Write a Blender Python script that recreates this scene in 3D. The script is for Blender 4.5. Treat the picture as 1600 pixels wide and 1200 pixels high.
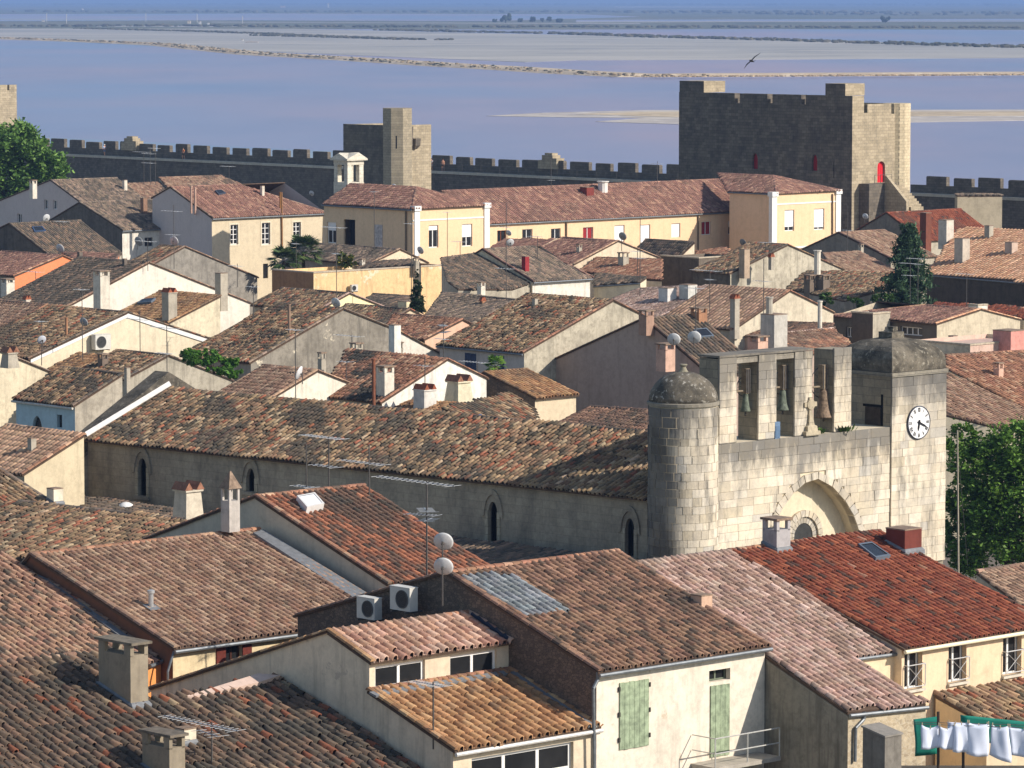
import bpy, bmesh, math, random
import numpy as np
from mathutils import Vector, Matrix
from mathutils.geometry import tessellate_polygon
R = math.radians
random.seed(7); RNG = np.random.default_rng(7)
scn = bpy.context.scene
COL = scn.collection
for o in list(bpy.data.objects): bpy.data.objects.remove(o)

# ------------------------------------------------------------------ camera, light, exposure
CAM_H, FPX, YH = 33.0, 6400.0, -1.0          # eye height, focal length in pixels of a 1600 wide picture, horizon row
PITCH = math.atan((600 - YH) / FPX)
cd = bpy.data.cameras.new('camera'); cam = bpy.data.objects.new('camera', cd); COL.objects.link(cam)
cam.location = (0, 0, CAM_H); cam.rotation_euler = (math.pi / 2 - PITCH, 0, 0)
cd.sensor_width = 36; cd.lens = 36 * FPX / 1600; cd.clip_start = 1; cd.clip_end = 90000
scn.camera = cam
SUN_AZ, SUN_EL = 110.0, 32.0                  # azimuth clockwise from the view direction (+Y), elevation
w = bpy.data.worlds.new('World'); scn.world = w; w.use_nodes = True
nt = w.node_tree; bg = nt.nodes['Background']
sk = nt.nodes.new('ShaderNodeTexSky'); sk.sky_type = 'NISHITA'; sk.sun_disc = False
sk.sun_elevation = R(SUN_EL); sk.sun_rotation = R(SUN_AZ); sk.altitude = 10; sk.air_density = 1.0; sk.dust_density = 0.6; sk.ozone_density = 1.6
nt.links.new(sk.outputs[0], bg.inputs[0]); bg.inputs[1].default_value = 0.13
sd = bpy.data.lights.new('sun', 'SUN'); sd.energy = 5.0; sd.angle = R(0.5); sd.color = (1.0, 0.92, 0.83)
so = bpy.data.objects.new('sun', sd); COL.objects.link(so)
so.rotation_euler = Vector((-math.sin(R(SUN_AZ)) * math.cos(R(SUN_EL)), -math.cos(R(SUN_AZ)) * math.cos(R(SUN_EL)), -math.sin(R(SUN_EL)))).to_track_quat('-Z', 'Y').to_euler()
scn.view_settings.view_transform = 'Standard'; scn.view_settings.look = 'None'
scn.view_settings.exposure = 0.2; scn.view_settings.gamma = 1; scn.view_settings.use_curve_mapping = False
scn.cycles.max_bounces = 5; scn.cycles.diffuse_bounces = 3; scn.cycles.glossy_bounces = 2; scn.cycles.transparent_max_bounces = 4; scn.cycles.volume_bounces = 0

# ------------------------------------------------------------------ geometry of the view: pixel rays and town axes
CP, SP = math.cos(PITCH), math.sin(PITCH)
def ray(x, y):
    a, b = (x - 800) / FPX, (600 - y) / FPX
    return Vector((a, CP + b * SP, -SP + b * CP))
EYE = Vector((0, 0, CAM_H)); Z = Vector((0, 0, 1))
def P(x, y, z):                                # where the sight line meets the level z
    d = ray(x, y); return EYE + d * ((z - CAM_H) / d.z)
def PY(x, y, Y):                               # ... and the distance Y
    d = ray(x, y); return EYE + d * (Y / d.y)
def PPL(x, y, O, n):                           # ... and a plane
    d = ray(x, y); return EYE + d * ((O - EYE).dot(n) / d.dot(n))
def proj(p):
    v = p - EYE; dep = v.y * CP - v.z * SP
    return 800 + FPX * v.x / dep, 600 - FPX * (v.y * SP + v.z * CP) / dep
TH = R(47.15)
U = Vector((math.sin(TH), math.cos(TH), 0)); V = Vector((-math.cos(TH), math.sin(TH), 0))
def along(O, d, px):                           # how far along d from O the picture column px is reached
    k = (px - 800) / FPX
    # x = k*(y*CP - (z-H)*SP)
    q = O - EYE
    A = q.x - k * (q.y * CP - q.z * SP); B = d.x - k * (d.y * CP - d.z * SP)
    return -A / B
def pxm(D): return FPX / D                     # pixels per metre at distance D

# ------------------------------------------------------------------ colours and materials
def lin(c): 
    c = c / 255.0
    return c / 12.92 if c <= 0.04045 else ((c + 0.055) / 1.055) ** 2.4
def rgb(r, g, b): return (lin(r), lin(g), lin(b), 1.0)
MATS = {}
class NT:
    def __init__(s, name):
        s.m = bpy.data.materials.new(name); s.m.use_nodes = True; s.t = s.m.node_tree
        s.b = s.t.nodes['Principled BSDF']; s.b.inputs['Specular IOR Level'].default_value = 0.25
    def n(s, typ, **kw):
        nd = s.t.nodes.new('ShaderNode' + typ)
        for k, v in kw.items():
            if k in nd.inputs: nd.inputs[k].default_value = v
            else: setattr(nd, k, v)
        return nd
    def l(s, a, b): s.t.links.new(a, b)
    def noise(s, vec, scale, detail=4, rough=0.6):
        nd = s.n('TexNoise'); nd.inputs['Scale'].default_value = scale; nd.inputs['Detail'].default_value = detail; nd.inputs['Roughness'].default_value = rough
        if vec is not None: s.l(vec, nd.inputs['Vector'])
        return nd.outputs['Fac']
    def ramp(s, fac, stops):
        nd = s.n('ValToRGB'); cr = nd.color_ramp
        while len(cr.elements) < len(stops): cr.elements.new(0.5)
        for e, (p, c) in zip(cr.elements, stops):
            e.position = p; e.color = c if len(c) == 4 else (*c, 1)
        s.l(fac, nd.inputs[0]); return nd.outputs[0]
    def mix(s, fac, a, b, mode='MIX'):
        nd = s.n('MixRGB', blend_type=mode)
        for i, v in ((0, fac), (1, a), (2, b)):
            if hasattr(v, 'node'): s.l(v, nd.inputs[i])
            else: nd.inputs[i].default_value = v
        return nd.outputs[0]
    def math(s, op, a, b=0.0):
        nd = s.n('Math', operation=op)
        for i, v in ((0, a), (1, b)):
            if hasattr(v, 'node'): s.l(v, nd.inputs[i])
            else: nd.inputs[i].default_value = v
        return nd.outputs[0]
    def pos(s): return s.n('NewGeometry').outputs['Position']
    def mapping(s, vec, sc, loc=(0, 0, 0)):
        nd = s.n('Mapping'); nd.inputs['Scale'].default_value = sc; nd.inputs['Location'].default_value = loc; s.l(vec, nd.inputs[0]); return nd.outputs[0]
    def wallvec(s):                            # (distance along a wall of the town grid, height)
        p = s.pos(); d = s.n('VectorMath', operation='DOT_PRODUCT'); s.l(p, d.inputs[0]); d.inputs[1].default_value = U + V
        sx = s.n('SeparateXYZ'); s.l(p, sx.inputs[0])
        c = s.n('CombineXYZ'); s.l(d.outputs['Value'], c.inputs[0]); s.l(sx.outputs['Z'], c.inputs[1]); return c.outputs[0]
    def bump(s, h, strength=0.3, dist=0.05):
        nd = s.n('Bump'); nd.inputs['Strength'].default_value = strength; nd.inputs['Distance'].default_value = dist; s.l(h, nd.inputs['Height']); s.l(nd.outputs[0], s.b.inputs['Normal'])
    def out(s, col, rough=0.85):
        if hasattr(col, 'node'): s.l(col, s.b.inputs['Base Color'])
        else: s.b.inputs['Base Color'].default_value = col
        s.b.inputs['Roughness'].default_value = rough; return s.m
K1 = (1, 1, 1, 1); K0 = (0, 0, 0, 1)
def plaster(c, stain=0.35, streak=0.3, key=None, patch=None):
    """old lime render: broad weather marks, drips, pitting; patch = colour showing where the coat has come off"""
    k = ('plaster', c, stain, streak, patch)
    if k in MATS: return MATS[k]
    n = NT('plaster'); p = n.pos(); base = rgb(*c)
    a = n.noise(p, 0.55, 5, 0.65); fine = n.noise(p, 6.0, 4, 0.7)
    dk = tuple(v * f for v, f in zip(base[:3], (0.50, 0.50, 0.50))) + (1,)
    lt = tuple(min(0.9, v * 1.08) for v in base[:3]) + (1,)
    col = n.mix(n.math('MULTIPLY', n.ramp(a, [(0.42, K0), (0.72, K1)]), stain), lt, dk)
    st = n.noise(n.mapping(p, (1.6, 1.6, 0.16)), 1.3, 4, 0.7)
    col = n.mix(n.math('MULTIPLY', n.ramp(st, [(0.50, K0), (0.74, K1)]), streak), col, (base[0] * .24, base[1] * .24, base[2] * .25, 1))
    mid = n.noise(p, 2.2, 6, 0.75)
    col = n.mix(n.math('MULTIPLY', n.ramp(mid, [(0.48, K0), (0.68, K1)]), min(.8, stain * 1.1)), col, (base[0] * .52, base[1] * .51, base[2] * .50, 1))
    col = n.mix(n.math('MULTIPLY', n.ramp(fine, [(0.3, K0), (0.75, K1)]), 0.15 + stain * .4), col, dk)
    if patch:
        q = n.noise(p, 0.45, 7, 0.72); col = n.mix(n.ramp(q, [(0.60, K0), (0.625, K1)]), col, rgb(*patch))
    n.bump(fine, 0.25, 0.02)
    MATS[k] = n.out(col, 0.9); return MATS[k]
def flat(c, rough=0.6, metal=0.0, var=0.15, name='paint', scale=4):
    k = ('flat', c, rough, metal, name)
    if k in MATS: return MATS[k]
    n = NT(name); base = rgb(*c); f = n.noise(n.pos(), scale, 4, 0.65)
    col = n.mix(n.ramp(f, [(0.35, K0), (0.75, K1)]), base, tuple(v * (1 - var * 2) for v in base[:3]) + (1,))
    n.b.inputs['Metallic'].default_value = metal
    MATS[k] = n.out(col, rough); return MATS[k]
def tinted(name='fired_clay', rough=0.85, grain=14.0, amt=0.42):
    """colour held per piece (each tile or stone has its own), plus grain and lichen"""
    k = ('tint', name, grain)
    if k in MATS: return MATS[k]
    n = NT(name); at = n.n('Attribute', attribute_name='tint'); p = n.pos()
    f = n.noise(p, grain, 4, 0.7); g = n.noise(p, grain * 0.28, 5, 0.7)
    col = n.mix(n.math('MULTIPLY', n.ramp(f, [(0.35, K0), (0.7, K1)]), amt), at.outputs['Color'], (0.045, 0.04, 0.034, 1))
    col = n.mix(n.math('MULTIPLY', n.ramp(g, [(0.55, K0), (0.72, K1)]), amt * 0.8), col, (0.10, 0.095, 0.08, 1))
    n.bump(f, 0.2, 0.015)
    MATS[k] = n.out(col, rough); return MATS[k]
def stonework(c1, c2, joint, bw=0.55, bh=0.28, stain=(0.05, 0.048, 0.045, 1), amt=0.5, key='stonework', lo=0.42, rubble=False):
    k = (key, c1, c2, bw, bh, amt)
    if k in MATS: return MATS[k]
    n = NT('stonework'); p = n.pos()
    if rubble:
        wv = n.n('TexNoise'); wv.inputs['Scale'].default_value = 5.0; n.l(p, wv.inputs['Vector']); wob = n.n('VectorMath', operation='MULTIPLY_ADD'); n.l(wv.outputs['Color'], wob.inputs[0]); wob.inputs[1].default_value = (.12, .12, .12); n.l(p, wob.inputs[2]); pv_ = wob.outputs[0]
        v = n.n('TexVoronoi'); v.inputs['Scale'].default_value = 1 / bw; n.l(n.mapping(pv_, (1, 1, 1.7)), v.inputs['Vector'])
        d = n.n('TexVoronoi', feature='DISTANCE_TO_EDGE'); d.inputs['Scale'].default_value = 1 / bw; n.l(n.mapping(pv_, (1, 1, 1.7)), d.inputs['Vector'])
        sep = n.n('SeparateColor'); n.l(v.outputs['Color'], sep.inputs[0])
        col = n.mix(sep.outputs[0], rgb(*c1), rgb(*c2)); jf = n.ramp(d.outputs['Distance'], [(0.02, K1), (0.10, K0)])
        col = n.mix(jf, col, rgb(*joint)); h = n.math('SUBTRACT', 1.0, jf)
    else:
        b = n.n('TexBrick'); n.l(n.wallvec(), b.inputs['Vector']); b.inputs['Scale'].default_value = 1.0
        b.inputs['Brick Width'].default_value = bw; b.inputs['Row Height'].default_value = bh; b.inputs['Mortar Size'].default_value = 0.012
        b.inputs['Color1'].default_value = rgb(*c1); b.inputs['Color2'].default_value = rgb(*c2); b.inputs['Mortar'].default_value = rgb(*joint)
        b.offset = 0.5; col = b.outputs['Color']; h = b.outputs['Fac']
    a = n.noise(n.mapping(p, (1, 1, 0.45)), 0.7, 7, 0.7); f = n.noise(p, 5, 5, 0.75)
    col = n.mix(n.math('MULTIPLY', n.ramp(a, [(lo, K0), (lo + 0.28, K1)]), amt), col, stain)
    col = n.mix(n.math('MULTIPLY', n.ramp(f, [(0.4, K0), (0.75, K1)]), 0.35), col, stain)
    n.bump(f, 0.4, 0.04)
    MATS[k] = n.out(col, 0.92); return MATS[k]
def glass_mat():
    if 'glass' in MATS: return MATS['glass']
    n = NT('window_glass'); f = n.noise(n.pos(), 1.3, 2)
    n.b.inputs['Specular IOR Level'].default_value = 0.35
    MATS['glass'] = n.out(n.mix(f, (0.008, 0.009, 0.010, 1), (0.03, 0.03, 0.03, 1)), 0.10); return MATS['glass']

# ------------------------------------------------------------------ mesh collector
class MB:
    def __init__(s): s.v = []; s.f = []; s.mi = []; s.c = []
    def face(s, pts, mi=0, col=None):
        k = len(s.v); s.v += [tuple(p) for p in pts]; s.f.append(tuple(range(k, k + len(pts)))); s.mi.append(mi); s.c.append(col)
    def box(s, O, a, b, c, mi=0, col=None):    # corner O, three edge vectors
        p = [O, O + a, O + a + b, O + b, O + c, O + a + c, O + a + b + c, O + b + c]
        if a.cross(b).dot(c) < 0: q = ((0, 1, 2, 3), (7, 6, 5, 4), (4, 5, 1, 0), (5, 6, 2, 1), (6, 7, 3, 2), (7, 4, 0, 3))
        else: q = ((3, 2, 1, 0), (4, 5, 6, 7), (0, 1, 5, 4), (1, 2, 6, 5), (2, 3, 7, 6), (3, 0, 4, 7))
        k = len(s.v); s.v += [tuple(x) for x in p]
        for f in q: s.f.append(tuple(k + i for i in f)); s.mi.append(mi); s.c.append(col)
    def cbox(s, c, ax, ay, az, mi=0, col=None):
        s.box(c - ax / 2 - ay / 2 - az / 2, ax, ay, az, mi, col)
    def ring(s, rings, mi=0, col=None, caps=True, closed=True):   # rings: list of lists of points
        k = len(s.v); n = len(rings[0])
        for r in rings: s.v += [tuple(p) for p in r]
        for i in range(len(rings) - 1):
            for j in range(n if closed else n - 1):
                a, b = k + i * n + j, k + i * n + (j + 1) % n
                s.f.append((a, b, b + n, a + n)); s.mi.append(mi); s.c.append(col)
        if caps and closed:
            s.f.append(tuple(k + j for j in reversed(range(n)))); s.mi.append(mi); s.c.append(col)
            s.f.append(tuple(k + (len(rings) - 1) * n + j for j in range(n))); s.mi.append(mi); s.c.append(col)
    def tube(s, p, q, r, n=6, mi=0, r2=None):
        d = (q - p).normalized(); x = d.orthogonal().normalized(); y = d.cross(x); r2 = r if r2 is None else r2
        s.ring([[p + (x * math.cos(t) + y * math.sin(t)) * r for t in (2 * math.pi * i / n for i in range(n))],
                [q + (x * math.cos(t) + y * math.sin(t)) * r2 for t in (2 * math.pi * i / n for i in range(n))]], mi)
    def path(s, pts, r, n=6, mi=0):
        for a, b in zip(pts, pts[1:]): s.tube(a, b, r, n, mi)
    def lathe(s, O, prof, n=16, mi=0, axis=None, caps=True):     # prof: (radius, height)
        ax = axis or Z; x = ax.orthogonal().normalized(); y = ax.cross(x)
        s.ring([[O + ax * h + (x * math.cos(t) + y * math.sin(t)) * r for t in (2 * math.pi * i / n for i in range(n))] for r, h in prof], mi, None, caps)
    def prism(s, pts, ext, mi=0, col=None):    # closed outline, extruded by ext
        n = len(pts); q = [p + ext for p in pts]
        s.face(list(reversed(pts)), mi, col); s.face(q, mi, col)
        for i in range(n):
            j = (i + 1) % n; s.face([pts[i], pts[j], q[j], q[i]], mi, col)
    def build(s, name, mats, parent=None, origin=Vector((0, 0, 0)), smooth=False):
        me = bpy.data.meshes.new(name); ox, oy, oz = origin
        me.from_pydata([(x - ox, y - oy, z - oz) for x, y, z in s.v], [], s.f)
        for m in (mats if isinstance(mats, (list, tuple)) else [mats]): me.materials.append(m)
        if any(s.mi): me.polygons.foreach_set('material_index', s.mi)
        if any(c is not None for c in s.c):
            ca = me.color_attributes.new('tint', 'FLOAT_COLOR', 'CORNER'); arr = []
            for f, c in zip(s.f, s.c): arr += list(c or (0.3, 0.3, 0.3, 1)) * len(f)
            ca.data.foreach_set('color', arr)
        if smooth: me.polygons.foreach_set('use_smooth', [True] * len(me.polygons))
        me.update()
        o = bpy.data.objects.new(name, me); COL.objects.link(o)
        if parent is not None: o.parent = parent
        else: o.location = origin
        return o
def tag(o, label=None, cat=None, group=None, kind=None):
    if label: o['label'] = label
    if cat: o['category'] = cat
    if group: o['group'] = group
    if kind: o['kind'] = kind
    return o
ORG = {}
def thing(name, label, cat, loc, group=None):
    o = bpy.data.objects.new(name, None); COL.objects.link(o); o.location = loc; o.empty_display_size = 0.3
    ORG[o.name] = Vector(loc); return tag(o, label, cat, group)
def org(o): return ORG[o.name]
def part(mb, name, mats, root, smooth=False): return mb.build(name, mats, root, org(root), smooth)
def sub(mb, name, mats, prt, root, smooth=False): return mb.build(name, mats, prt, org(root), smooth)

# ------------------------------------------------------------------ roof tiles
PAL = {
 'old': [((163, 135, 103), 0.26), ((142, 112, 86), 0.24), ((116, 99, 78), 0.2), ((86, 77, 63), 0.14), ((156, 99, 73), 0.09), ((184, 159, 127), 0.07)],
 'oldp':  [((164,130,106),.28),((148,114,94),.26),((130,104,86),.18),((184,152,126),.12),((102,88,76),.10),((160,100,78),.06)],
 'oldd': [((124, 100, 81), 0.26), ((104, 87, 72), 0.26), ((84, 73, 63), 0.2), ((68, 62, 54), 0.14), ((135, 82, 59), 0.09), ((145, 124, 99), 0.05)],
 'grey': [((140, 121, 102), 0.3), ((121, 106, 91), 0.3), ((157, 134, 114), 0.2), ((98, 89, 79), 0.2)],
 'dark':  [((118,102,86),.35),((98,88,76),.30),((138,114,94),.20),((82,76,68),.15)],
 'brown': [((154,124,102),.35),((142,110,90),.30),((168,140,116),.25),((122,98,81),.10)],
 'orange_red': [((160,104,78),.35),((142,92,70),.30),((172,118,90),.20),((104,80,66),.15)],
 'pinkbeige': [((192,154,132),.4),((178,140,118),.3),((204,170,148),.2),((158,122,102),.1)],
 'ochre': [((168,128,90),.4),((152,112,78),.3),((182,144,104),.2),((122,94,70),.1)],
 'brickbrown': [((138,106,86),.35),((120,92,76),.30),((152,118,96),.20),((94,78,66),.15)],
 'pink': [((180,152,136),.35),((168,138,122),.30),((152,126,112),.20),((198,172,156),.15)],
 'red': [((136,74,52),.40),((122,62,44),.34),((150,86,60),.17),((88,62,52),.08),((154,112,90),.01)],
 'orange':[((208,160,124),.4),((196,146,112),.35),((218,174,138),.25)],
 'rose':  [((146,108,92),.35),((134,98,85),.30),((158,118,100),.20),((172,134,112),.15)],
 'warm': [((169, 123, 95), 0.35), ((152, 108, 85), 0.3), ((134, 98, 77), 0.2), ((184, 148, 119), 0.15)],
 'glass': [((118,122,124),.5),((140,144,146),.5)],
 'beige': [((198,162,132),.4),((182,146,118),.35),((164,132,108),.25)],
}
TILE = {}
def tile_template(detail):
    """one course of a canal tile: the arched cover, its thick lower lip and (near) the channel beside it; across x, up-slope y, outward z"""
    if detail in TILE: return TILE[detail]
    v, f = [], []
    if detail == 2:
        n = 5
        for yy, r, z0 in ((-0.05, 0.33, 0.075), (1.06, 0.28, 0.0)):
            for i in range(n):
                t = math.pi * i / (n - 1); v.append((-r * math.cos(t), yy, z0 + 0.46 * math.sin(t) * r / 0.33 - (0.10 if i in (0, n - 1) else 0)))
        for i in range(n):
            t = math.pi * i / (n - 1); v.append((-0.26 * math.cos(t), -0.05, 0.05 + 0.36 * math.sin(t) - (0.10 if i in (0, n - 1) else 0)))
        for i in range(n - 1): f.append((i, i + 1, i + 1 + n, i + n)); f.append((i + 2 * n, i + 1 + 2 * n, i + 1, i))
        k = len(v)
        for yy, z0 in ((-0.02, 0.04), (1.02, 0.0)):
            for x, z in ((0.22, 0.08), (0.5, -0.10), (0.78, 0.08)): v.append((x, yy, z + z0))
        f += [(k, k + 1, k + 4, k + 3), (k + 1, k + 2, k + 5, k + 4)]
    else:
        for yy, r, z0 in ((-0.03, 0.36, 0.09), (1.03, 0.32, 0.0)):
            for x, z in ((-r, -0.06), (-r * .55, .34), (r * .55, .34), (r, -0.06)): v.append((x, yy, z0 + z))
        f = [(0, 1, 5, 4), (1, 2, 6, 5), (2, 3, 7, 6), (3, 2, 1, 0)]
    TILE[detail] = (np.array(v, dtype=np.float64), f); return TILE[detail]
def pick_tints(pal, n, xy, lichen, seed):
    rg = np.random.default_rng(seed); cols = np.array([[lin(x * 1.03) for x in c] for c, _ in PAL[pal]]); pr = np.array([q for _, q in PAL[pal]]); pr = pr / pr.sum()
    idx = rg.choice(len(pr), n, p=pr); c = cols[idx] * rg.uniform(0.90, 1.10, (n, 1)) * rg.uniform(0.97, 1.03, (n, 3))
    ks = np.stack([rg.uniform(2, 11, 6), rg.uniform(-.35, .35, 6)], 1); c = c * np.exp(.11 * np.sin(xy @ ks.T + rg.uniform(0, 6.28, 6)).sum(1) / 1.7)[:, None]      # run-off streaks down the slope
    k = rg.uniform(-1, 1, (7, 2)) * rg.uniform(0.25, 2.2, (7, 1)); ph = rg.uniform(0, 6.28, 7)
    fld = np.sin(xy @ k.T + ph).sum(1) / 7 ** 0.5 / 0.75 + rg.normal(0, 0.35, n)
    m = np.clip((fld - 0.65) * 1.6, 0, 1)[:, None] * lichen
    return c * (1 - m) + np.array([0.070, 0.063, 0.050]) * m
def inside(poly, x, y):
    r = np.zeros(len(x), bool); n = len(poly)
    for i in range(n):
        x1, y1 = poly[i]; x2, y2 = poly[(i + 1) % n]
        if y1 == y2: continue
        c = ((y1 > y) != (y2 > y)) & (x < (x2 - x1) * (y - y1) / (y2 - y1) + x1); r ^= c
    return r
def np_mesh(name, verts, faces4, tints, mat):
    me = bpy.data.meshes.new(name); nf = len(faces4)
    me.vertices.add(len(verts)); me.vertices.foreach_set('co', verts.astype(np.float32).ravel())
    me.loops.add(nf * 4); me.loops.foreach_set('vertex_index', faces4.astype(np.int32).ravel())
    me.polygons.add(nf); me.polygons.foreach_set('loop_start', np.arange(0, nf * 4, 4, dtype=np.int32))
    me.update(calc_edges=True)
    ca = me.color_attributes.new('tint', 'FLOAT_COLOR', 'POINT')
    ca.data.foreach_set('color', np.concatenate([tints, np.ones((len(tints), 1))], 1).astype(np.float32).ravel())
    me.materials.append(mat); return me
TILE_ME = {}
N_TILES = [0, 0]
def lay_tiles(root, prt, O, e, s, poly, pal, pitch=0.29, exp=0.40, detail=1, nind=0, lichen=0.7, rough=1.0, seed=None, skip=None):
    """tiles over poly (u along e, t along s, metres from O); nind of the nearest in view become objects"""
    n = s.cross(e) if s.cross(e).z > 0 else e.cross(s)
    seed = seed or int(RNG.integers(1 << 30)); rg = np.random.default_rng(seed)
    us = [p[0] for p in poly]; ts = [p[1] for p in poly]
    u0, u1, t0, t1 = min(us), max(us), min(ts), max(ts)
    nu, ntt = max(1, int((u1 - u0) / pitch)), max(1, int((t1 - t0) / exp)); pu, pt = (u1 - u0) / nu, (t1 - t0) / ntt
    iu, it = np.meshgrid(np.arange(nu), np.arange(ntt)); iu = iu.ravel(); it = it.ravel()
    cu = u0 + (iu + 0.5) * pu; ct = t0 + (it + 0.5) * pt; ok = inside(poly, cu, ct)
    if skip is not None: ok &= ~skip(cu, ct)
    cu, ct = cu[ok], ct[ok]; N = len(cu)
    if not N: return
    kk = rg.uniform(-0.9, 0.9, (4, 2)); ph = rg.uniform(0, 6.28, 4)
    sag = np.sin(np.stack([cu, ct], 1) @ kk.T + ph).sum(1) * 0.022 * rough
    tint = pick_tints(pal, N, np.stack([cu, ct], 1), lichen, seed + 1)
    du = rg.normal(0, 0.012 * rough, N); dt = rg.normal(0, 0.022 * rough, N) - np.where(rg.random(N) < .025 * rough, rg.uniform(.03, .14, N), 0); dz = sag + rg.normal(0, 0.006 * rough, N); rot = rg.normal(0, 0.035 * rough, N); tilt = rg.normal(0, 0.02 * rough, N)
    E, S, NN, OO = (np.array(x) for x in (e, s, n, O)); org_ = np.array(org(root))
    base = OO + np.outer(cu + du, E) + np.outer(ct - pt / 2 + dt, S) + np.outer(dz + 0.012, NN)
    mat = tinted()
    ind = np.zeros(N, bool)
    if nind:
        dist = np.linalg.norm(base - np.array(EYE), axis=1); q = base - np.array(EYE); dep = q[:, 1] * CP - q[:, 2] * SP
        X = 800 + FPX * q[:, 0] / dep; Yp = 600 - FPX * (q[:, 1] * SP + q[:, 2] * CP) / dep
        vis = (X > 2) & (X < 1598) & (Yp > 2) & (Yp < 1197)
        order = np.argsort(np.where(vis, dist, 1e9))[:nind]; ind[order] = vis[order]
    TV, TF = tile_template(detail); K = len(TV); sc = np.array([pu, pt, pu])
    for j in np.nonzero(ind)[0]:
        key = (pal, int(rg.integers(14)), detail, round(pu, 3), round(pt, 3), lichen > 0.6)
        if key not in TILE_ME:
            c = pick_tints(pal, 1, np.array([[cu[j], ct[j]]]), 0.0, seed + 7 + key[1])[0]
            if key[1] % 7 == 0 and lichen > 0.6: c = c * 0.45 + np.array([0.03, 0.027, 0.022])
            TILE_ME[key] = np_mesh('tile', TV * sc, np.array(TF), np.repeat(c[None], K, 0), mat)
        o = bpy.data.objects.new('tile', TILE_ME[key]); COL.objects.link(o); o.parent = prt
        cr, sr = math.cos(rot[j]), math.sin(rot[j])
        m = Matrix((tuple(e * cr + s * sr), tuple(s * cr - e * sr), tuple(n))).transposed().to_4x4(); m.translation = Vector(base[j] - org_)
        o.matrix_local = m; N_TILES[1] += 1
    r = np.nonzero(~ind)[0]; M = len(r)
    if M:
        L = TV * sc; x = L[:, 0][None] * np.cos(rot[r])[:, None] - L[:, 1][None] * np.sin(rot[r])[:, None]
        y = L[:, 0][None] * np.sin(rot[r])[:, None] + L[:, 1][None] * np.cos(rot[r])[:, None]; zz = L[:, 2][None] + L[:, 1][None] * tilt[r][:, None]
        vv = (base[r] - org_)[:, None, :] + x[..., None] * E + y[..., None] * S + zz[..., None] * NN
        ff = (np.array(TF)[None] + (np.arange(M) * K)[:, None, None]).reshape(-1, 4)
        me = np_mesh('roof_tiles', vv.reshape(-1, 3), ff, np.repeat(tint[r], K, 0), mat)
        o = bpy.data.objects.new('roof_tiles', me); COL.objects.link(o); o.parent = prt; o['kind'] = 'stuff'; N_TILES[0] += M
def cap_row(mb, p, q, r=0.13, step=0.42, pal='old', n=None, up=None):
    """half round cap tiles laid along a ridge, hip or verge from p to q"""
    d = q - p; L = d.length; d = d.normalized(); k = max(1, int(L / step)); up = (up or Z); x = d.cross(up).normalized(); up = x.cross(d)
    cols = pick_tints(pal, k, np.stack([np.arange(k) * step, np.zeros(k)], 1), 0.6, int(RNG.integers(1 << 30)))
    for i in range(k):
        a, b = p + d * (L * i / k), p + d * (L * (i + 1.08) / k); c = (*cols[i], 1.0); R0, R1 = r * random.uniform(.95, 1.08), r * 0.86
        A = [a + x * (-R0 * math.cos(t)) + up * (R0 * .75 * math.sin(t) - 0.03) for t in (math.pi * j / 4 for j in range(5))]
        B = [b + x * (-R1 * math.cos(t)) + up * (R1 * .75 * math.sin(t) - 0.03) for t in (math.pi * j / 4 for j in range(5))]
        for j in range(4): mb.face([A[j], A[j + 1], B[j + 1], B[j]], 0, c)
        mb.face(list(reversed(A)), 0, c)
# ------------------------------------------------------------------ walls, windows, houses
def wall_face(mb, O, ax, poly, holes, mi, flip, depth=0.22, mi_rev=None):
    """upright wall in the plane of ax and z through O with openings; each opening gets reveals going inwards"""
    nrm = ax.cross(Z) if not flip else Z.cross(ax)            # outward
    loops = [[Vector((a, z, 0)) for a, z in poly]] + [[Vector((a, z, 0)) for a, z in h] for h in holes]
    flatp = [p for l in loops for p in l]
    for t in tessellate_polygon(loops):
        pts = [O + ax * flatp[i].x + Z * (flatp[i].y - O.z) for i in t]
        if (pts[1] - pts[0]).cross(pts[2] - pts[0]).dot(nrm) < 0: pts.reverse()
        mb.face(pts, mi)
    for h in holes:
        n = len(h)
        for i in range(n):
            a, b = h[i], h[(i + 1) % n]; p, q = O + ax * a[0] + Z * (a[1] - O.z), O + ax * b[0] + Z * (b[1] - O.z)
            mb.face([p, q, q - nrm * depth, p - nrm * depth], mi if mi_rev is None else mi_rev)
    return nrm
def rect(a0, a1, z0, z1): return [(a0, z0), (a1, z0), (a1, z1), (a0, z1)]
def lancet(a0, a1, z0, z1, k=1.0):
    c, hw = (a0 + a1) / 2, (a1 - a0) / 2; h = hw * 2.0 * k; zs = z1 - h; n = 6
    L = [(a1 - hw * (1 - math.cos(t)) , zs + h * math.sin(t)) for t in (math.pi / 2 * i / n for i in range(n + 1))]
    Lr = [(2 * c - a, z) for a, z in reversed(L[:-1])]
    return [(a0, z0), (a1, z0)] + L + Lr
WHITE = lambda: flat((226, 224, 218), 0.45, name='white_paint', var=.05)
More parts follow.
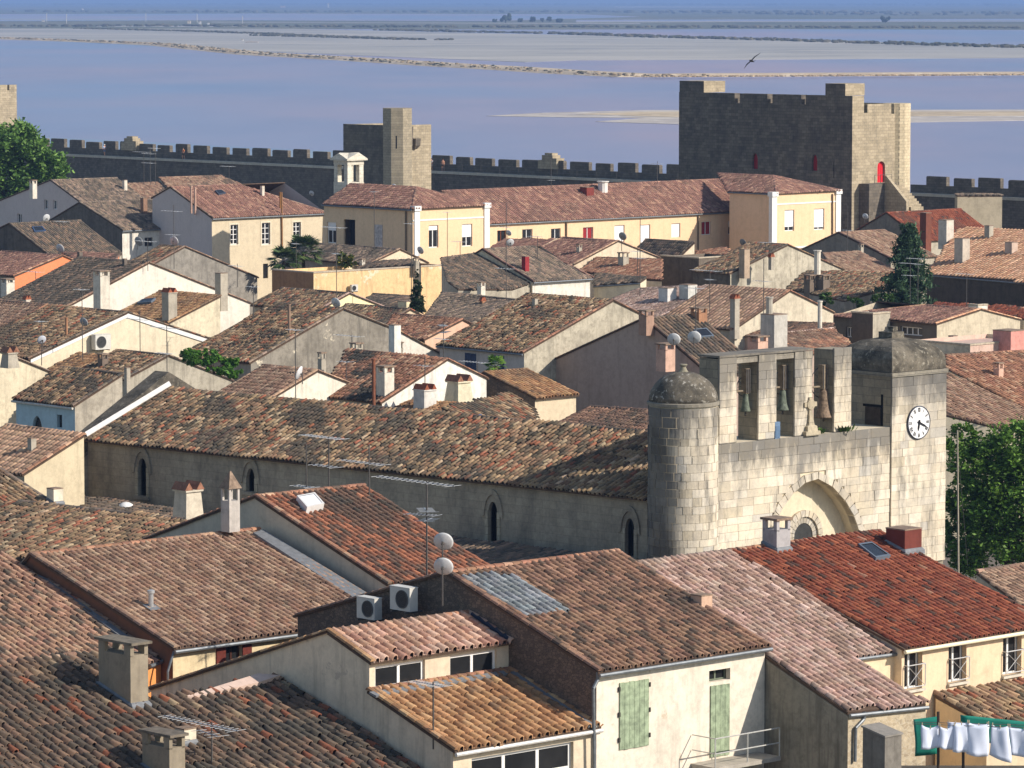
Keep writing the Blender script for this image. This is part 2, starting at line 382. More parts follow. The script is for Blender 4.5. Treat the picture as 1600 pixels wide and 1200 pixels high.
def fill_window(root, O, ax, nrm, a0, a1, z0, z1, style, col=None, kw={}):
    """what stands in an opening; O at plan position of the wall, z absolute"""
    pt = lambda a, z, d=0.0: Vector((O.x, O.y, 0)) + ax * a + Z * z + nrm * d
    wd, ht = a1 - a0, z1 - z0; dp = kw.get('depth', 0.22)
    frm = flat(col, .5, name='frame_paint') if col else WHITE()
    if style == 'dark':
        m = MB(); m.face([pt(a0, z0, -dp), pt(a1, z0, -dp), pt(a1, z1, -dp), pt(a0, z1, -dp)]); return part(m, 'pane', glass_mat(), root)
    if style == 'planks':                                      # closed board shutter
        m = MB(); t = .05
        for zz in (z0 + ht * .12, z0 + ht * .5, z0 + ht * .86): m.box(pt(a0 + .03, zz, .001), ax * (wd - .06), Z * .09, -nrm * .03)
        sh = part(m, 'shutter', flat(col, .7, name='shutter_paint', var=.3), root); k = kw.get('n', 6); ms = flat(col, .7, name='shutter_paint', var=.3)
        for i in range(k):
            q = MB(); q.box(pt(a0 + wd * i / k + .008, z0 + random.uniform(-.01, .01), .0), ax * (wd / k - .016), Z * ht, nrm * (t + random.uniform(-.006, .006))); sub(q, 'plank', ms, sh, root)
        if kw.get('hinges', True):
            for sx in (a0 - .06, a1 - .02):
                for fz in (.12, .5, .88):
                    q = MB(); q.box(pt(sx, z0 + ht * fz, .02), ax * .08, Z * .16, nrm * .05); sub(q, 'hinge', flat((60, 56, 50), .6, name='iron'), sh, root)
        return sh
    m = MB(); fw = kw.get('fw', min(.07, wd * .09)); b = lambda aa, bb, za, zb, d0=-dp, d1=.05: m.box(pt(aa, za, d0), ax * (bb - aa), Z * (zb - za), nrm * d1)
    b(a0, a0 + fw, z0, z1); b(a1 - fw, a1, z0, z1); b(a0 + fw, a1 - fw, z0, z0 + fw); b(a0 + fw, a1 - fw, z1 - fw, z1)
    for i in range(1, kw.get('nv', 2)): x = a0 + wd * i / kw.get('nv', 2); b(x - fw * .6, x + fw * .6, z0 + fw, z1 - fw, -dp + .002, .05)
    for i in range(1, kw.get('nh', 1)): z = z0 + ht * i / kw.get('nh', 1); b(a0 + fw, a1 - fw, z - fw * .35, z + fw * .35, -dp + .004, .04)
    wn = part(m, 'window', frm, root)
    q = MB(); q.face([pt(a0, z0, -dp + .015), pt(a1, z0, -dp + .015), pt(a1, z1, -dp + .015), pt(a0, z1, -dp + .015)]); sub(q, 'pane', glass_mat(), wn, root)
    if style == 'roller':
        fr = kw.get('fr', .5); q = MB(); q.box(pt(a0 + .01, z1 - ht * fr, -dp + .06), ax * (wd - .02), Z * (ht * fr - .01), nrm * .03); sub(q, 'blind', flat((232, 230, 226), .5, name='blind_plastic', var=.04), wn, root)
    if style == 'curtain':
        q = MB(); q.face([pt(a0 + fw, z0 + fw, -dp + .017), pt(a0 + wd * .45, z0 + fw, -dp + .017), pt(a0 + wd * .45, z1 - fw, -dp + .017), pt(a0 + fw, z1 - fw, -dp + .017)]); sub(q, 'curtain', flat((150, 40, 42), .8, name='red_cloth'), wn, root)
        q = MB(); q.face([pt(a0 + wd * .55, z0 + fw, -dp + .017), pt(a1 - fw, z0 + fw, -dp + .017), pt(a1 - fw, z1 - fw, -dp + .017), pt(a0 + wd * .55, z1 - fw, -dp + .017)]); sub(q, 'curtain', flat((150, 40, 42), .8, name='red_cloth'), wn, root)
    if style == 'leaves':                                      # open shutters against the wall
        c2 = flat(kw.get('leaf', (120, 44, 38)), .7, name='shutter_paint', var=.3); lw = kw.get('lw', wd * .48)
        for x in (a0 - lw - .01, a1 + .01):
            q = MB(); q.box(pt(x, z0, .01), ax * lw, Z * ht, nrm * .04); sub(q, 'shutter', c2, wn, root)
    if kw.get('sill'):
        q = MB(); q.box(pt(a0 - .08, z0 - .09, -.03), ax * (wd + .16), Z * .09, nrm * .16); sub(q, 'sill', kw['sill'] if not isinstance(kw['sill'], bool) else flat((205, 196, 178), .8, name='sill_stone'), wn, root)
    if kw.get('surround'):
        q = MB(); c = flat(kw['surround'], .85, name='window_surround'); t = .16
        for aa, bb, za, zb in ((a0 - t, a0 - .004, z0 - t, z1 + t), (a1 + .004, a1 + t, z0 - t, z1 + t), (a0, a1, z1 + .004, z1 + t), (a0, a1, z0 - t, z0 - .004)): q.box(pt(aa, za, .002), ax * (bb - aa), Z * (zb - za), nrm * .03)
        sub(q, 'surround', c, wn, root)
    if kw.get('rail'):
        q = MB(); z = z0 + .95; o = .16
        for zz in (z, z0 + .12): q.tube(pt(a0, zz, o), pt(a1, zz, o), .022, 5)
        for i in range(2): q.tube(pt(a0 + wd * i, z0 + .12, o), pt(a0 + wd * i, z, o), .02, 5); q.tube(pt(a0 + wd * i, z, -.05), pt(a0 + wd * i, z, o), .02, 5)
        q.tube(pt(a0, z0 + .12, o), pt(a1, z, o), .014, 4); q.tube(pt(a1, z0 + .12, o), pt(a0, z, o), .014, 4)
        sub(q, 'railing', flat((190, 188, 184), .5, .3, name='railing_metal'), wn, root)
    return wn
DECK = lambda: flat((96, 78, 64), .95, name='roof_bed', var=.25, scale=3)
ZINC = lambda: flat((128, 132, 134), .45, .5, name='zinc', var=.2)
LEAD = lambda: flat((124, 126, 128), .6, .0, name='lead_flashing', var=.2)
H = {}
REPORT = []
class House:
    def __init__(s, key, name, label, typ, prof, zc, ex, pal, front, gable, cat='house', wins=(), pitch=.29, exp=.40, detail=1, nind=0, lichen=.7, rough=1., hip=0, ridge_end=None,
                 verge=True, gutter=None, coping=None, group=None, ov=.22, zbase=0, back=None, ridge_pal=None, verge_pal=None, skip=None, cut0=None, hip0=None, axes=None):
        e, w = axes or ((U, V) if typ == 'U' else (V, U))
        s.e, s.w, s.C = e, w, P(*prof[-1], zc); s.key = key; H[key] = s; s.zc = zc; s.wins = []
        pr = []; h0 = 0.0
        if hip0 is not None:                   # (end pixel of the front eave, pixel of the near ridge end)
            fl = along(s.C, w, hip0[0]); rp_ = PPL(*hip0[1], s.C + w * fl / 2, w); h0 = (rp_ - s.C).dot(e); pr = [(fl, zc), (fl / 2, rp_.z)]; prof = prof[-1:]
        for q in prof[:-1]:
            p = PPL(*q, s.C, e) ; d = p - s.C; pr.append((d.dot(w), p.z))
        pr.append((0.0, zc)); s.pr = pr
        s.L = along(s.C, e, ex) if not isinstance(ex, tuple) else ex[0]
        REPORT.append((key, typ, 'D=%.0f L=%.1f' % (s.C.y, s.L), ['%.1f,%.1f' % q for q in pr]))
        s.root = root = thing(name, label, cat, (s.C.x, s.C.y, zbase), group)
        base = Vector((s.C.x, s.C.y, 0)); pt = lambda a, z, u=0.0: base + w * a + Z * z + e * u; s.pt = pt
        # openings
        hf, hg = [], []
        for wn in wins:
            side, (x0, y0, x1, y1), style = wn[:3]; kw = dict(wn[3]) if len(wn) > 3 else {}
            if side == 'gable': O, ax, nr = base, w, -e
            else:
                av = kw.pop('at', 0.0); av = (next(a for (a, z), (b_, z2) in zip(pr, pr[1:]) if abs(a - b_) < .35 and z > z2 + .2) if av == 'U' else av); O, ax, nr = base + w * av, e, -w
            ym = (y0 + y1) / 2; xm = (x0 + x1) / 2
            a0 = (PPL(x0, ym, O, nr) - O).dot(ax); a1 = (PPL(x1, ym, O, nr) - O).dot(ax); z1 = PPL(xm, y0, O, nr).z; z0 = PPL(xm, y1, O, nr).z
            if a0 > a1: a0, a1 = a1, a0
            if style not in ('planks',) or kw.get('hole'): (hg if side == 'gable' else hf).append((0, lancet(a0, a1, z0, z1) if kw.get('lancet') else rect(a0, a1, z0, z1), O))
            s.wins.append((O, ax, nr, a0, a1, z0, z1, style, kw))
        # walls
        m = MB(); fm, gm = front, gable
        gpoly = [(0, zbase)] + [(a, z) for a, z in reversed(pr)] + [(pr[0][0], zbase)]
        if hip0 is not None: gpoly = rect(0, pr[0][0], zbase, zc)
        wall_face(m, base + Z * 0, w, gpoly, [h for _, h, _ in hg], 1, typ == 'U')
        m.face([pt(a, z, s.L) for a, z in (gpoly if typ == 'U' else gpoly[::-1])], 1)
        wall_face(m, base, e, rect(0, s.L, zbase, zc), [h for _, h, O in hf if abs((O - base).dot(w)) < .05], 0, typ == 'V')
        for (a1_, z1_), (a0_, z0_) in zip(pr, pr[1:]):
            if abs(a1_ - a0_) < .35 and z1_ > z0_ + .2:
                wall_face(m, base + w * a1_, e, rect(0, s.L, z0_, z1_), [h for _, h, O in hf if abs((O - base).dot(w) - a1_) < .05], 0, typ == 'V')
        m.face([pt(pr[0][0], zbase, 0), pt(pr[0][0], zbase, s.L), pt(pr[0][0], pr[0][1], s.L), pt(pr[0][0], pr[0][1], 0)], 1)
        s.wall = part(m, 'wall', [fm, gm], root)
        for O, ax, nr, a0, a1, z0, z1, style, kw in s.wins:
            c = kw.pop('col', None); kw.pop('hole', None); fill_window(root, O, ax, nr, a0, a1, z0, z1, style, c, kw)
        # roof
        m = MB(); caps = MB(); s.planes = []
        segs = list(zip(pr, pr[1:]))
        for i, ((ab, zb), (af, zf)) in enumerate(segs):
            if abs(ab - af) < .35: continue
            up = zb > zf
            d = (w * (ab - af) + Z * (zb - zf)); Ls = d.length; d = d.normalized()   # from front point to back point
            nrm = e.cross(d) if e.cross(d).z > 0 else d.cross(e)
            o_lo = ov if up and (i == len(segs) - 1 or abs(segs[i + 1][0][0] - segs[i + 1][1][0]) < .35) else 0
            O = pt(af, zf) + nrm * .02
            vg = .10; t0 = -o_lo
            hipm = 0
            if hip and up: hipm = hip if not callable(hip) else hip(s)
            if ridge_end is not None and up and i == len(segs) - 1:
                top = pt(ab, zb); hipm = s.L - along(top, e, ridge_end)
            if up:
                poly = [(-vg if not h0 else -ov, t0), (s.L + (vg if hipm <= 0 else o_lo), t0), (s.L + vg - hipm, Ls), (-vg + h0, Ls)]
                s.planes.append((O, nrm, e, d, Ls))
                m.prism([O + e * a + d * b for a, b in poly], -nrm * .09)
            else:
                b = -(w * (af - ab) + Z * (zf - zb)).normalized()
                m.prism([pt(af, zf, -vg + h0), pt(af, zf, s.L + vg), pt(ab, zb, s.L + vg) + b * .15, pt(ab, zb, -vg) + b * .15], nrm * .10, 1)
                if zf > zb and verge and not h0: cap_row(caps, pt(af, zf, -.02) + nrm * .10, pt(ab, zb, -.02) + nrm * .10, .13, .42, verge_pal or ridge_pal or pal, up=nrm)
        s.roof = part(m, 'roof', [DECK(), DECK()], root)
        for (O, nrm, e_, d, Ls), seg in zip(s.planes, [x for x in segs if abs(x[0][0] - x[1][0]) >= .35 and x[0][1] > x[1][1]]):
            pl = pal if isinstance(pal, str) else pal[len(s.planes) - 1 - s.planes.index((O, nrm, e_, d, Ls))]
            hm = s.L - along(pt(*seg[0]), e, ridge_end) if ridge_end is not None else (hip or 0)
            o_lo = ov
            poly = [(-.05, -o_lo), (s.L + .05, -o_lo), (s.L + .05 - hm, Ls - .02), (-.05 + h0, Ls - .02)]
            if cut0 is not None: poly[0] = (cut0, -o_lo)
            sk = None
            if skip is not None:
                (sx0, sy0, sx1, sy1) = skip; qs = [PPL(x, y, O, nrm) - O for x, y in ((sx0, sy0), (sx1, sy0), (sx1, sy1), (sx0, sy1))] if not isinstance(skip[0], tuple) else [PPL(x, y, O, nrm) - O for x, y in skip]
                pp = [(q.dot(e), q.dot(d)) for q in qs]; sk = lambda a, b, pp=pp: inside(pp, a, b)
            lay_tiles(root, s.roof, O, e, d, poly, pl, pitch, exp, detail, nind, lichen, rough, skip=sk)
            rp = ridge_pal or pl; rp = rp if isinstance(rp, str) else rp[0]; rp = 'dark' if rp == 'old' else rp  # ridge caps of old roofs darkened to paint in their shadow side
            cap_row(caps, O + d * Ls + e * (h0 - .08) + nrm * .05, O + d * Ls + e * (s.L + .08 - hm) + nrm * .05, .15, .44, rp)
            if h0:                                              # front facet of the hip
                fl = s.pr[0][0]; R0 = pt(fl / 2, s.pr[1][1], h0); B0 = pt(fl / 2, zc, 0); d2 = (R0 - B0); L2 = d2.length; d2 = d2.normalized(); n2 = w.cross(d2); n2 = n2 if n2.z > 0 else -n2
                q = MB(); A0 = pt(0, zc, 0) + n2 * .02; q.prism([A0 - w * ov - d2 * ov, A0 + w * (fl + ov) - d2 * ov, A0 + w * fl / 2 + d2 * L2], -n2 * .09); sub(q, 'hip_slope', DECK(), s.roof, root)
                lay_tiles(root, s.roof, A0, w, d2, [(-ov, -ov), (fl + ov, -ov), (fl / 2, L2)], pl, pitch, exp, detail, 0, lichen, rough)
                cap_row(caps, A0 - w * ov - d2 * ov + n2 * .06, R0 + n2 * .08, .15, .42, rp, up=n2); cap_row(caps, A0 + w * (fl + ov) - d2 * ov + n2 * .06, R0 + n2 * .08, .15, .42, rp, up=n2)
            if verge:
                vp = verge_pal or rp
                cap_row(caps, O - d * o_lo + nrm * .09 - e * .02, O + d * Ls + nrm * .09 - e * .02, .14, .42, vp, up=nrm)
                if hm > .5: cap_row(caps, O - d * o_lo + nrm * .08 + e * (s.L + o_lo), O + d * Ls + nrm * .08 + e * (s.L - hm), .13, .42, vp, up=nrm)
            if hm > .5:                                         # the hip end: plain bedded slope, seen at most from aside
                q = MB(); q.face([O - d * o_lo + e * (s.L + o_lo), O + w * (s.pr[0][0] * 1.0) + Z * 0 + e * (s.L + o_lo), O + d * Ls + e * (s.L - hm)]); sub(q, 'hip_slope', DECK(), s.roof, root)
        if caps.f: c = sub(caps, 'ridge_tiles', tinted(), s.roof, root); c['kind'] = 'stuff'
        if gutter is not None:
            O, nrm, e_, d, Ls = s.planes[-1]; q = MB(); g0 = O - d * (ov + .05) - Z * .10
            q.tube(g0 - e * .1, g0 + e * (s.L + .1), .075, 8); part(q, 'gutter', gutter, root)
        if coping is not None:
            q = MB(); pts = [pt(a, z, -.02) for a, z in pr]
            for a, b in zip(pts, pts[1:]): q.box(a - Z * .32, b - a, -e * .06, Z * .30)
            part(q, 'coping', coping, root)
    def on(s, x, y, k=-1):
        O, n = s.planes[k][:2]; return PPL(x, y, O, n)
    def up(s, k=-1): return s.planes[k][1]
class Slope:
    """a house of which the photograph shows one roof slope with an outline of its own: roof, and walls below its edges"""
    def __init__(s, key, name, label, typ, anchor, pitch_deg, px, pal, walls, cat='house', pitch=.29, exp=.40, detail=1, nind=0, lichen=.7, rough=1., zbase=0, caps=(), group=None, thick=.10, gutter=None, ridge_pal=None, skip=None):
        e, w = (U, V) if typ == 'U' else (V, U); s.e, s.w = e, w; H[key] = s; s.key = key
        A = P(*anchor) if len(anchor) == 3 else anchor[0]
        d = (w * math.cos(R(pitch_deg)) + Z * math.sin(R(pitch_deg))); n = e.cross(d); n = n if n.z > 0 else -n
        pts = [PPL(x, y, A, n) for x, y in px]; s.pts = pts
        s.root = root = thing(name, label, cat, (A.x, A.y, zbase), group); s.planes = [(A, n, e, d, 0)]
        REPORT.append((key, typ, 'D=%.0f' % A.y, ['%.0f,%.1f' % (p.y, p.z) for p in pts]))
        k = len(pts); m = MB()
        for i in range(k):
            a, b = pts[i], pts[(i + 1) % k]; mi = 0
            if isinstance(walls, (list, tuple)): mi = min(i, len(walls) - 1)
            m.face([Vector((a.x, a.y, zbase)), Vector((b.x, b.y, zbase)), b - Z * .13, a - Z * .13], mi)
        s.wall = part(m, 'wall', walls, root)
        m = MB(); m.prism([p - n * 0.0 for p in pts], -n * thick); s.roof = part(m, 'roof', DECK(), root)
        uv = [((p - A).dot(e), (p - A).dot(d)) for p in pts]; sk = None
        if skip: pp = [((q - A).dot(e), (q - A).dot(d)) for q in (PPL(x, y, A, n) for x, y in skip)]; sk = lambda a, b: inside(pp, a, b)
        lay_tiles(root, s.roof, A, e, d, uv, pal, pitch, exp, detail, nind, lichen, rough, skip=sk)
        if caps:
            q = MB()
            for i in caps: cap_row(q, pts[i] + n * .07, pts[(i + 1) % k] + n * .07, .14, .43, ridge_pal or pal, up=n)
            o = sub(q, 'ridge_tiles', tinted(), s.roof, root); o['kind'] = 'stuff'
        if gutter:
            for i, mt in gutter: q = MB(); a, b = pts[i], pts[(i + 1) % k]; q.tube(a - w * .1 - Z * .12, b - w * .1 - Z * .12, .075, 8); part(q, 'gutter', mt, root)
    on = House.on; up = House.up

# ------------------------------------------------------------------ things on roofs
def chimney(h, x, yb, wpx, yt, style='slab', col=(176, 164, 146), ratio=1.0, k=-1, base=None, capcol=None, name='chimney', stain=.4):
    """stack standing on the roof of h; x, yb its foot; parts of the house"""
    b = base or h.on(x, yb, k); D = b.y; a = wpx * D / FPX / (1.41 if ratio == 1 else (.68 * ratio + .73)); wU, wV = a * ratio, a
    top = PY(x, yt, D).z; root = h.root; foot = b - Z * .8; ht = top - foot.z; mt = plaster(col, stain, .35)
    c = Vector((foot.x, foot.y, 0)); m = MB()
    def blk(mm, z0, z1, s0=1.0, s1=None, mi=0):
        s1 = s0 if s1 is None else s1
        rr = []
        for z, sc in ((z0, s0), (z1, s1)): rr.append([c + U * (wU * sc * i / 2) + V * (wV * sc * j / 2) + Z * z for i, j in ((-1, -1), (1, -1), (1, 1), (-1, 1))])
        mm.ring(rr, mi)
    cap = MB(); cm = flat(capcol or (150, 128, 108), .9, name='cap_stone', var=.3); capname = 'cap'
    if style == 'slab':                    # open sides under a stone slab
        hh = min(.45, ht * .22); blk(m, foot.z, top - hh)
        for i, j in ((-1, -1), (1, -1), (1, 1), (-1, 1)):
            m.cbox(c + U * (i * wU * .40) + V * (j * wV * .40) + Z * (top - hh / 2 - .03), U * wU * .2, V * wV * .2, Z * (hh + .05))
        blk(cap, top - .09, top, 1.18)
    elif style == 'tiles':                 # two rows of tile stood against each other
        hh = .4; blk(m, foot.z, top - hh); blk(m, top - hh, top - hh + .08, 1.12)
        for i in (-.3, .3): cap.ring([[c + U * (wU * i + q * .2) + V * (wV * j) + Z * (top - hh + .08 + z) for q, z in ((-1, 0), (0, .34), (1, 0))] for j in (-.55, .55)], 0)
        cm = flat((166, 98, 70), .9, name='cap_clay', var=.3)
    elif style == 'flare':
        hh = .5; blk(m, foot.z, top - hh, 1.12, .82); blk(m, top - hh, top - hh + .1, .98)
        for i in (-.32, .32): cap.ring([[c + U * (wU * i + q * .26) + V * (wV * j) + Z * (top - hh + .1 + z) for q, z in ((-1, 0), (0, .4), (1, 0))] for j in (-.5, .5)], 0)
        cm = flat((158, 112, 88), .9, name='cap_clay', var=.3)
    elif style == 'plain': blk(m, foot.z, top - .05); blk(cap, top - .05, top, 1.03); capname = 'cap'
    elif style == 'pipe':
        m.lathe(c + Z * foot.z, [(a * .5, 0), (a * .5, ht - .1)], 10); cap.lathe(c + Z * (top - .1), [(a * .62, 0), (a * .62, .1)], 10); cm = mt
    elif style == 'spire':
        hh = .5; blk(m, foot.z, top - 1.2)
        for i, j in ((-1, -1), (1, -1), (1, 1), (-1, 1)): m.cbox(c + U * (i * wU * .4) + V * (j * wV * .4) + Z * (top - .95), U * wU * .18, V * wV * .18, Z * .55)
        rr = [[c + U * (wU * sc * i / 2) + V * (wV * sc * j / 2) + Z * z for i, j in ((-1, -1), (1, -1), (1, 1), (-1, 1))] for z, sc in ((top - .7, 1.25), (top - .5, .9), (top, .1))]; cap.ring(rr)
    ch = part(m, name, mt, root); sub(cap, capname, cm, ch, root)
    if style != 'pipe' and D < 200 and base is None and x not in (360,):
        q = MB(); n = h.up(k) if h.planes else Z; f = b + n * .12
        q.ring([[f + U * (wU * sc * i / 2) + V * (wV * sc * j / 2) - Z * ((U * (wU * sc * i / 2) + V * (wV * sc * j / 2)).dot(n) / n.z) + Z * zz for i, j in ((-1, -1), (1, -1), (1, 1), (-1, 1))] for zz, sc in ((-.1, 1.16), (.05, 1.15), (.12, 1.02))]); sub(q, 'flashing', LEAD() if capcol != 'red' else LEAD(), ch, root)
    return ch
IRON = lambda: flat((96, 92, 88), .55, .4, name='mast_metal')
ALU = lambda: flat((176, 178, 180), .4, .5, name='aerial_metal')
def aerial(label, base, ytop, booms=((1.0, 10, 1.6, 0),), r=.028, group='television aerials on the roofs', cat='aerial'):
    """mast with yagi booms: (height fraction, elements, boom length, turn) """
    px, _ = proj(base); top = PY(px, ytop, base.y); root = thing('television_aerial', label, cat, base, group); ht = top.z - base.z
    m = MB(); m.tube(base - Z * .5, base + Z * ht, r, 6); part(m, 'mast', IRON(), root)
    for f, ne, bl, tw in booms:
        c = base + Z * (ht * f - .05); a = R(tw); d = V * math.cos(a) + U * math.sin(a); q = d.cross(Z); b = MB()
        b.tube(c - d * bl * .35, c + d * bl * .65, .018, 5); bm = part(b, 'boom', ALU(), root); el = MB()
        for i in range(ne):
            p = c + d * bl * (-.33 + i * .97 / max(1, ne - 1)); l = .30 if i else .42; el.tube(p - q * l, p + q * l, .010, 4)
        sub(el, 'elements', ALU(), bm, root)['kind'] = 'stuff'
    return root
def dish(label, x, y, dpx, D=None, base=None, back=True, col=(196, 194, 190), ypole=None, face=None):
    c = PY(x, y, D); rr = dpx * D / FPX / 2; root = thing('satellite_dish', label, 'satellite dish', c - Z * rr, 'satellite dishes on the houses')
    az = R(face if face is not None else 32); d = Vector((math.sin(az) * .93, math.cos(az) * .93, .36))   # pointing
    m = MB(); n = 20; prof = [(0.02, -.26), (.5, -.20), (.82, -.09), (1, 0), (.985, .02), (.80, -.06), (.48, -.17), (.02, -.23)]
    x_ = d.cross(Z).normalized(); y_ = x_.cross(d)
    m.ring([[c + d * (h * rr) + (x_ * math.cos(t) + y_ * math.sin(t)) * (q * rr) for t in (2 * math.pi * i / n for i in range(n))] for q, h in prof], 0, None, False); part(m, 'reflector', flat(col, .5, name='dish_paint', var=.12), root, True)
    m = MB(); bk = c - d * rr * .28; m.tube(c - d * rr * .2, bk - d * .12, .05, 6); pl = bk - d * .12; bot = PY(x, ypole, D).z if ypole else c.z - rr * 1.8
    m.tube(Vector((pl.x, pl.y, bot)), pl + Z * rr * .3, .03, 6); m.tube(c - d * rr * .15 - y_ * rr * .7, c + d * rr * .75 - y_ * rr * .25, .015, 5); m.cbox(c + d * rr * .8 - y_ * rr * .22, d * .12, x_ * .07, y_ * .07); part(m, 'bracket', IRON(), root)
    return root
def skylight(h, corners, k=-1, col=(110, 120, 130), glass=None, lift=.24, white=False):
    O, n = h.planes[k][:2]; pts = [PPL(x, y, O + n * lift, n) for x, y in corners]; m = MB(); c = sum(pts, Vector()) / 4
    inn = [c + (p - c) * .82 for p in pts]
    for i in range(4): j = (i + 1) % 4; m.face([pts[i], pts[j], inn[j], inn[i]]); m.face([pts[i] - n * lift, pts[j] - n * lift, pts[j], pts[i]])
    f = part(m, 'skylight', flat(col, .5, .2, name='skylight_frame', var=.1), h.root); q = MB(); q.face([p - n * .02 for p in inn])
    sub(q, 'pane', glass or (flat((226, 228, 230), .3, name='frosted_pane', var=.03) if white else glass_mat()), f, h.root)
def aircon(label, x, y, wpx, D, typ='U'):
    """outdoor unit: casing, fan grille, feet"""
    ax, nr = (U, -V) if typ == 'U' else (V, -U); a = wpx * D / FPX / .70; c = PY(x, y, D); hh = a * .78
    root = thing('air_conditioner', label, 'air conditioner', c - Z * hh / 2); m = MB(); m.cbox(c, ax * a, nr * a * .36, Z * hh); m.cbox(c + Z * (hh / 2 + .012), ax * a * 1.02, nr * a * .39, Z * .03); part(m, 'casing', flat((206, 202, 192), .5, name='casing_paint', var=.08), root)
    f = c + nr * a * .185 - ax * a * .12; m = MB(); x_, y_ = ax, Z; n = 20
    m.ring([[f + nr * d + (x_ * math.cos(t) + y_ * math.sin(t)) * r for t in (2 * math.pi * i / n for i in range(n))] for r, d in ((hh * .40, 0), (hh * .40, .03), (hh * .36, .03), (hh * .34, .005))], 0, None, False)
    for r in (.12, .2, .28): m.ring([[f + nr * d + (x_ * math.cos(t) + y_ * math.sin(t)) * (hh * q) for t in (2 * math.pi * i / n for i in range(n))] for q, d in ((r, .02), (r + .012, .02))], 0, None, False)
    part(m, 'fan_grille', flat((90, 90, 88), .6, name='grille', var=.1), root)
    m = MB(); m.ring([[f + nr * .012 + (x_ * math.cos(t) + y_ * math.sin(t)) * r for t in (2 * math.pi * i / n for i in range(n))] for r in (hh * .355, .002)], 0, None, False); part(m, 'fan', flat((52, 52, 52), .6, name='fan_dark', var=.2), root)
    m = MB()
    for s_ in (-.35, .35): m.cbox(c + ax * a * s_ - nr * .12 - Z * (hh / 2 + .05), ax * .06, nr * (a * .36 + .45), Z * .06)
    part(m, 'bracket', IRON(), root); return root
# ------------------------------------------------------------------ the land: town ground, lagoon, salt flats, dykes, haze
def ground_mat(name, c1, c2, scale, c3=None, rough=.95, stretch=(1, 1, 1)):
    n = NT(name); p = n.mapping(n.pos(), stretch); a = n.noise(p, scale, 8, .62); b = n.noise(p, scale * 6, 6, .65)
    col = n.mix(n.ramp(a, [(.38, K0), (.62, K1)]), rgb(*c1), rgb(*c2))
    if c3: col = n.mix(n.ramp(b, [(.5, K0), (.66, K1)]), col, rgb(*c3))
    return n.out(col, rough)
def water_mat():
    n = NT('lagoon_water'); p = n.pos(); a = n.noise(n.mapping(p, (1, .45, 1)), .0016, 5, .6); r = n.noise(p, .9, 4, .7); b = n.noise(n.mapping(p, (1, .3, 1)), .012, 6, .7)
    col = n.mix(n.ramp(a, [(.40, K0), (.60, K1)]), rgb(116, 132, 160), rgb(152, 136, 150)); col = n.mix(n.math('MULTIPLY', n.ramp(b, [(.45, K0), (.7, K1)]), .5), col, rgb(104, 118, 148))
    n.b.inputs['Specular IOR Level'].default_value = .22; n.bump(r, .6, .25); return n.out(col, .38)
def sheet(name, px, z, mat, kind='structure', skirt=.25):
    ed = lambda q: q[0] >= 1640 or q[0] <= -60
    ext = []
    for i, q in enumerate(px):                 # carry strips that leave the picture on past its edges
        if not ed(q): ext.append(q); continue
        far = (q[0] + (900 if q[0] > 0 else -900), q[1]); pv = px[i - 1]
        ext += [far, q] if ed(pv) and (pv[0] > 0) == (q[0] > 0) else [q, far]
    m = MB(); pts = [P(x, y, z) for x, y in ext]
    if (pts[1] - pts[0]).cross(pts[2] - pts[0]).z < 0: pts.reverse()
    m.face(pts)
    for a, b in zip(pts, pts[1:] + pts[:1]): m.face([a - Z * skirt, b - Z * skirt, b, a])
    return tag(m.build(name, mat), kind=kind)
def big(name, x0, y0, x1, y1, z, mat):
    m = MB(); m.face([(x0, y0, z), (x1, y0, z), (x1, y1, z), (x0, y1, z)]); return tag(m.build(name, mat), kind='structure')
WZ = -.5
big('lagoon_water', -9000, -600, 9000, 9000, WZ, water_mat())
MARSH = ground_mat('marsh', (92, 96, 74), (120, 114, 96), .0012, (78, 82, 66), stretch=(1, .35, 1)); PAN = water_mat()
SALT = ground_mat('salt_flat', (148, 146, 140), (174, 168, 158), .004, (130, 130, 128), stretch=(.35, 1, 1)); SAND = ground_mat('sand_bank', (190, 172, 144), (164, 146, 120), .03, (204, 188, 160))
SHOAL = ground_mat('shoal_water', (132, 146, 156), (116, 132, 156), .01, rough=.4); MUD = ground_mat('mud_bank', (182, 172, 158), (156, 148, 142), .02, (200, 192, 180))
big('far_marsh', -30000, 4700, 30000, 62000, WZ + .05, MARSH)
# town ground inside and just outside the rampart
RA = Vector(P(1060, 284.5, 8.4)); RA = Vector((RA.x, RA.y, 0))
m = MB(); m.face([RA + V * 500 + U * 14, RA - V * 700 + U * 14, RA - V * 700 - U * 800, RA + V * 500 - U * 800]); tag(m.build('town_ground', ground_mat('town_ground', (120, 110, 98), (100, 92, 82), .2)), kind='structure')
def band(name, ys, z, mat): return sheet(name, ys, z, mat)
# salt flats and far pans, laid out by where they lie on the plain
sheet('salt_flat', [(-60, 44), (420, 44), (860, 54), (1660, 72), (1660, 90), (1180, 93), (900, 94), (820, 97), (400, 80), (-60, 56)], WZ + .12, SALT)
sheet('far_scrub_land', [(-60, 34), (500, 35), (1000, 36), (1660, 38), (1660, 46.5), (1180, 45), (850, 46), (500, 45), (-60, 44.2)], WZ + .16, MARSH)
sheet('salt_pan', [(-60, 22), (420, 21), (900, 22), (1000, 26), (760, 33), (300, 31.5), (-60, 33)], WZ + .2, PAN)
sheet('salt_pan', [(900, 31), (1660, 29), (1660, 33.5), (1300, 34), (900, 34)], WZ + .2, PAN)
sheet('salt_bank', [(330, 34), (1000, 36.4), (1000, 37.4), (330, 35)], WZ + .3, SALT)
sheet('salt_bank', [(900, 33.6), (1660, 31.8), (1660, 32.4), (900, 34.6)], WZ + .32, SALT)
